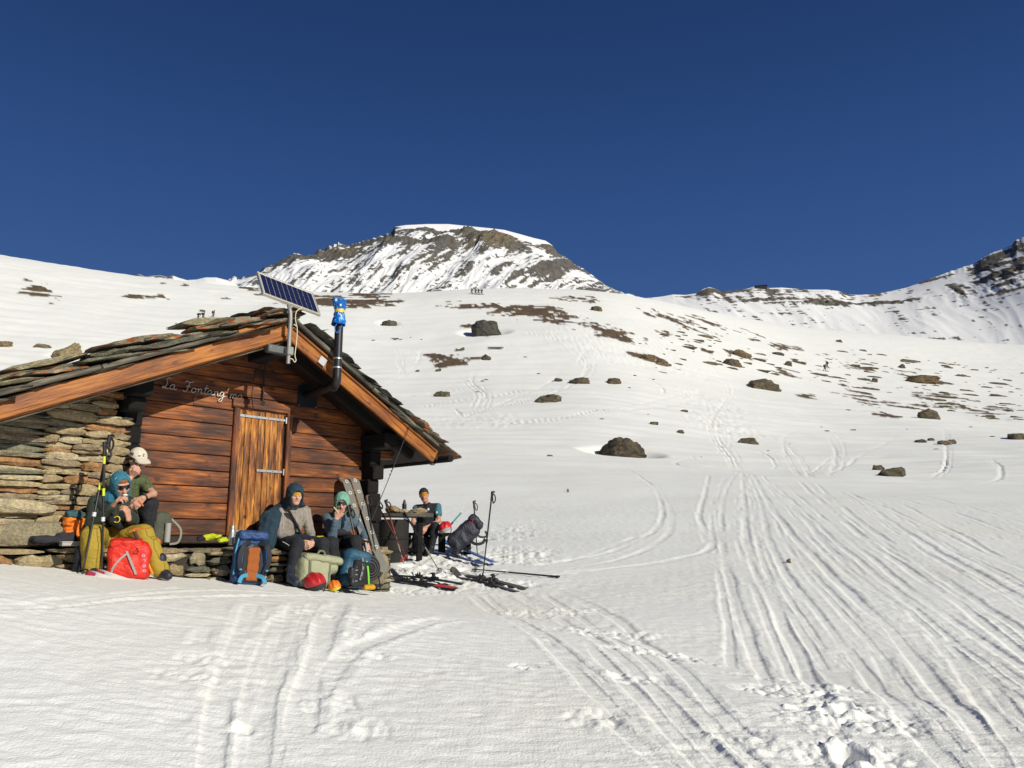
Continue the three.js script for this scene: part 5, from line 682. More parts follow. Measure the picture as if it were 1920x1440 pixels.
{ // eater in mustard trousers
  const J = jointsHut({ pelvis: [196, 1001, 0.40], chest: [205, 962, 0.45], neck: [211, 934, 0.52], head: [226, 910, 0.62], sL: [178, 942, 0.43], sR: [240, 944, 0.52], eL: [171, 986, 0.58], wL: [213, 947, 0.80], eR: [249, 976, 0.60], wR: [241, 974, 0.84], hL: [183, 1004, 0.42], hR: [214, 1004, 0.42], kL: [174, 1006, 0.9], kR: [268, 1003, 0.86], aL: [172, 1064, 0.92], aR: [300, 1066, 1.02], tL: [180, 1077, 1.06], tR: [316, 1077, 1.12] });
  person({ label: 'person in mustard trousers and dark green top, eating, teal scarf over the head', J, seed: 1, skin: [0.52, 0.27, 0.18], face: W(0.72, -0.42, 0.55), up: V3(-0.1, 1, 0.2), glasses: DARK_LENS, hair: std(lin(0.2, 0.08, 0.03), 0.8),
    hands: { L: { dir: W(0.6, 0.62, 0.3), palm: W(0.2, 0.3, -0.9), side: W(0.3, 0.6, -0.3), curl: 0.75 }, R: { dir: W(-0.1, 0.9, 0.25), palm: W(-0.8, 0.1, 0.2), side: W(0.1, 0, -1), curl: 0.65 } },
    shirt: { mat: cloth(0.022, 0.034, 0.024), extra: 0.014 }, legs: { mat: cloth(0.34, 0.235, 0.022, 0.8), extra: 0.04 }, boots: std(lin(0.016, 0.018, 0.028), 0.6),
    more: ({ hf, onHead, at0, g, wear, J }) => {
      const print = document.createElement('canvas'); void print;
      const buff = cloth(0.03, 0.16, 0.24); onHead('head_scarf', (x, y, z) => { const shell = Math.max(skull(x, y, z) - 0.017 + 0.004 * n3(x * 30, y * 45, z * 30), 0.0 - (skull(x, y, z) - 0.003)), face = ell(x, y, z, 0, 0.012, 0.12, 0.07, 0.1, 0.1); return Math.max(shell, -face); }, buff, undefined, 0.005);
      wear('neck_scarf', [cap(J.neck, hf.world(0, -0.075, -0.01), 0.085, 0.074), cap(hf.world(-0.03, -0.06, -0.06), mid(J.neck, J.sL, 0.3), 0.05, 0.055)], buff, fold(0.012, 26, 0.6, 3), 0.03, 0.008, (x, y, z) => { const l = hf.local(x, y, z); return -ell(l[0], l[1], l[2], 0, -0.03, 0.12, 0.07, 0.085, 0.1); });
      const st = std(lin(0.5, 0.6, 0.62), 0.8); for (const a of [-0.55, -0.25, 0.1, 0.4]) part('scarf_stripe', at0(tube([-0.9, -0.5, 0, 0.5, 0.9].map((t) => hf.world(Math.sin(t) * 0.094, 0.038 + Math.cos(t) * 0.096 - 0.005, -0.012 + a * 0.11)), 0.0028, 20, 4)), st, g);
      part('snack', at0(new THREE.SphereGeometry(0.02, 10, 8).scale(1.3, 0.7, 1).translate(...hf.world(0.0, -0.058, 0.118).toArray())), std(lin(0.75, 0.72, 0.65), 0.8), g);
      wear('chest_strap', [cap(mid(J.sL, J.chest, 0.12).add(V3(0.05, 0.02, 0.1)), mid(J.chest, J.pelvis, 0.6).add(V3(0.09, 0, 0.11)), 0.018)], BLACK_CLOTH, () => 0, 0.01, 0.008);
      const gl = onHut(219, 974, 0.78); part('carabiner', at0(new THREE.TorusGeometry(0.03, 0.006, 6, 16).translate(gl.x, gl.y, gl.z)), std(lin(0.6, 0.5, 0.03), 0.4), g);
      wear('belt_pouch', [cap(onHut(212, 975, 0.72), onHut(224, 985, 0.72), 0.05, 0.045)], BLACK_CLOTH, fold(0.01, 20), 0.02, 0.01);
    } });
}
{ // one in the pale cap
  const J = jointsHut({ pelvis: [232, 988, 0.14], chest: [233, 938, 0.20], neck: [242, 893, 0.30], head: [259, 864, 0.41], sL: [208, 905, 0.22], sR: [268, 904, 0.30], eL: [224, 935, 0.52], wL: [246, 893, 0.50], eR: [287, 926, 0.50], wR: [268, 934, 0.66], hL: [221, 990, 0.16], hR: [244, 990, 0.16], kL: [232, 968, 0.52], kR: [282, 946, 0.46], aL: [247, 1008, 0.5], aR: [275, 1003, 0.44], tL: [262, 1018, 0.6], tR: [294, 1014, 0.56] });
  person({ label: 'person in a pale cap and olive t-shirt, chin on hand, leaning over one knee', J, seed: 5, skin: [0.5, 0.27, 0.19], face: W(0.68, -0.3, 0.6), up: V3(0, 1, 0.15), glasses: DARK_LENS, hair: std(lin(0.02, 0.015, 0.012), 0.8),
    hands: { L: { dir: W(0.7, 0.55, 0.35), palm: W(0.2, 0.4, -0.6), side: W(0, 0.6, 0.6), curl: 1.25 }, R: { dir: W(-0.55, -0.75, 0.25), palm: W(-0.3, -0.1, -0.9), side: W(-0.5, 0.6, 0.4), curl: 0.35 } },
    shirt: { mat: cloth(0.085, 0.105, 0.045), extra: 0.012, sleeve: 0.42 }, legs: { mat: BLACK_CLOTH, extra: 0.012 }, boots: std(lin(0.75, 0.16, 0.015), 0.45),
    more: ({ hf, onHead, at0, g, J }) => {
      const cm = cloth(0.62, 0.56, 0.46); const cp = onHead('cap', (x, y, z) => { const crown = Math.max(ell(x, y, z, 0, 0.04, -0.012, 0.09, 0.103, 0.107), 0.048 - y), brim = Math.max(ell(x, y, z, 0, 0.05 - (z - 0.09) * 0.24 - x * x * 3, 0.125, 0.078, 0.0066, 0.095), 0.03 - z); return smin(crown, brim, 0.008); }, cm, [-0.14, -0.1, -0.2, 0.14, 0.17, 0.23], 0.0046);
      const bm = std(lin(0.05, 0.05, 0.06), 0.8); for (const k of [0, 1, 2, 3]) { const a = 1.0 + k * 0.13; part('cap_stripe', at0(tube([hf.world(-Math.sin(a) * 0.0925, 0.075, Math.cos(a) * 0.1 - 0.012), hf.world(-Math.sin(a) * 0.086, 0.1, Math.cos(a) * 0.094 - 0.012)], 0.004, 4, 4)), bm, cp); }
      part('cap_badge', at0(new THREE.SphereGeometry(0.009, 8, 6).translate(...hf.world(0.012, 0.078, 0.086).toArray())), std(lin(0.5, 0.12, 0.12), 0.7), cp);
      const a = mid(J.wR, J.eR, 0.1), d = J.eR.clone().sub(J.wR).normalize(), wt = part('wrist_watch', new THREE.TorusGeometry(0.031, 0.01, 8, 20), BLACKPAINT, g); wt.position.copy(a).sub(g.position); wt.quaternion.setFromUnitVectors(V3(0, 0, 1), d);
      part('carrot', at0(tube([onHut(259, 938, 0.74), onHut(269, 949, 0.76)], 0.009, 4, 6)), std(lin(0.5, 0.13, 0.03), 0.7), g);
    } });
}
{ // one in the hooded poncho
  const J = jointsHut({ pelvis: [531, 1009, 0.36], chest: [545, 980, 0.42], neck: [549, 951, 0.47], head: [553, 929, 0.53], sL: [524, 961, 0.36], sR: [573, 960, 0.42], eL: [526, 1002, 0.52], wL: [561, 1021, 0.78], eR: [582, 1001, 0.52], wR: [588, 1019, 0.76], hL: [523, 1012, 0.38], hR: [547, 1012, 0.38], kL: [559, 1020, 0.86], kR: [606, 1020, 0.82], aL: [546, 1080, 0.86], aR: [603, 1082, 0.86], tL: [556, 1090, 1.02], tR: [612, 1092, 1.02] });
  person({ label: 'person in grey shirt with a dark blue hooded jacket draped over head and shoulders', J, seed: 8, skin: [0.58, 0.33, 0.23], face: W(0.56, -0.06, 0.83), glasses: GOLD_LENS,
    hands: { L: { dir: W(0.85, -0.2, 0.45), palm: W(0.2, -0.6, -0.5), side: W(0, 0.7, 0.5), curl: 0.7 }, R: { dir: W(-0.6, -0.35, 0.6), palm: W(-0.5, -0.5, -0.5), side: W(-0.2, 0.8, 0.2), curl: 0.7 } },
    shirt: { mat: cloth(0.27, 0.235, 0.2), extra: 0.012 }, legs: { mat: cloth(0.014, 0.016, 0.024), extra: 0.012 }, boots: std(lin(0.02, 0.03, 0.06), 0.6),
    more: ({ hf, wear, at0, g, J, onHead }) => {
      const m = cloth(0.012, 0.034, 0.055); const hood = onHead('hood', (x, y, z) => Math.max(Math.min(skull(x, y, z) - 0.027, ell(x, y, z, 0, -0.02, -0.05, 0.095, 0.12, 0.08)) + 0.006 * n3(x * 25, y * 18, z * 25), -(skull(x, y, z) - 0.008), -ell(x, y, z, 0, -0.06, 0.12, 0.073, 0.115, 0.105)), m, [-0.16, -0.2, -0.2, 0.16, 0.18, 0.2], 0.0062); void hood;
      const q = (x, y, b) => onHut(x, y, b); wear('draped_jacket', [cap(hf.world(-0.03, -0.06, -0.08), q(529, 956, 0.32), 0.075, 0.075), cap(q(529, 956, 0.3), q(507, 976, 0.38), 0.09, 0.115), cap(q(507, 976, 0.38), q(493, 1008, 0.44), 0.115, 0.085), cap(q(510, 975, 0.42), q(507, 1022, 0.56), 0.09, 0.055), cap(q(540, 956, 0.3), q(562, 955, 0.3), 0.06, 0.06), cap(hf.world(0.06, -0.07, -0.03), q(570, 950, 0.4), 0.04, 0.035), cap(q(515, 990, 0.32), q(494, 1022, 0.36), 0.05, 0.04)], m, fold(0.022, 15, 0.3, 4), 0.05, 0.0105);
      wear('bag_strap', [cap(q(541, 957, 0.53), q(557, 985, 0.56), 0.016), cap(q(557, 985, 0.56), q(565, 1005, 0.52), 0.016)], BLACK_CLOTH, () => 0, 0.01, 0.008);
      part('trouser_mark', at0(tube([q(530, 1016, 0.66), q(536, 1019, 0.74), q(542, 1023, 0.82)], 0.006, 10, 4)), std(lin(0.7, 0.7, 0.7), 0.6), g);
    } });
}
{ // one in the mint hood
  const J = jointsHut({ pelvis: [629, 1009, 0.36], chest: [633, 986, 0.42], neck: [637, 962, 0.50], head: [641, 944, 0.56], sL: [613, 972, 0.39], sR: [660, 972, 0.42], eL: [623, 1004, 0.64], wL: [630, 973, 0.72], eR: [680, 1000, 0.50], wR: [684, 1014, 0.74], hL: [620, 1012, 0.38], hR: [643, 1012, 0.38], kL: [622, 1021, 0.84], kR: [667, 1016, 0.82], aL: [630, 1082, 0.84], aR: [668, 1082, 0.86], tL: [636, 1092, 0.98], tR: [676, 1092, 1.0] });
  person({ label: 'person with mint green head scarf and blue shirt, resting mouth on a fist', J, seed: 12, skin: [0.5, 0.27, 0.19], face: W(0.18, -0.22, 0.95), glasses: DARK_LENS, hair: std(lin(0.07, 0.04, 0.02), 0.8),
    hands: { L: { dir: W(0.5, 0.8, -0.1), palm: W(0.3, 0, -0.9), side: W(-0.9, 0.3, 0), curl: 1.25 }, R: { dir: W(0.3, -0.75, 0.5), palm: W(-0.3, -0.5, -0.6), side: W(-0.9, -0.2, 0.2), curl: 0.3 } },
    shirt: { mat: cloth(0.075, 0.115, 0.155), extra: 0.012 }, legs: { mat: BLACK_CLOTH, extra: 0.014 }, boots: BOOT_BLACK,
    more: ({ hf, onHead, at0, g, wear, J }) => {
      const m = cloth(0.16, 0.36, 0.27); onHead('head_scarf', (x, y, z) => Math.max(skull(x, y, z) - 0.02 + 0.004 * n3(x * 30, y * 40, z * 30), -(skull(x, y, z) - 0.006), -ell(x, y, z, 0, -0.03, 0.12, 0.07, 0.098, 0.1)), m, undefined, 0.0055);
      wear('neck_scarf', [cap(hf.world(-0.06, -0.06, 0.0), mid(J.neck, J.sL, 0.25), 0.035, 0.055), cap(hf.world(0.07, -0.04, 0), hf.world(0.09, -0.14, 0.03), 0.022, 0.03), cap(J.neck, hf.world(0, -0.09, -0.03), 0.075, 0.06)], cloth(0.03, 0.1, 0.085), fold(0.012, 24, 0.5, 6), 0.03, 0.0085);
      part('bread_stick', at0(tube([onHut(626, 951, 0.74), onHut(635, 963, 0.8)], 0.009, 4, 6)), std(lin(0.6, 0.46, 0.25), 0.8), g);
      wear('waist_pouch', [cap(onHut(631, 998, 0.62), onHut(643, 998, 0.62), 0.04)], cloth(0.02, 0.015, 0.018), fold(0.008, 20), 0.02, 0.009);
    } });
}
const E_AT = (x, y, b) => atRange(x, y, 14.6 - b), E_TOWARD = W(0.11, 0, 1);
{ // one at the table
  const J = Object.fromEntries(Object.entries({ pelvis: [797, 987, 0], chest: [799, 967, 0.05], neck: [801, 947, 0.09], head: [795, 929, 0.15], sL: [781, 954, 0.06], sR: [820, 951, 0.06], eL: [774, 980, 0.14], wL: [783, 993, 0.34], eR: [823, 976, 0.16], wR: [800, 988, 0.36], hL: [788, 990, 0.02], hR: [807, 990, 0.02], kL: [783, 990, 0.42], kR: [816, 987, 0.4], aL: [784, 1026, 0.4], aR: [809, 1027, 0.4], tL: [786, 1034, 0.55], tR: [804, 1034, 0.55] }).map(([k, p]) => [k, E_AT(...p)]));
  person({ label: 'person in a navy and teal t-shirt sitting on the plank bench by the table', J, seed: 15, skin: [0.46, 0.23, 0.15], face: W(0.05, -0.1, 1), up: V3(-0.12, 1, 0.1), glasses: GOLD_LENS, hair: std(lin(0.02, 0.014, 0.01), 0.75),
    hands: { L: { dir: W(0.35, -0.85, 0.4), palm: W(0.4, -0.2, -0.8), side: W(0.9, 0.2, 0.2), curl: 0.45 }, R: { dir: W(-0.5, -0.75, 0.35), palm: W(-0.3, -0.3, -0.8), side: W(-0.8, 0.5, 0.3), curl: 0.4 } },
    shirt: { mat: cloth(0.01, 0.012, 0.022), extra: 0.012, sleeve: 0.3 }, legs: { mat: cloth(0.01, 0.011, 0.016), extra: 0.012 }, boots: BOOT_BLACK,
    more: ({ wear, J, at0, g }) => {
      const teal = cloth(0.04, 0.15, 0.19); for (const s of ['L', 'R']) wear('sleeve', [cap(J['s' + s], mid(J['s' + s], J['e' + s], 0.5), 0.076, 0.068)], teal, fold(0.008, 14), 0.02, 0.011);
      const w = std(lin(0.6, 0.65, 0.66), 0.7); part('chest_badge', at0(new THREE.SphereGeometry(0.02, 10, 8).scale(1, 1.2, 0.3).translate(...E_AT(803, 955, 0.225).toArray())), w, g); part('chest_badge', at0(new THREE.SphereGeometry(0.018, 10, 8).scale(1.2, 0.8, 0.3).translate(...E_AT(791, 954, 0.22).toArray())), w, g); part('sleeve_badge', at0(new THREE.SphereGeometry(0.02, 10, 8).scale(1, 1.1, 0.4).translate(...E_AT(819, 961, 0.165).toArray())), w, g);
    } });
}
// ---------------------------------------------------------------- ski tourers far up the slope
function tourer(px, py, label, group, jac, bend = 0, turn = 1) {
  const p = ground(px, py, 60), g = thing('person', label, 'ski tourer', group, V3(p.x, groundY(p.x, p.z) - 0.03, p.z)), s = turn, v = (x, y, z = 0) => V3(x * s, y, z);
  const chest = v(0.02 + bend * 0.35, 1.28 - bend * 0.25), hip = v(0, 0.92), head = v(0.06 + bend * 0.55, 1.62 - bend * 0.4);
  const L = [cap(hip, v(0.16, 0.5, 0.08), 0.11, 0.08), cap(v(0.16, 0.5, 0.08), v(0.12, 0.08, 0.08), 0.08, 0.07), cap(hip, v(-0.12, 0.5, -0.08), 0.11, 0.08), cap(v(-0.12, 0.5, -0.08), v(-0.3, 0.1, -0.08), 0.08, 0.07), cap(v(0.12, 0.06, 0.08), v(0.26, 0.05, 0.08), 0.06), cap(v(-0.3, 0.07, -0.08), v(-0.15, 0.05, -0.08), 0.06)];
  const T = [cap(hip, chest, 0.15, 0.17), cap(chest, v(chest.x * s + 0.25, 1.0, 0.25), 0.09, 0.05), cap(chest, v(chest.x * s + 0.05, 1.0, -0.28), 0.09, 0.05)];
  part('body', nets(field([...L, cap(hip, chest, 0.13, 0.14), cap(chest, head, 0.07, 0.08), cap(head, head, 0.1)], 0.05), [-0.7, 0, -0.5, 1.0, 1.9, 0.5], 0.045), std(lin(0.02, 0.02, 0.024), 0.9), g);
  part('jacket', nets(field(T, 0.06), [-0.7, 0.7, -0.5, 1.0, 1.7, 0.5], 0.045), jac, g);
  part('backpack', nets(field([cap(v(chest.x * s - 0.24, 1.38 - bend * 0.2), v(-0.22, 1.02), 0.13, 0.12)], 0.03), [-0.8, 0.7, -0.5, 0.8, 1.8, 0.5], 0.045), std(lin(0.03, 0.02, 0.025), 0.9), g);
  for (const z of [0.08, -0.08]) { const k = part('ski', new THREE.BoxGeometry(1.7, 0.02, 0.1), std(lin(0.03, 0.03, 0.035), 0.6), g); k.position.set(0.1 * s, 0.04, z); }
  for (const z of [0.27, -0.3]) part('ski_pole', tube([v(chest.x * s + (z > 0 ? 0.27 : 0.07), 1.05, z), v(z > 0 ? 0.5 : -0.2, 0.02, z * 1.1)], 0.02, 4, 5), std(lin(0.03, 0.03, 0.03), 0.6), g);
}
const RED = cloth(0.22, 0.02, 0.035), NAVY = cloth(0.02, 0.02, 0.03), OLIVE = cloth(0.05, 0.06, 0.05);
[[884.5, 551.5, RED, 'leading of the four ski tourers on the snow crest below the peak'], [891.5, 552, RED, 'second of the four ski tourers on the snow crest, in dark red'], [897, 552.2, NAVY, 'third of the four ski tourers on the snow crest, in dark clothes'], [903, 552.4, OLIVE, 'last of the four ski tourers on the snow crest']].forEach(([x, y, m, l], i) => tourer(x, y, l, 'ski tourers on the crest', m, 0.15 + 0.1 * (i % 2), -1));
tourer(371, 600, 'bent ski tourer, leftmost of three above the hut roof', 'ski tourers above the hut roof', NAVY, 0.9, 1); tourer(380, 600, 'ski tourer in the middle of the three above the hut roof', 'ski tourers above the hut roof', NAVY, 0.35, 1); tourer(399, 597, 'striding ski tourer in dark red, rightmost of three above the hut roof', 'ski tourers above the hut roof', RED, 0.3, 1);
tourer(1547, 696, 'lower of two ski tourers among the rocks on the right slope', 'ski tourers among the rocks', NAVY, 0.2, 1); tourer(1551.5, 690, 'upper of two ski tourers among the rocks on the right slope', 'ski tourers among the rocks', NAVY, 0.2, -1);
// ---------------------------------------------------------------- packs, skis, poles and the rest
const rbox = (p, s, r, rot) => ({ p, s, r, rot });
function softGeo(boxes, cell, k, f) {   // rounded boxes grown together, with cloth folds
  const L = boxes.map((b) => { const c = Math.cos(b.rot ?? 0), s = Math.sin(b.rot ?? 0); return (x, y, z) => { x -= b.p[0]; y -= b.p[1]; z -= b.p[2]; const y2 = y * c + z * s, z2 = z * c - y * s, qx = Math.abs(x) - b.s[0] + b.r, qy = Math.abs(y2) - b.s[1] + b.r, qz = Math.abs(z2) - b.s[2] + b.r; return Math.hypot(Math.max(qx, 0), Math.max(qy, 0), Math.max(qz, 0)) + Math.min(Math.max(qx, qy, qz), 0) - b.r; }; });
  const bd = [1e9, 1e9, 1e9, -1e9, -1e9, -1e9]; for (const b of boxes) { const m = Math.max(...b.s); for (let i = 0; i < 3; i++) { const e = b.rot ? (i ? m : b.s[0]) : b.s[i]; bd[i] = Math.min(bd[i], b.p[i] - e - 0.03); bd[i + 3] = Math.max(bd[i + 3], b.p[i] + e + 0.03); } }
  return nets((x, y, z) => { let d = 1e3; for (const q of L) { const v = q(x, y, z); d = d > 900 ? v : smin(d, v, k); } return d + f(x, y, z); }, bd, cell);
}
const sitOn = (p, g) => { g.position.copy(p); return g; };
const web = (r, g, b) => std(lin(r, g, b), 0.75);
function strapGeo(pts, w, t = 0.005, seg = 24) { const c = new THREE.CatmullRomCurve3(pts, false, 'centripetal'), P = [], I = [], up = V3(0, 0, 1); for (let i = 0; i <= seg; i++) { const p = c.getPoint(i / seg), d = c.getTangent(i / seg), s = d.clone().cross(up); if (s.length() < 0.05) s.set(1, 0, 0); s.normalize(); const n = s.clone().cross(d).normalize(); for (const [a, b] of [[-1, -1], [1, -1], [1, 1], [-1, 1]]) { const q = p.clone().addScaledVector(s, a * w / 2).addScaledVector(n, b * t / 2); P.push(q.x, q.y, q.z); } } for (let i = 0; i < seg; i++) for (let j = 0; j < 4; j++) { const a = i * 4 + j, b = i * 4 + (j + 1) % 4; I.push(a, b, a + 4, b, b + 4, a + 4); } const g = new THREE.BufferGeometry(); g.setAttribute('position', new THREE.Float32BufferAttribute(P, 3)); g.setIndex(I); return toCreasedNormals(g, 0.5); }
const HY = HUT_ROT;   // packs on the bench's side face along the hut's own axes
{ // red pack
  const p = onHut(238, 1086, 1.06), g = thing('backpack', 'bright red alpine backpack with grey straps, standing in front of the mustard trousers', 'backpack', null, p); g.rotation.set(-0.12, 0.35, 0.03); g.scale.set(0.94, 0.86, 0.94);
  const m = new THREE.MeshPhysicalMaterial({ color: lin(0.62, 0.022, 0.008), roughness: 0.55, sheen: 0.2, bumpMap: fabricBump, bumpScale: 0.009 });
  part('pack_body', softGeo([rbox([0, 0.18, 0], [0.2, 0.19, 0.12], 0.07), rbox([0, 0.32, -0.01], [0.18, 0.09, 0.11], 0.06)], 0.0145, 0.05, fold(0.016, 11, 0.6, 2)), m, g); part('pack_lid', softGeo([rbox([-0.04, 0.395, 0.02], [0.15, 0.05, 0.11], 0.04, 0.25)], 0.014, 0.03, fold(0.016, 14, 0.6, 7)), m, g);
  const grey = web(0.32, 0.3, 0.27); part('strap', strapGeo([V3(-0.02, 0.29, 0.135), V3(0.02, 0.2, 0.142), V3(0.09, 0.04, 0.14)], 0.022), grey, g); part('strap', strapGeo([V3(-0.01, 0.27, 0.138), V3(-0.08, 0.19, 0.142), V3(-0.13, 0.1, 0.132), V3(-0.14, 0.0, 0.12)], 0.02), grey, g); part('strap', strapGeo([V3(-0.21, 0.13, 0.05), V3(-0.13, 0.1, 0.135)], 0.02), grey, g);
  for (let i = 0; i < 5; i++) part('lash_loop', new THREE.TorusGeometry(0.012, 0.004, 6, 12), web(0.5, 0.42, 0.6), g).position.set(0.13 + i * 0.008, 0.3 - i * 0.055, 0.115);
  part('cord', tube([V3(0.06, 0.34, 0.13), V3(0.09, 0.28, 0.14), V3(0.05, 0.27, 0.14), V3(0.08, 0.33, 0.135)], 0.004, 20, 5), web(0.3, 0.01, 0.01), g);
}
function iceAxe(a, b, col, label) {   // a: head, b: spike
  const d = b.clone().sub(a), L = d.length(), g = thing('ice_axe', label, 'ice axe', null, b.clone()); g.quaternion.setFromUnitVectors(V3(0, -1, 0), d.clone().normalize());
  part('shaft', new THREE.CylinderGeometry(0.013, 0.014, L * 0.94, 10).translate(0, L * 0.5, 0), std(col, 0.4), g); part('spike', new THREE.ConeGeometry(0.012, 0.06, 8).rotateX(Math.PI).translate(0, 0.01, 0), STEEL, g);
  part('grip', new THREE.CylinderGeometry(0.016, 0.016, L * 0.35, 10).translate(0, L * 0.78, 0), std(lin(0.05, 0.02, 0.015), 0.7), g);
  const s = new THREE.Shape(); s.moveTo(-0.06, 0.0); s.lineTo(0.0, 0.015); s.quadraticCurveTo(0.1, 0.02, 0.17, -0.05); s.quadraticCurveTo(0.09, -0.012, 0, -0.014); s.lineTo(-0.07, -0.02); s.closePath(); part('axe_head', new THREE.ExtrudeGeometry(s, { depth: 0.008, bevelEnabled: true, bevelSize: 0.002, bevelThickness: 0.002, bevelSegments: 1 }).scale(0.7, 0.7, 1).translate(0, L * 0.985, -0.004), std(lin(0.6, 0.16, 0.02), 0.4), g); return g;
}
iceAxe(onHut(250, 992, 1.13), onHut(287, 1079, 1.16), lin(0.68, 0.22, 0.01), 'orange shafted ice axe lashed along the red backpack');
function skiPole(top, tip, o) {
  const d = tip.clone().sub(top), L = d.length(), g = thing('ski_pole', o.label, 'ski pole', o.group, tip.clone()); g.quaternion.setFromUnitVectors(V3(0, -1, 0), d.clone().normalize()); if (o.spin) g.rotateY(o.spin);
  const sm = std(o.shaft ?? lin(0.015, 0.015, 0.017), 0.4), low = o.lower ? std(o.lower, 0.4, { metalness: 0.3 }) : sm, b = o.sunk ?? 0.06;
  part('shaft', new THREE.CylinderGeometry(0.0125, 0.0125, L * 0.55, 10).translate(0, L * 0.66, 0), sm, g); part('lower_shaft', new THREE.CylinderGeometry(0.0105, 0.008, L * 0.42, 10).translate(0, L * 0.21, 0), low, g);
  part('grip', new THREE.LatheGeometry([[0, 0], [0.013, 0], [0.016, 0.03], [0.014, 0.06], [0.017, 0.1], [0.02, 0.125], [0.017, 0.14], [0, 0.143]].map(([x, y]) => new THREE.Vector2(x, y)), 12).translate(0, L - 0.143, 0), std(o.grip ?? lin(0.012, 0.012, 0.013), 0.6), g);
  part('grip_hook', tube([V3(0, L - 0.015, 0), V3(0.02, L - 0.005, 0), V3(0.04, L - 0.012, 0)], 0.012, 8, 8), std(o.grip ?? lin(0.012, 0.012, 0.013), 0.6), g);
  if (o.strap !== 0) part('wrist_strap', strapGeo([V3(0.012, L - 0.03, 0), V3(0.05, L - 0.07, 0.01), V3(0.058, L - 0.14, 0.012), V3(0.035, L - 0.175, 0.01), V3(0.02, L - 0.12, 0.0), V3(0.012, L - 0.05, 0)], 0.018, 0.004), std(o.strap ?? lin(0.015, 0.015, 0.017), 0.8), g);
  part('clamp', new THREE.CylinderGeometry(0.018, 0.018, 0.04, 10).translate(0, L * 0.42, 0), std(o.clamp ?? lin(0.02, 0.02, 0.02), 0.4), g); if (o.accent) for (const t of [0.86, 0.62]) part('shaft_band', new THREE.CylinderGeometry(0.0132, 0.0132, 0.07, 10).translate(0, L * t, 0), std(o.accent, 0.5), g);
  const bs = part('basket', new THREE.TorusGeometry(0.036, 0.005, 6, 18).rotateX(Math.PI / 2).translate(0, b, 0), std(o.basket ?? lin(0.012, 0.012, 0.012), 0.6), g); for (let k = 0; k < 3; k++) part('basket_spoke', new THREE.CylinderGeometry(0.004, 0.004, 0.07, 5).rotateZ(Math.PI / 2).rotateY(k * Math.PI / 3).translate(0, b, 0), bs.material, bs);
  return g;
}
const YEL = lin(0.55, 0.62, 0.02);
skiPole(onHut(196, 828, 1.0), onHut(191, 1082, 1.04), { label: 'upright black ski pole with yellow markings beside the eater', group: 'black and yellow poles', accent: YEL, clamp: lin(0.6, 0.6, 0.6), spin: 1 });
skiPole(onHut(206, 815, 0.9), onHut(154, 1080, 1.04), { label: 'slanting black ski pole with yellow markings crossing behind the upright one', group: 'black and yellow poles', accent: YEL, clamp: lin(0.6, 0.6, 0.6) });
skiPole(onHut(687, 929, 0.35), onHut(714, 1106, 0.98), { label: 'black ski pole leaning across the upright skis', group: 'poles by the upright skis', grip: lin(0.12, 0.07, 0.04) });
skiPole(onHut(652, 948, 0.66), onHut(688, 1104, 0.98), { label: 'thin black ski pole leaning beside the mint scarf', group: 'poles by the upright skis' });
const T_AT = (x, y, r) => atRange(x, y, r);
skiPole(T_AT(703, 938, 12.3), T_AT(765, 1050, 12.0), { label: 'dark red ski pole leaning from the hut corner towards the snow', group: 'poles leaning on the table', shaft: lin(0.09, 0.012, 0.015), basket: lin(0.6, 0.05, 0.06) });
skiPole(T_AT(722, 938, 12.6), T_AT(757, 1056, 12.0), { label: 'ski pole with orange and pale shaft leaning on the table front', group: 'poles leaning on the table', shaft: lin(0.2, 0.06, 0.035), lower: lin(0.4, 0.36, 0.3), basket: lin(0.6, 0.05, 0.06) });
skiPole(T_AT(758, 961, 13.2), T_AT(826, 1074, 11.6), { label: 'pale grey ski pole slanting from the table down to the right', group: 'poles leaning on the table', lower: lin(0.5, 0.48, 0.42), spin: 2.6 });
const stand = (x, y, r) => { const p = T_AT(x, y, r); p.y = groundY(p.x, p.z) - 0.03; return p; };
{ const p = ground(895.5, 1040); p.y = groundY(p.x, p.z) - 0.04; const r = Math.hypot(p.x, p.z); skiPole(T_AT(888, 939, r), p, { label: 'dark brown ski pole standing in the snow right of the navy backpack', strap: lin(0.06, 0.05, 0.04), grip: lin(0.03, 0.022, 0.018), spin: 0.2 }); }
{ const p = ground(905, 1080); p.y = groundY(p.x, p.z) - 0.02; const r = Math.hypot(p.x, p.z); skiPole(T_AT(923, 921, r), p, { label: 'tall black ski pole standing alone in the snow, loop hanging right', sunk: 0.02 }); }
{ const a = ground(1048, 1086), b = ground(885, 1071); a.y = groundY(a.x, a.z) + 0.025; b.y = groundY(b.x, b.z) + 0.03; skiPole(a, b, { label: 'black ski pole lying flat on the snow beyond the grey skis', clamp: lin(0.5, 0.5, 0.5), spin: 1.2 }); }
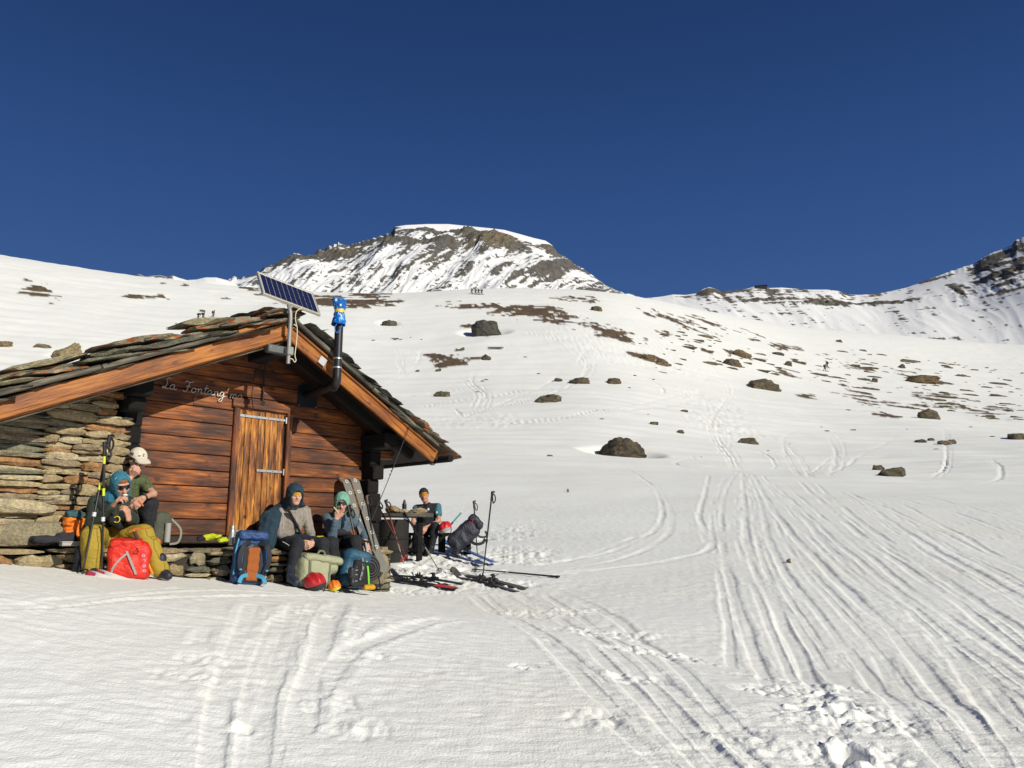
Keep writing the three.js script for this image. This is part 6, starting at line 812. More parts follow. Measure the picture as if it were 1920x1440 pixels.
function skiGeo(L, w, sec) {   // along +x, tip at +x; a real bent blade
  const n = 44, P = [], I = []; for (let i = 0; i <= n; i++) { const t = i / n, x = (t - 0.5) * L, tip = sstep(0.88, 1, t), tail = sstep(0.05, 0, t), hw = w / 2 * (0.82 + 0.3 * Math.pow(Math.abs(t - 0.48) * 2, 2)) * (t > 0.94 ? Math.sqrt(Math.max(0.02, 1 - ((t - 0.94) / 0.06) ** 2)) : 1) * (t < 0.015 ? 0.7 : 1), y = tip * tip * 0.09 + tail * 0.008 + 0.012 * (1 - (2 * t - 1) ** 2), th = (0.006 + 0.013 * Math.exp(-(((t - 0.48) / 0.28) ** 2))) * sec; for (const [a, b] of [[-1, 0], [1, 0], [0.8, 1], [-0.8, 1]]) P.push(x, y + b * th, a * hw); }
  for (let i = 0; i < n; i++) for (let j = 0; j < 4; j++) { const a = i * 4 + j, b = i * 4 + (j + 1) % 4; I.push(a, a + 4, b, b, a + 4, b + 4); } I.push(0, 1, 2, 0, 2, 3, n * 4, n * 4 + 2, n * 4 + 1, n * 4, n * 4 + 3, n * 4 + 2);
  const g = new THREE.BufferGeometry(); g.setAttribute('position', new THREE.Float32BufferAttribute(P, 3)); g.setIndex(I); return toCreasedNormals(g, 0.6);
}
function ski(o) {
  const g = thing('ski', o.label, 'ski', o.group, o.pos); part('ski_blade', skiGeo(o.L, o.w ?? 0.105, 1), std(o.top, 0.4), g);
  if (o.tipCol) part('tip_sheet', skiGeo(o.L * 0.22, (o.w ?? 0.105) * 0.9, 0.3).translate(o.L * 0.39, 0.014, 0), std(o.tipCol, 0.4), g);
  if (o.tailCol) part('tail_sheet', new THREE.BoxGeometry(o.L * 0.22, 0.003, (o.w ?? 0.105) * 0.8).translate(-o.L * 0.36, 0.0205, 0), std(o.tailCol, 0.4), g);
  if (o.binding !== 0) { const t = part('toe_binding', softGeo([rbox([0.12, 0.04, 0], [0.05, 0.016, 0.032], 0.008), rbox([0.13, 0.065, 0.024], [0.012, 0.026, 0.008], 0.005), rbox([0.13, 0.065, -0.024], [0.012, 0.026, 0.008], 0.005), rbox([0.18, 0.05, 0], [0.02, 0.012, 0.01], 0.005)], 0.009, 0.008, () => 0), o.bind ?? BLACKPAINT, g); void t; part('heel_binding', softGeo([rbox([-0.17, 0.04, 0], [0.06, 0.016, 0.03], 0.008), rbox([-0.15, 0.075, 0], [0.022, 0.034, 0.022], 0.01), rbox([-0.13, 0.1, 0], [0.024, 0.01, 0.03], 0.006)], 0.009, 0.008, () => 0), o.bind ?? BLACKPAINT, g); part('ski_brake', tube([V3(-0.06, 0.03, 0.05), V3(-0.1, 0.06, 0.06), V3(-0.16, 0.09, 0.062), V3(-0.2, 0.1, 0.06)], 0.005, 10, 5), IRON, g); }
  return g;
}
function lieSki(tipPx, tailPx, o, roll = 0, lift = 0.012) { const a = ground(...tipPx), b = ground(...tailPx); a.y = groundY(a.x, a.z) + lift; b.y = groundY(b.x, b.z) + lift; const d = a.clone().sub(b), L = o.L ?? d.length(); const g = ski({ ...o, L, pos: mid(a, b) }); g.quaternion.setFromUnitVectors(V3(1, 0, 0), d.normalize()); if (roll) g.rotateX(roll); return g; }
const SNOWSKI = 'skis lying on the snow';
lieSki([828, 1022], [928, 1062], { label: 'blue ski with dark bindings lying on the snow below the navy backpack', top: lin(0.025, 0.11, 0.36), tipCol: lin(0.02, 0.14, 0.5), group: SNOWSKI, w: 0.11 }, 0.15, 0.05);
lieSki([795, 1036], [908, 1062], { label: 'second blue ski with paler tail, lying left of the other blue ski', top: lin(0.06, 0.09, 0.22), tipCol: lin(0.03, 0.2, 0.42), group: SNOWSKI, w: 0.11 }, 0.1, 0.03);
lieSki([722, 1090], [832, 1105], { label: 'black ski with red tail lying on the snow by the bench end', top: lin(0.03, 0.02, 0.024), tailCol: lin(0.55, 0.05, 0.035), tipCol: lin(0.03, 0.06, 0.085), group: SNOWSKI, L: 1.5 }, 0, 0.02);
lieSki([752, 1083], [846, 1096], { label: 'black ski with bulky bindings lying next to the red tailed one', top: lin(0.015, 0.015, 0.017), group: SNOWSKI, L: 1.35 }, 0.1, 0.03);
lieSki([842, 1073], [996, 1110], { label: 'grey ski with pale upturned tip lying on the trodden snow', top: lin(0.1, 0.09, 0.075), tipCol: lin(0.42, 0.41, 0.36), group: SNOWSKI, L: 1.75 }, 0, 0.02);
lieSki([868, 1084], [952, 1106], { label: 'dark grey ski lying close in front of the pale tipped ski', top: lin(0.06, 0.055, 0.05), group: SNOWSKI, L: 1.5 }, 0.2, 0.0);
{ const mk = (px, py, qx, qy, l, c) => { const a = onHut(px, py, 1.12), b = onHut(qx, qy, 1.25); const d = a.clone().sub(b).normalize(); const g = ski({ label: l, group: 'skis by the red backpack', L: 1.6, top: lin(0.55, 0.53, 0.5), tipCol: c, pos: a.clone().addScaledVector(d, -0.8).add(V3(0, -0.015, 0)), binding: 0 }); g.quaternion.setFromUnitVectors(V3(1, 0, 0), d); }; mk(155, 1074, 215, 1092, 'white ski with crimson tip lying in front of the bench, nearer one', lin(0.28, 0.012, 0.05)); mk(172, 1072, 232, 1090, 'white ski with crimson tip lying in front of the bench, farther one', lin(0.3, 0.02, 0.06)); }
// the two skis that lean on the wall, soles outwards
const upSki = (tx, ty, bx, by, b0, b1, label) => { const tip = onHut(tx, ty, b0), tail = onHut(bx, by, b1), d = tip.clone().sub(tail).normalize(), n = HN.clone().addScaledVector(d, -HN.dot(d)).normalize().negate(), z = d.clone().cross(n), L = tip.distanceTo(tail), g = ski({ label, group: 'skis leaning on the hut wall', L, w: 0.125, top: lin(0.17, 0.16, 0.14), pos: mid(tip, tail) }); g.setRotationFromMatrix(new THREE.Matrix4().makeBasis(d, n, z)); const wm = std(lin(0.62, 0.6, 0.54), 0.5); for (const t of [0.42, 0.3, 0.17, 0.02, -0.12, -0.26]) part('sole_mark', new THREE.TorusGeometry(0.021, 0.006, 6, 18).rotateX(Math.PI / 2).translate(L * t, 0.006, 0), wm, g); return g; };
upSki(646, 888, 705, 1076, 0.14, 0.86, 'dark ski with white rings leaning on the wall, left of the pair'); upSki(662, 886, 721, 1072, 0.16, 0.9, 'dark ski with white rings leaning on the wall, right of the pair');
{ // blue pack with its orange back panel towards us
  const p = onHut(464, 1096, 0.98), g = thing('backpack', 'tall blue backpack with rust orange back panel, harness facing out', 'backpack', null, p); g.rotation.set(-0.14, 0.5, 0); g.scale.setScalar(0.91);
  const blue = new THREE.MeshPhysicalMaterial({ color: lin(0.014, 0.055, 0.17), roughness: 0.6, sheen: 0.2, bumpMap: fabricBump, bumpScale: 0.009 }), rust = cloth(0.3, 0.085, 0.014), dk = web(0.012, 0.012, 0.016), cy = web(0.05, 0.25, 0.4);
  part('pack_body', softGeo([rbox([0, 0.26, -0.04], [0.19, 0.27, 0.12], 0.07)], 0.0145, 0.04, fold(0.012, 11, 0.5, 3)), blue, g); part('pack_lid', softGeo([rbox([0, 0.57, -0.02], [0.18, 0.06, 0.13], 0.05, 0.1)], 0.014, 0.03, fold(0.016, 13, 0.6, 5)), blue, g);
  part('back_panel', softGeo([rbox([0.02, 0.23, 0.085], [0.07, 0.2, 0.02], 0.018)], 0.008, 0.02, (x, y) => 0.004 * Math.sin(y * 60)), rust, g); part('frame_pad', softGeo([rbox([0.02, 0.25, 0.07], [0.12, 0.23, 0.014], 0.012)], 0.009, 0.02, () => 0), dk, g);
  for (const s of [-1, 1]) { part('shoulder_strap', strapGeo([V3(0.02 + s * 0.05, 0.48, 0.09), V3(0.02 + s * 0.13, 0.44, 0.16), V3(0.02 + s * 0.17, 0.28, 0.17), V3(0.02 + s * 0.13, 0.12, 0.13), V3(0.02 + s * 0.1, 0.06, 0.1)], 0.05, 0.014), dk, g); part('hip_belt', strapGeo([V3(0.02 + s * 0.05, 0.1, 0.1), V3(0.02 + s * 0.12, 0.07, 0.15), V3(0.02 + s * 0.15, 0.0, 0.17)], 0.045, 0.014), cy, g); part('buckle', barGeo(0.03, 0.02, 0.01, 0.003), cy, g).position.set(0.02 + s * 0.15, 0.15, 0.19); }
  part('side_strap', strapGeo([V3(-0.16, 0.55, 0.06), V3(-0.185, 0.35, 0.06), V3(-0.18, 0.1, 0.06)], 0.018), cy, g);
}
{ const p = onHut(434, 1021, 0.62), g = thing('thermos_flask', 'steel thermos flask standing behind the blue backpack', 'flask', null, V3(p.x, p.y - 0.01, p.z)); part('flask_body', new THREE.LatheGeometry([[0, 0], [0.036, 0], [0.038, 0.01], [0.038, 0.15], [0.03, 0.17], [0.028, 0.18], [0, 0.18]].map(([x, y]) => new THREE.Vector2(x, y)), 24), STEEL, g); part('flask_cap', new THREE.CylinderGeometry(0.026, 0.03, 0.035, 20).translate(0, 0.2, 0), std(lin(0.4, 0.4, 0.38), 0.35, { metalness: 0.7 }), g); }
{ // olive pack lying on its back
  const p = onHut(586, 1103, 1.0), g = thing('backpack', 'pale olive green backpack slumped beside the red helmet', 'backpack', null, p); g.rotation.set(-0.25, 0.75, 0.05);
  const m = new THREE.MeshPhysicalMaterial({ color: lin(0.3, 0.31, 0.19), roughness: 0.65, sheen: 0.2, bumpMap: fabricBump, bumpScale: 0.009 }), d = web(0.12, 0.12, 0.085);
  part('pack_body', softGeo([rbox([-0.02, 0.17, 0], [0.2, 0.18, 0.13], 0.08), rbox([0.12, 0.26, 0.0], [0.16, 0.08, 0.11], 0.06)], 0.0145, 0.06, fold(0.016, 9, 0.6, 6)), m, g); part('pack_lid', softGeo([rbox([0.06, 0.33, 0.02], [0.25, 0.05, 0.13], 0.045, 0.12)], 0.014, 0.03, fold(0.018, 11, 0.7, 1)), m, g);
  part('haul_loop', tube([V3(0.04, 0.37, 0), V3(0.06, 0.43, 0.0), V3(0.12, 0.43, 0.0), V3(0.14, 0.37, 0)], 0.011, 20, 6), m, g); part('strap', strapGeo([V3(-0.12, 0.36, 0.1), V3(-0.13, 0.25, 0.145), V3(-0.12, 0.05, 0.14)], 0.028), d, g); part('strap', strapGeo([V3(0.14, 0.28, 0.12), V3(0.13, 0.15, 0.135), V3(0.12, 0.03, 0.13)], 0.022), d, g);
}
function helmet(p, label, col, rot, padCol) { const g = thing('helmet', label, 'helmet', null, p); g.rotation.set(...rot); part('helmet_shell', nets((x, y, z) => { const rib = 0.006 * Math.cos(x * 75) * sstep(0.0, 0.06, y); return Math.max(ell(x, y, z, 0, -0.02, 0, 0.118, 0.125, 0.145) - rib, -(y + 0.02 + 0.03 * Math.cos(z * 14) - 0.02), -ell(x, y, z, 0, -0.03, 0, 0.105, 0.112, 0.13)); }, [-0.15, -0.08, -0.18, 0.15, 0.14, 0.18], 0.006), new THREE.MeshPhysicalMaterial({ color: col, roughness: 0.45, clearcoat: 0.15 }), g); part('helmet_pad', nets((x, y, z) => Math.max(ell(x, y, z, 0, -0.03, 0, 0.112, 0.118, 0.138), y - 0.01, -(y + 0.055), -ell(x, y, z, 0, -0.04, 0, 0.092, 0.12, 0.116)), [-0.15, -0.08, -0.16, 0.15, 0.1, 0.16], 0.008), std(padCol, 0.8), g); part('chin_strap', tube([V3(-0.12, -0.03, 0.03), V3(-0.08, -0.11, 0.05), V3(0, -0.14, 0.06), V3(0.08, -0.11, 0.05), V3(0.12, -0.03, 0.03)], 0.007, 24, 5), BLACK_CLOTH, g); for (const x of [-0.045, 0.0, 0.045]) for (const z of [-0.05, 0.04]) part('vent_slot', softGeo([rbox([x, 0.099 - Math.abs(x) * 0.4 - Math.abs(z) * 0.25, z], [0.008, 0.008, 0.026], 0.006)], 0.005, 0.01, () => 0), BLACKPAINT, g); return g; }
helmet(onHut(590, 1091, 1.2), 'red helmet lying against the olive backpack', lin(0.42, 0.012, 0.018), [0.3, 0.75, 0.1], lin(0.02, 0.02, 0.02));
helmet(onHut(627, 1097, 1.16).add(V3(0, -0.01, 0)), 'small orange helmet with black band lying right of the red helmet', lin(0.72, 0.17, 0.008), [0.3, 0.3, 0.2], lin(0.5, 0.42, 0.02)).scale.setScalar(0.62);
{ // teal and black pack with straps
  const p = onHut(655, 1100, 0.98), g = thing('backpack', 'teal and black backpack with bright green strap below the mint scarf', 'backpack', null, p); g.rotation.set(-0.2, 0.6, -0.12);
  const t = new THREE.MeshPhysicalMaterial({ color: lin(0.014, 0.075, 0.13), roughness: 0.6, sheen: 0.2, bumpMap: fabricBump, bumpScale: 0.009 }); part('pack_body', softGeo([rbox([0, 0.2, 0], [0.17, 0.21, 0.12], 0.07), rbox([0.02, 0.36, 0.01], [0.15, 0.07, 0.12], 0.06)], 0.0145, 0.05, fold(0.02, 10, 0.6, 8)), t, g); part('front_pocket', softGeo([rbox([0.05, 0.16, 0.12], [0.1, 0.14, 0.035], 0.03)], 0.01, 0.02, fold(0.012, 13, 0.6, 2)), BLACK_CLOTH, g);
  part('green_strap', strapGeo([V3(0.1, 0.34, 0.12), V3(0.13, 0.2, 0.165), V3(0.17, 0.04, 0.17)], 0.022), web(0.14, 0.5, 0.03), g); part('yellow_strap', strapGeo([V3(0.0, 0.28, 0.14), V3(-0.03, 0.14, 0.16), V3(0.0, 0.02, 0.17)], 0.012), web(0.6, 0.4, 0.03), g); part('grey_strap', strapGeo([V3(0.04, 0.36, 0.13), V3(0.06, 0.22, 0.165), V3(0.05, 0.06, 0.17)], 0.026), web(0.16, 0.16, 0.15), g); for (const y of [0.1, 0.18, 0.25]) part('buckle', barGeo(0.035, 0.025, 0.014, 0.004), web(0.02, 0.02, 0.02), g).position.set(0.07, y, 0.17);
  const q = onHut(692, 1062, 0.95), h = thing('helmet_bag', 'round black mesh bag leaning on the teal backpack', 'bag', null, q); h.rotation.set(0.2, 0.4, 0.3); part('bag_body', nets((x, y, z) => ell(x, y, z, 0, 0, 0, 0.13, 0.16, 0.1) + fold(0.014, 14, 0.6, 3)(x, y, z), [-0.17, -0.2, -0.14, 0.17, 0.2, 0.14], 0.011), cloth(0.016, 0.016, 0.018), h); for (let k = 0; k < 3; k++) part('bag_cord', new THREE.TorusGeometry(0.06 + k * 0.03, 0.004, 5, 26).scale(1, 1.2, 1).translate(0, 0, 0.1 - k * 0.018), web(0.1, 0.1, 0.1), h);
}
function boot(p, ry, label, shell, cuff) { const g = thing('ski_boot', label, 'ski boot', null, p); g.rotation.y = ry; part('boot_shell', softGeo([rbox([0.06, 0.055, 0], [0.14, 0.05, 0.05], 0.04), rbox([-0.03, 0.12, 0], [0.065, 0.09, 0.05], 0.04)], 0.009, 0.04, () => 0), std(shell, 0.45), g); part('boot_cuff', softGeo([rbox([-0.05, 0.23, 0], [0.065, 0.09, 0.055], 0.04, 0)], 0.009, 0.03, () => 0), std(cuff, 0.45), g); for (const y of [0.1, 0.2, 0.27]) part('buckle', barGeo(0.05, 0.018, 0.012, 0.004), STEEL, g).position.set(-0.01, y, 0.058); part('sole', softGeo([rbox([0.04, 0.008, 0], [0.16, 0.014, 0.046], 0.01)], 0.008, 0.01, () => 0), BLACKPAINT, g); return g; }
boot(onHut(664, 1101, 1.2), 0.9, 'black ski boot standing in front of the teal backpack', lin(0.014, 0.014, 0.016), lin(0.02, 0.022, 0.024)).scale.setScalar(0.72);
{ // soft small things: gloves, clothes, pouches
  const soft = (name, label, cat, p, boxes, m, seed, cell = 0.009, amp = 0.018, rot = HY, grp) => { const g = thing(name, label, cat, grp, p); g.rotation.y = rot; part('fabric', softGeo(boxes, cell, 0.03, fold(amp, 17, 0.7, seed)), m, g); return g; };
  const glove = (p, ry, label, m, cuff, rx = 0) => { const g = thing('glove', label, 'glove', 'gloves laid on the stones', p); g.rotation.set(rx, ry, 0); const c = [cap(V3(-0.06, 0.03, 0), V3(0.02, 0.03, 0), 0.035, 0.038)]; [[-0.03, 0.085], [-0.01, 0.1], [0.012, 0.1], [0.033, 0.085]].forEach(([z, l], i) => c.push(cap(V3(0.03, 0.03, z), V3(l, 0.025 + i * 0.006, z * 1.3), 0.017, 0.014))); c.push(cap(V3(0, 0.03, 0.03), V3(0.05, 0.04, 0.07), 0.017, 0.014)); part('glove_hand', nets((x, y, z) => field(c, 0.015)(x, y, z) + fold(0.006, 30)(x, y, z), boundsOf(c, 0.02), 0.007), m, g); part('glove_cuff', softGeo([rbox([-0.1, 0.03, 0], [0.05, 0.022, 0.055], 0.02)], 0.008, 0.01, fold(0.014, 24, 0.7, 3)), cuff, g); return g; };
  const yl = cloth(0.5, 0.55, 0.015), bk = BLACK_CLOTH;
  glove(onHut(396, 1012, 0.5), 0.4, 'yellow green glove with black palm propped up on the bench left of the flask', yl, bk, 0.3); glove(onHut(412, 1014, 0.46), 2.2, 'black glove with yellow green cuff lying right of the yellow one', bk, yl, 0.2); glove(onHut(602, 1015, 0.52), 0.9, 'yellow glove lying on the bench between the two right-hand sitters', cloth(0.45, 0.42, 0.02), cloth(0.4, 0.38, 0.02));
  const oj = soft('orange_jacket', 'crumpled orange jacket lying on the bench behind the eater', 'jacket', onHut(137, 1016, 0.42), [rbox([0, 0.06, 0], [0.1, 0.07, 0.1], 0.06), rbox([-0.02, 0.19, -0.02], [0.09, 0.08, 0.08], 0.06), rbox([0.05, 0.12, 0.06], [0.05, 0.1, 0.05], 0.04)], cloth(0.68, 0.17, 0.008, 0.7), 4, 0.009, 0.045); part('lining', softGeo([rbox([-0.02, 0.265, 0.02], [0.08, 0.035, 0.06], 0.03)], 0.009, 0.02, fold(0.03, 22, 0.7, 9)), cloth(0.03, 0.09, 0.1), oj); for (const [x, y, z] of [[-0.06, 0.29, 0.05], [0.0, 0.3, 0.06], [0.05, 0.28, 0.04]]) part('print_patch', new THREE.SphereGeometry(0.018, 8, 6).scale(1.2, 0.5, 1).translate(x, y, z), cloth(0.66, 0.3, 0.06), oj);
  soft('dark_bag', 'flat dark bag on the bench under the big leaning stone', 'bag', onHut(100, 1018, 0.5), [rbox([0, 0.03, 0], [0.2, 0.035, 0.09], 0.03), rbox([0.1, 0.06, 0.0], [0.08, 0.04, 0.07], 0.03)], cloth(0.02, 0.02, 0.027), 7);
  { const g = thing('food_box', 'shallow clear lidded box on the bench by the orange jacket', 'food box', null, onHut(131, 1024, 0.62)); g.rotation.y = HY; part('box_body', barGeo(0.17, 0.035, 0.1, 0.008).translate(0, 0.018, 0), std(lin(0.42, 0.38, 0.34), 0.25), g); part('box_lid', barGeo(0.175, 0.008, 0.105, 0.003).translate(0, 0.04, 0), std(lin(0.6, 0.58, 0.55), 0.2), g); }
  soft('navy_bag', 'navy stuff sack on the snow behind the slanting pole', 'bag', onHut(150, 1078, 0.8), [rbox([0, 0.13, 0], [0.06, 0.15, 0.07], 0.05)], cloth(0.014, 0.016, 0.026), 3);
  const od = onHut(296, 1022, 0.4), ob = soft('backpack', 'dark olive backpack behind the raised knee, bottle in its side pocket', 'backpack', od, [rbox([0, 0.17, 0], [0.1, 0.17, 0.1], 0.06), rbox([0.02, 0.28, 0.0], [0.08, 0.07, 0.08], 0.05)], cloth(0.07, 0.075, 0.05), 6, 0.011); part('bottle', new THREE.CylinderGeometry(0.032, 0.032, 0.2, 16).translate(0.04, 0.13, 0.12), std(lin(0.3, 0.3, 0.27), 0.35), ob); part('side_strap', strapGeo([V3(0.1, 0.28, 0.05), V3(0.2, 0.16, 0.08), V3(0.17, 0.03, 0.1), V3(0.08, 0.01, 0.1)], 0.022), web(0.2, 0.2, 0.15), ob); part('pack_trim', tube([V3(-0.09, 0.3, 0.08), V3(-0.1, 0.15, 0.11), V3(-0.09, 0.02, 0.1)], 0.009, 16, 5), web(0.02, 0.02, 0.02), ob);
  { const p = onHut(692, 1106, 1.22), g = thing('crampon_bag', 'small yellow and black pouch on the snow by the pole tip', 'pouch', null, p); g.rotation.y = 0.4; part('fabric', softGeo([rbox([0, 0.03, 0], [0.075, 0.03, 0.05], 0.028)], 0.007, 0.02, fold(0.01, 20, 0.6, 2)), cloth(0.55, 0.3, 0.01), g); part('fabric_end', softGeo([rbox([0.075, 0.035, 0], [0.022, 0.03, 0.045], 0.02)], 0.007, 0.02, fold(0.008, 20, 0.6, 5)), BLACK_CLOTH, g); }
  { const p = onHut(688, 1032, 0.82), g = thing('boot_grey', 'grey handled shovel shaft poking up beside the lowered hand', 'shovel shaft', null, p); part('shaft', tube([V3(-0.02, 0.1, 0), V3(0.0, 0, 0), V3(0.02, -0.14, 0.02)], 0.016, 8, 10), std(lin(0.33, 0.34, 0.3), 0.4), g); part('handle', new THREE.CylinderGeometry(0.014, 0.014, 0.09, 10).rotateZ(1.4).translate(-0.02, 0.11, 0), BLACKPAINT, g); g.name = 'snow_shovel'; }
}
// ---------------------------------------------------------------- table corner to the right of the hut
{
  const R = 13.6, C = T_AT(745, 963, R), gy = groundY(C.x, C.z), g = thing('outdoor_table', 'rough plank table on a dark drum, stones lying on it, right of the hut corner', 'table', null, V3(C.x, gy, C.z)); g.rotation.y = 0.35; const h = C.y - gy;
  for (let k = 0; k < 3; k++) { const m = part('table_plank', barGeo(1.0 - 0.06 * (k % 2), 0.06, 0.2, 0.012), GREY_WOOD, g); m.position.set(0.02 * k, h - 0.03, -0.21 + k * 0.21); }
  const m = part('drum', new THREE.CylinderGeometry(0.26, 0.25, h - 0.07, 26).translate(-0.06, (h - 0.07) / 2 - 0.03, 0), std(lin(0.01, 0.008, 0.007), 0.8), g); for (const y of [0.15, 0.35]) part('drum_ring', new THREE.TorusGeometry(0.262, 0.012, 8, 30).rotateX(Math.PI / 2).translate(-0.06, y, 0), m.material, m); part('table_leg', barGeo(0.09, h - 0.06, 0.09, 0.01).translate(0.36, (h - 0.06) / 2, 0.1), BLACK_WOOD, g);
  const stone = (px, py, w, hh, mat, label, s) => { const p = T_AT(px, py, R - 0.1), o = tag(new THREE.Mesh(stoneGeo(w, hh, w * 0.7, s, 0.16, [3, 3, 3], 0.4), mat), label, 'stone', 'stones lying on the table'); o.name = numbered('table_stone'); o.position.set(p.x, C.y + hh / 2 - 0.01, p.z); o.rotation.y = s; scene.add(o); };
  stone(736, 952, 0.3, 0.13, STONES[1], 'broad tan stone on the left half of the table', 5.2); stone(757, 955, 0.2, 0.08, STONES[6], 'pale flat stone in the middle of the table', 9.1); stone(786, 962, 0.26, 0.1, STONES[0], 'pale block of stone on the right end of the table', 12.4); stone(765, 958, 0.2, 0.06, STONES[4], 'dark thin stone beside the bottle on the table', 3.3);
  const bp = T_AT(758, 953, R - 0.06), b = thing('water_bottle', 'tall black water bottle standing on the plank table', 'bottle', null, V3(bp.x, C.y, bp.z)); part('bottle_body', new THREE.LatheGeometry([[0, 0], [0.036, 0], [0.038, 0.01], [0.038, 0.15], [0.024, 0.175], [0.022, 0.185]].map(([x, y]) => new THREE.Vector2(x, y)), 20), std(lin(0.012, 0.012, 0.014), 0.35), b); part('bottle_cap', new THREE.CylinderGeometry(0.012, 0.026, 0.045, 16).translate(0, 0.205, 0), BLACKPAINT, b);
}
{ // plank bench the last one sits on
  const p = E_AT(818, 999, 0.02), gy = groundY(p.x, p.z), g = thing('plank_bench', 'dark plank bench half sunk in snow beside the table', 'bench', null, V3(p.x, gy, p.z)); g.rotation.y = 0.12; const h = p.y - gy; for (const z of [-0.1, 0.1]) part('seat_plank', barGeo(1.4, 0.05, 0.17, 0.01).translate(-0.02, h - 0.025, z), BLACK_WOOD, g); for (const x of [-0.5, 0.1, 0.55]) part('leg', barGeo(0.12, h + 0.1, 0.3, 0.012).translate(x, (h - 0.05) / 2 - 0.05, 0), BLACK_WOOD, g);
}
{ // navy pack with red helmet
  const p = E_AT(846, 1022, 0.3), g = thing('backpack', 'navy backpack leaning right with a red helmet strapped on, by the plank bench', 'backpack', null, V3(p.x, p.y - 0.03, p.z)); g.rotation.set(-0.1, 0.1, -0.82);
  const m = new THREE.MeshPhysicalMaterial({ color: lin(0.018, 0.02, 0.032), roughness: 0.6, sheen: 0.3, bumpMap: fabricBump, bumpScale: 0.009 }); part('pack_body', softGeo([rbox([0, 0.28, 0], [0.17, 0.29, 0.14], 0.1)], 0.013, 0.05, fold(0.024, 8, 1.4, 2)), m, g); part('pack_lid', softGeo([rbox([-0.03, 0.6, 0.01], [0.15, 0.08, 0.13], 0.06)], 0.012, 0.03, fold(0.018, 11, 0.7, 5)), m, g); part('pink_cord', tube([V3(-0.1, 0.5, 0.13), V3(-0.06, 0.54, 0.14), V3(-0.09, 0.58, 0.14), V3(-0.05, 0.62, 0.14)], 0.006, 20, 5), web(0.4, 0.02, 0.14), g); part('strap', strapGeo([V3(0.14, 0.45, 0.08), V3(0.24, 0.5, 0.06), V3(0.28, 0.58, 0.04), V3(0.2, 0.62, 0.03)], 0.035, 0.008), web(0.015, 0.015, 0.018), g); part('hip_belt', strapGeo([V3(0.15, 0.3, 0.08), V3(0.26, 0.34, 0.1), V3(0.32, 0.44, 0.1), V3(0.3, 0.52, 0.1)], 0.05, 0.012), web(0.012, 0.012, 0.014), g);
  helmet(E_AT(834, 989, 0.48), 'red helmet with grey pad strapped to the navy backpack', lin(0.5, 0.015, 0.015), [0.35, -0.2, 0.5], lin(0.3, 0.29, 0.27));
  iceAxe(E_AT(838, 992, 0.34), E_AT(866, 960, 0.3), lin(0.05, 0.3, 0.24), 'ice axe with green shaft sticking up from the navy backpack');
  const q = E_AT(781, 1032, 0.25), d = thing('backpack', 'dark grey backpack lying on the snow under the plank bench', 'backpack', null, V3(q.x, q.y - 0.03, q.z)); d.rotation.set(-0.2, 0.2, -0.35); part('pack_body', softGeo([rbox([0, 0.15, 0], [0.17, 0.17, 0.12], 0.08)], 0.013, 0.04, fold(0.02, 9, 1.2, 3)), cloth(0.02, 0.021, 0.026), d); part('side_pocket', softGeo([rbox([0.16, 0.12, 0.02], [0.05, 0.12, 0.08], 0.04)], 0.012, 0.02, fold(0.014, 12, 0.7, 3)), cloth(0.07, 0.072, 0.064), d); part('strap', strapGeo([V3(-0.1, 0.28, 0.12), V3(-0.12, 0.12, 0.15), V3(-0.14, 0.0, 0.13)], 0.04, 0.01), web(0.09, 0.09, 0.08), d);
  const a = E_AT(886, 999, 0.2), b = ground(874, 1029); b.y = groundY(b.x, b.z); skiPole(a, b, { label: 'short folded ski pole dangling from the bench end, big basket below', strap: 0, sunk: 0.03 });
}
// ---------------------------------------------------------------- boulders and rocks that stand out of the snow
function rockGeo(seed, detail, sq = [1, 1, 1], amp = 0.34, color) {
  let g = new THREE.IcosahedronGeometry(1, detail); g.deleteAttribute('uv'); g.deleteAttribute('normal'); g = mergeVertices(g, 1e-4); const p = g.attributes.position;
  const r = mulberry(Math.floor(seed * 1000)), planes = []; for (let i = 0; i < 20; i++) { const ax = [[1, 0, 0], [-1, 0, 0], [0, 0, 1], [0, 0, -1], [0, 1, 0]][i % 5], v = V3(ax[0] + (r() - 0.5) * 1.3, ax[1] + (r() - 0.35) * 0.8, ax[2] + (r() - 0.5) * 1.3).normalize(); planes.push([v, 0.6 + r() * 0.3]); }
  for (let i = 0; i < p.count; i++) { const v = V3(p.getX(i), p.getY(i), p.getZ(i)); for (const [n, d] of planes) { const q = v.dot(n); if (q > d) v.addScaledVector(n, (d - q) * 0.92); } const k = 1 + amp * 0.6 * n3(v.x * 1.4 + seed, v.y * 1.4, v.z * 1.4) + amp * 0.3 * (Math.abs(n3(v.x * 2.6, v.y * 4 + seed, v.z * 2.6)) * 2 - 0.5) + amp * 0.17 * n3(v.x * 7, v.y * 10, v.z * 7 + seed) + amp * 0.09 * n3(v.x * 16, v.y * 20, v.z * 16); v.multiplyScalar(k); p.setXYZ(i, v.x * sq[0], v.y * sq[1], v.z * sq[2]); }
  g = toCreasedNormals(g, 0.5); boxUV(g, seed, seed * 2); if (color) paint(g, color); return g;
}
const mottled = (base, lichen, dark) => (x, y, z) => { const a = 0.5 + 0.5 * n3(x * 2.1, y * 2.1, z * 2.1), b = n3(x * 6 + 3, y * 6, z * 6), c = n3(x * 14, y * 14, z * 14), l = sstep(0.12, 0.3, b + c * 0.4), d = sstep(0.1, 0.35, n3(x * 3 + 9, y * 4, z * 3)); const o = [0, 1, 2].map((i) => lerp(base[i] * (0.65 + 0.7 * a), lichen[i], l * 0.75)); return o.map((v, i) => lerp(v, dark[i], d * 0.7) * (1 + 0.25 * c)); };
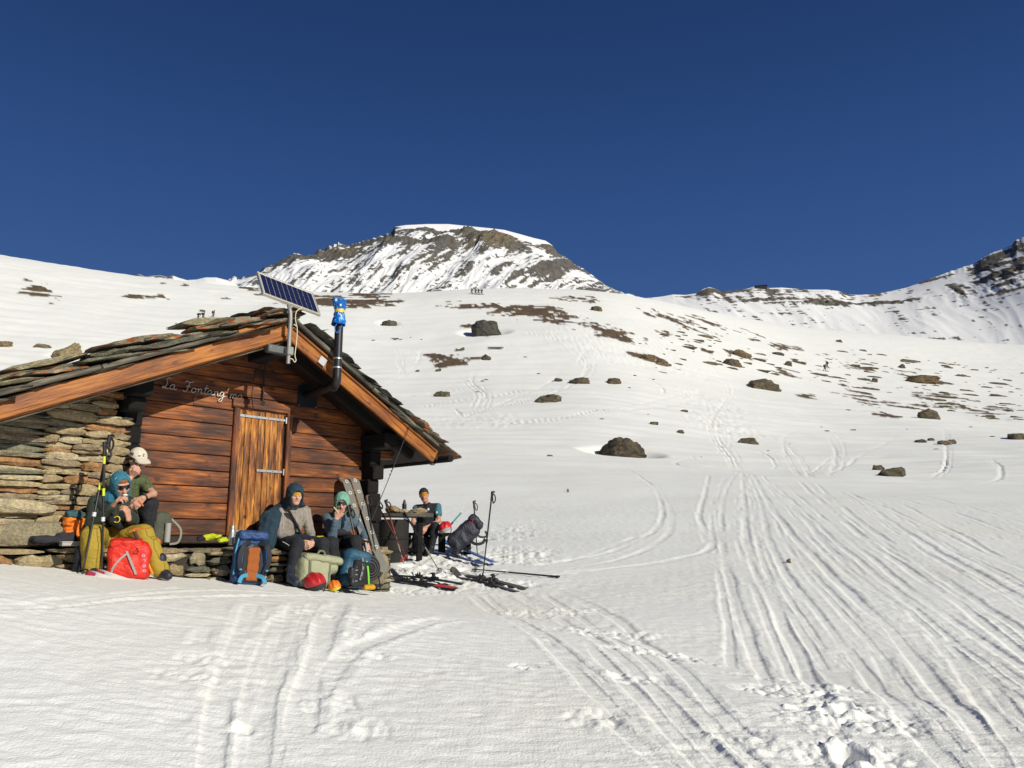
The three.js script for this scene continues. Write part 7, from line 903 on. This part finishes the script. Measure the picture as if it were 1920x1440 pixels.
const ROCKV = new THREE.MeshStandardMaterial({ color: 0xffffff, vertexColors: true, roughness: 0.95, bumpMap: rockBump, bumpScale: 0.05 });
function boulder(px, py, wpx, hpx, label, o = {}) {   // px, py: middle of its foot in the photograph
  const p = ground(px, py); if (!p) return null; const r = Math.hypot(p.x, p.z), k = r / FOCAL * 1.02, w = wpx * k, h = hpx * k, m = new THREE.Mesh(rockGeo(o.seed ?? px * 0.013 + py, o.detail ?? 9, [w / 2 * 1.06, h * (o.flat ?? 1), w / 2 * (o.deep ?? 0.8)], o.amp ?? 0.34, mottled(o.base ?? [0.105, 0.082, 0.052], o.lichen ?? [0.17, 0.135, 0.075], o.dark ?? [0.028, 0.025, 0.022])), ROCKV);
  m.name = numbered('boulder'); m.position.set(p.x, groundY(p.x, p.z) + h * (o.up ?? 0.06), p.z); m.rotation.y = o.turn ?? 0; scene.add(m); return tag(m, label, 'boulder', o.group);
}
boulder(1165, 842, 98, 46, 'big rounded dark brown boulder in a snow hollow, left of the main ski tracks', { seed: 3.3, detail: 20, up: 0.2, amp: 0.3, base: [0.075, 0.057, 0.036], lichen: [0.14, 0.11, 0.055], flat: 0.85 });
boulder(912, 622, 68, 36, 'large dark angular boulder high on the slope below the crest', { seed: 8.1, detail: 12, amp: 0.25, base: [0.06, 0.057, 0.046], lichen: [0.11, 0.1, 0.07], up: 0.25, flat: 0.75 });
boulder(128, 670, 54, 30, 'tan broken boulder showing just above the left roof edge', { seed: 5.7, detail: 12, base: [0.26, 0.2, 0.1], lichen: [0.3, 0.24, 0.13], dark: [0.08, 0.06, 0.04], amp: 0.3 });
boulder(730, 607, 36, 15, 'dark squat boulder on the slope right of the wrapped stove pipe', { seed: 6.2, base: [0.08, 0.074, 0.055] });
boulder(1028, 752, 50, 14, 'flat mossy boulder on the middle of the slope', { seed: 2.9, flat: 0.9, lichen: [0.18, 0.18, 0.09] }); boulder(831, 743, 38, 12, 'low mossy boulder right of the sloping roof edge', { seed: 7.7, lichen: [0.18, 0.18, 0.09] });
boulder(1088, 717, 48, 12, 'jagged long rock lowest in the upper middle snowfield', { seed: 9.4 }); boulder(1152, 718, 34, 9, 'flat rock right of the jagged long rock', { seed: 10.4 }); boulder(1047, 714, 20, 6, 'small rock left of the jagged long rock', { seed: 4.4 });
boulder(1430, 728, 60, 20, 'broad brown boulder where the right-hand rocks begin', { seed: 11.4, detail: 12 }); boulder(1398, 831, 44, 11, 'flat greenish boulder right of the climbing track', { seed: 12.4, lichen: [0.2, 0.19, 0.1] }); boulder(1675, 893, 54, 16, 'dark fractured boulder alone low on the right slope', { seed: 13.4, base: [0.1, 0.085, 0.05] }); boulder(1645, 880, 22, 9, 'smaller tilted rock behind the lone dark boulder', { seed: 14.4 });
boulder(1740, 785, 42, 18, 'rounded brown boulder among the scattered rocks on the right', { seed: 15.1 }); boulder(1725, 716, 62, 10, 'long rusty rock band high on the right slope', { seed: 16.1, base: [0.17, 0.11, 0.05] }); boulder(1908, 823, 36, 12, 'brown rock at the right edge of the picture', { seed: 17.1 }); boulder(1770, 833, 26, 8, 'pale brown rock low among the right-hand rocks', { seed: 18.1, base: [0.2, 0.16, 0.1] }); boulder(1783, 832, 20, 9, 'small rock touching the pale brown one', { seed: 18.9 }); boulder(1727, 830, 24, 6, 'flat rock left of the pale brown one', { seed: 19.4 });
boulder(1746, 826, 14, 5, 'pebble sized rock between the flat and pale brown rocks', { seed: 20.4 }); boulder(820, 679, 10, 6, 'small brown rock in the round turf patch', { seed: 21.4 }); boulder(912, 674, 22, 10, 'pointed brown rock right of the round turf patch', { seed: 22.4 }); boulder(867, 657, 10, 6, 'small pointed rock above the round turf patch', { seed: 23.4 }); boulder(822, 697, 14, 5, 'small flat rock under the round turf patch', { seed: 24.4 }); boulder(783, 697, 10, 4, 'tiny rock left of the flat one under the turf', { seed: 25.4 });
boulder(1065, 923, 6, 8, 'small grey stone sticking up alone on the smooth snow', { seed: 26.4, base: [0.2, 0.19, 0.16] }); boulder(1479, 1056, 10, 9, 'brown stone lying alone between the ski tracks', { seed: 27.4, base: [0.2, 0.14, 0.07] }); boulder(1030, 854, 14, 4, 'flat mossy stone low in the middle of the slope', { seed: 28.4 }); boulder(1226, 797, 20, 6, 'flat greenish rock above and right of the big boulder', { seed: 29.4, lichen: [0.22, 0.2, 0.1] }); boulder(1282, 773, 18, 4, 'thin flat rock beside the climbing track', { seed: 30.4 }); boulder(1276, 812, 16, 6, 'dark pair of flat stones right of the big boulder', { seed: 31.4 });
boulder(6, 650, 34, 10, 'brown rock at the left edge of the picture above the roof', { seed: 32.4, base: [0.22, 0.17, 0.1] }); boulder(78, 653, 32, 6, 'thin brown rock left of the tan broken boulder', { seed: 33.4, base: [0.2, 0.16, 0.1] }); boulder(380, 585, 12, 4, 'small rock above the three tourers over the roof', { seed: 34.4 }); boulder(1119, 582, 26, 9, 'dark pointed boulder on the upper slope right of the long turf band', { seed: 35.4 }); boulder(1240, 685, 30, 9, 'brown block at the lower end of the small turf strip', { seed: 36.4, base: [0.18, 0.13, 0.07] }); boulder(1214, 674, 34, 11, 'rusty brown block in the small turf strip', { seed: 37.4, base: [0.17, 0.12, 0.06] });
boulder(1390, 668, 36, 12, 'rusty brown rock above the broad boulder', { seed: 38.4, base: [0.17, 0.12, 0.06] }); boulder(1372, 684, 34, 12, 'grey brown slab left under the rusty rock', { seed: 39.4 }); boulder(1478, 685, 18, 9, 'dark pointed rock right of the rusty rock', { seed: 40.4 }); boulder(1457, 664, 26, 5, 'dark low rock in the upper right scatter', { seed: 41.4, base: [0.07, 0.065, 0.055] }); boulder(1640, 716, 14, 8, 'single rounded grey rock on the open right slope', { seed: 42.4 }); boulder(1690, 689, 14, 6, 'dark rock high on the open right slope', { seed: 43.4, base: [0.06, 0.058, 0.05] });
boulder(1573, 641, 12, 5, 'small dark rock below the far ridge', { seed: 44.4 }); boulder(1535, 612, 34, 9, 'dark outcrop in the snow bowl under the ridge building', { seed: 45.4, base: [0.07, 0.066, 0.055] }); boulder(1440, 601, 60, 13, 'long dark outcrop at the near edge of the snow bowl', { seed: 46.4, base: [0.09, 0.085, 0.06] });
// the loose scatter on the right-hand slope: a few shapes, many single stones
const SHAPES = [1, 2, 3, 4, 5, 6].map((s) => rockGeo(s * 5.3, 3, [1, 0.42, 0.75], 0.4, mottled([0.14, 0.115, 0.07], [0.2, 0.17, 0.09], [0.05, 0.046, 0.04])));
{
  const r = mulberry(515), inside = (x, y) => { const low = lerp(700, 790, clamp((x - 1400) / 480, 0, 1)), top = lerp(600, 690, clamp((x - 1240) / 600, 0, 1)); return y > top && y < low; };
  let n = 0, tries = 0;
  while (n < 230 && tries++ < 6000) {
    const x = 1230 + r() * 690, y = 585 + r() * 215; if (!inside(x, y)) continue; const c = n2(x * 0.014 + 4, y * 0.03); if (c + r() * 0.7 < 0.18) continue;
    const p = ground(x, y, 40); if (!p) continue; const R = Math.hypot(p.x, p.z), w = (4 + 17 * Math.pow(r(), 2.4)) * R / FOCAL / 2, m = new THREE.Mesh(SHAPES[Math.floor(r() * 6)], ROCKV); m.name = numbered('slope_rock'); m.scale.set(w * (1.2 + r() * 1.2), w * (0.55 + r() * 0.45), w); m.rotation.set(0, -0.3 + (r() - 0.5) * 0.7, -0.16); m.position.set(p.x, groundY(p.x, p.z) + w * 0.06, p.z); scene.add(m); const zone = x < 1400 ? 'left of the broad brown boulder' : x < 1560 ? 'around the two tourers' : x < 1700 ? 'left of the long rusty rock band' : x < 1820 ? 'around the long rusty rock band' : 'near the right edge of the picture', lvl = y < lerp(640, 735, clamp((x - 1240) / 600, 0, 1)) ? 'upper' : 'lower', big = w * FOCAL / R > 5.5 ? 'bigger elongated' : 'small'; tag(m, `${big} brown rock in the ${lvl} scatter ${zone}`, 'rock', `${lvl} scattered rocks ${zone}, ${big}`); n++;
  }
  const lone = [[105, 493], [745, 636], [770, 634], [790, 637], [700, 640], [985, 670], [1010, 700], [905, 716], [877, 714], [912, 712], [895, 735], [1190, 705], [1225, 712], [1180, 727], [1300, 660], [1250, 655], [1200, 645], [1330, 650], [1345, 560], [1480, 832], [1550, 807], [1440, 845], [1215, 776], [1540, 800], [1600, 806], [1820, 800], [1860, 820], [1895, 735], [1850, 690], [1790, 680], [1700, 805], [1755, 842], [640, 585], [1315, 858], [1128, 785], [1590, 770], [330, 607]];
  for (const [x, y] of lone) { const p = ground(x, y, 30); if (!p) continue; const R = Math.hypot(p.x, p.z), w = (5 + 7 * r()) * R / FOCAL / 2, m = new THREE.Mesh(SHAPES[Math.floor(r() * 6)], ROCKV); m.name = numbered('snow_stone'); m.scale.set(w, w * 0.6, w); m.rotation.y = r() * 6; m.position.set(p.x, groundY(p.x, p.z) + w * 0.05, p.z); scene.add(m); tag(m, 'little stone standing apart from the others on open snow', 'stone', 'stones dotted over the open snow'); }
}
{ // the far building on the ridge
  const p = atRange(1427, 541, 1046), g = thing('ridge_building', 'tiny dark building on the skyline of the far ridge', 'building', null, V3(p.x, p.y - 2, p.z)); g.rotation.y = -0.3; const dk = std(lin(0.03, 0.028, 0.026), 0.9);
  part('wall', new THREE.BoxGeometry(14, 5, 7).translate(0, 2.2, 0), dk, g); const s = new THREE.Shape(); s.moveTo(-7.8, 0); s.lineTo(7.8, 0); s.lineTo(7.8, 0.7); s.lineTo(-7.8, 1.1); s.closePath(); part('roof', new THREE.ExtrudeGeometry(s, { depth: 8, bevelEnabled: false }).translate(0, 4.7, -4), std(lin(0.02, 0.02, 0.02), 0.8), g); for (const x of [-4, 0, 4]) part('window', new THREE.BoxGeometry(1.6, 1.4, 0.1).translate(x, 2.8, 3.56), std(lin(0.06, 0.07, 0.08), 0.2), g);
}
shade(scene);
renderer.render(scene, camera);
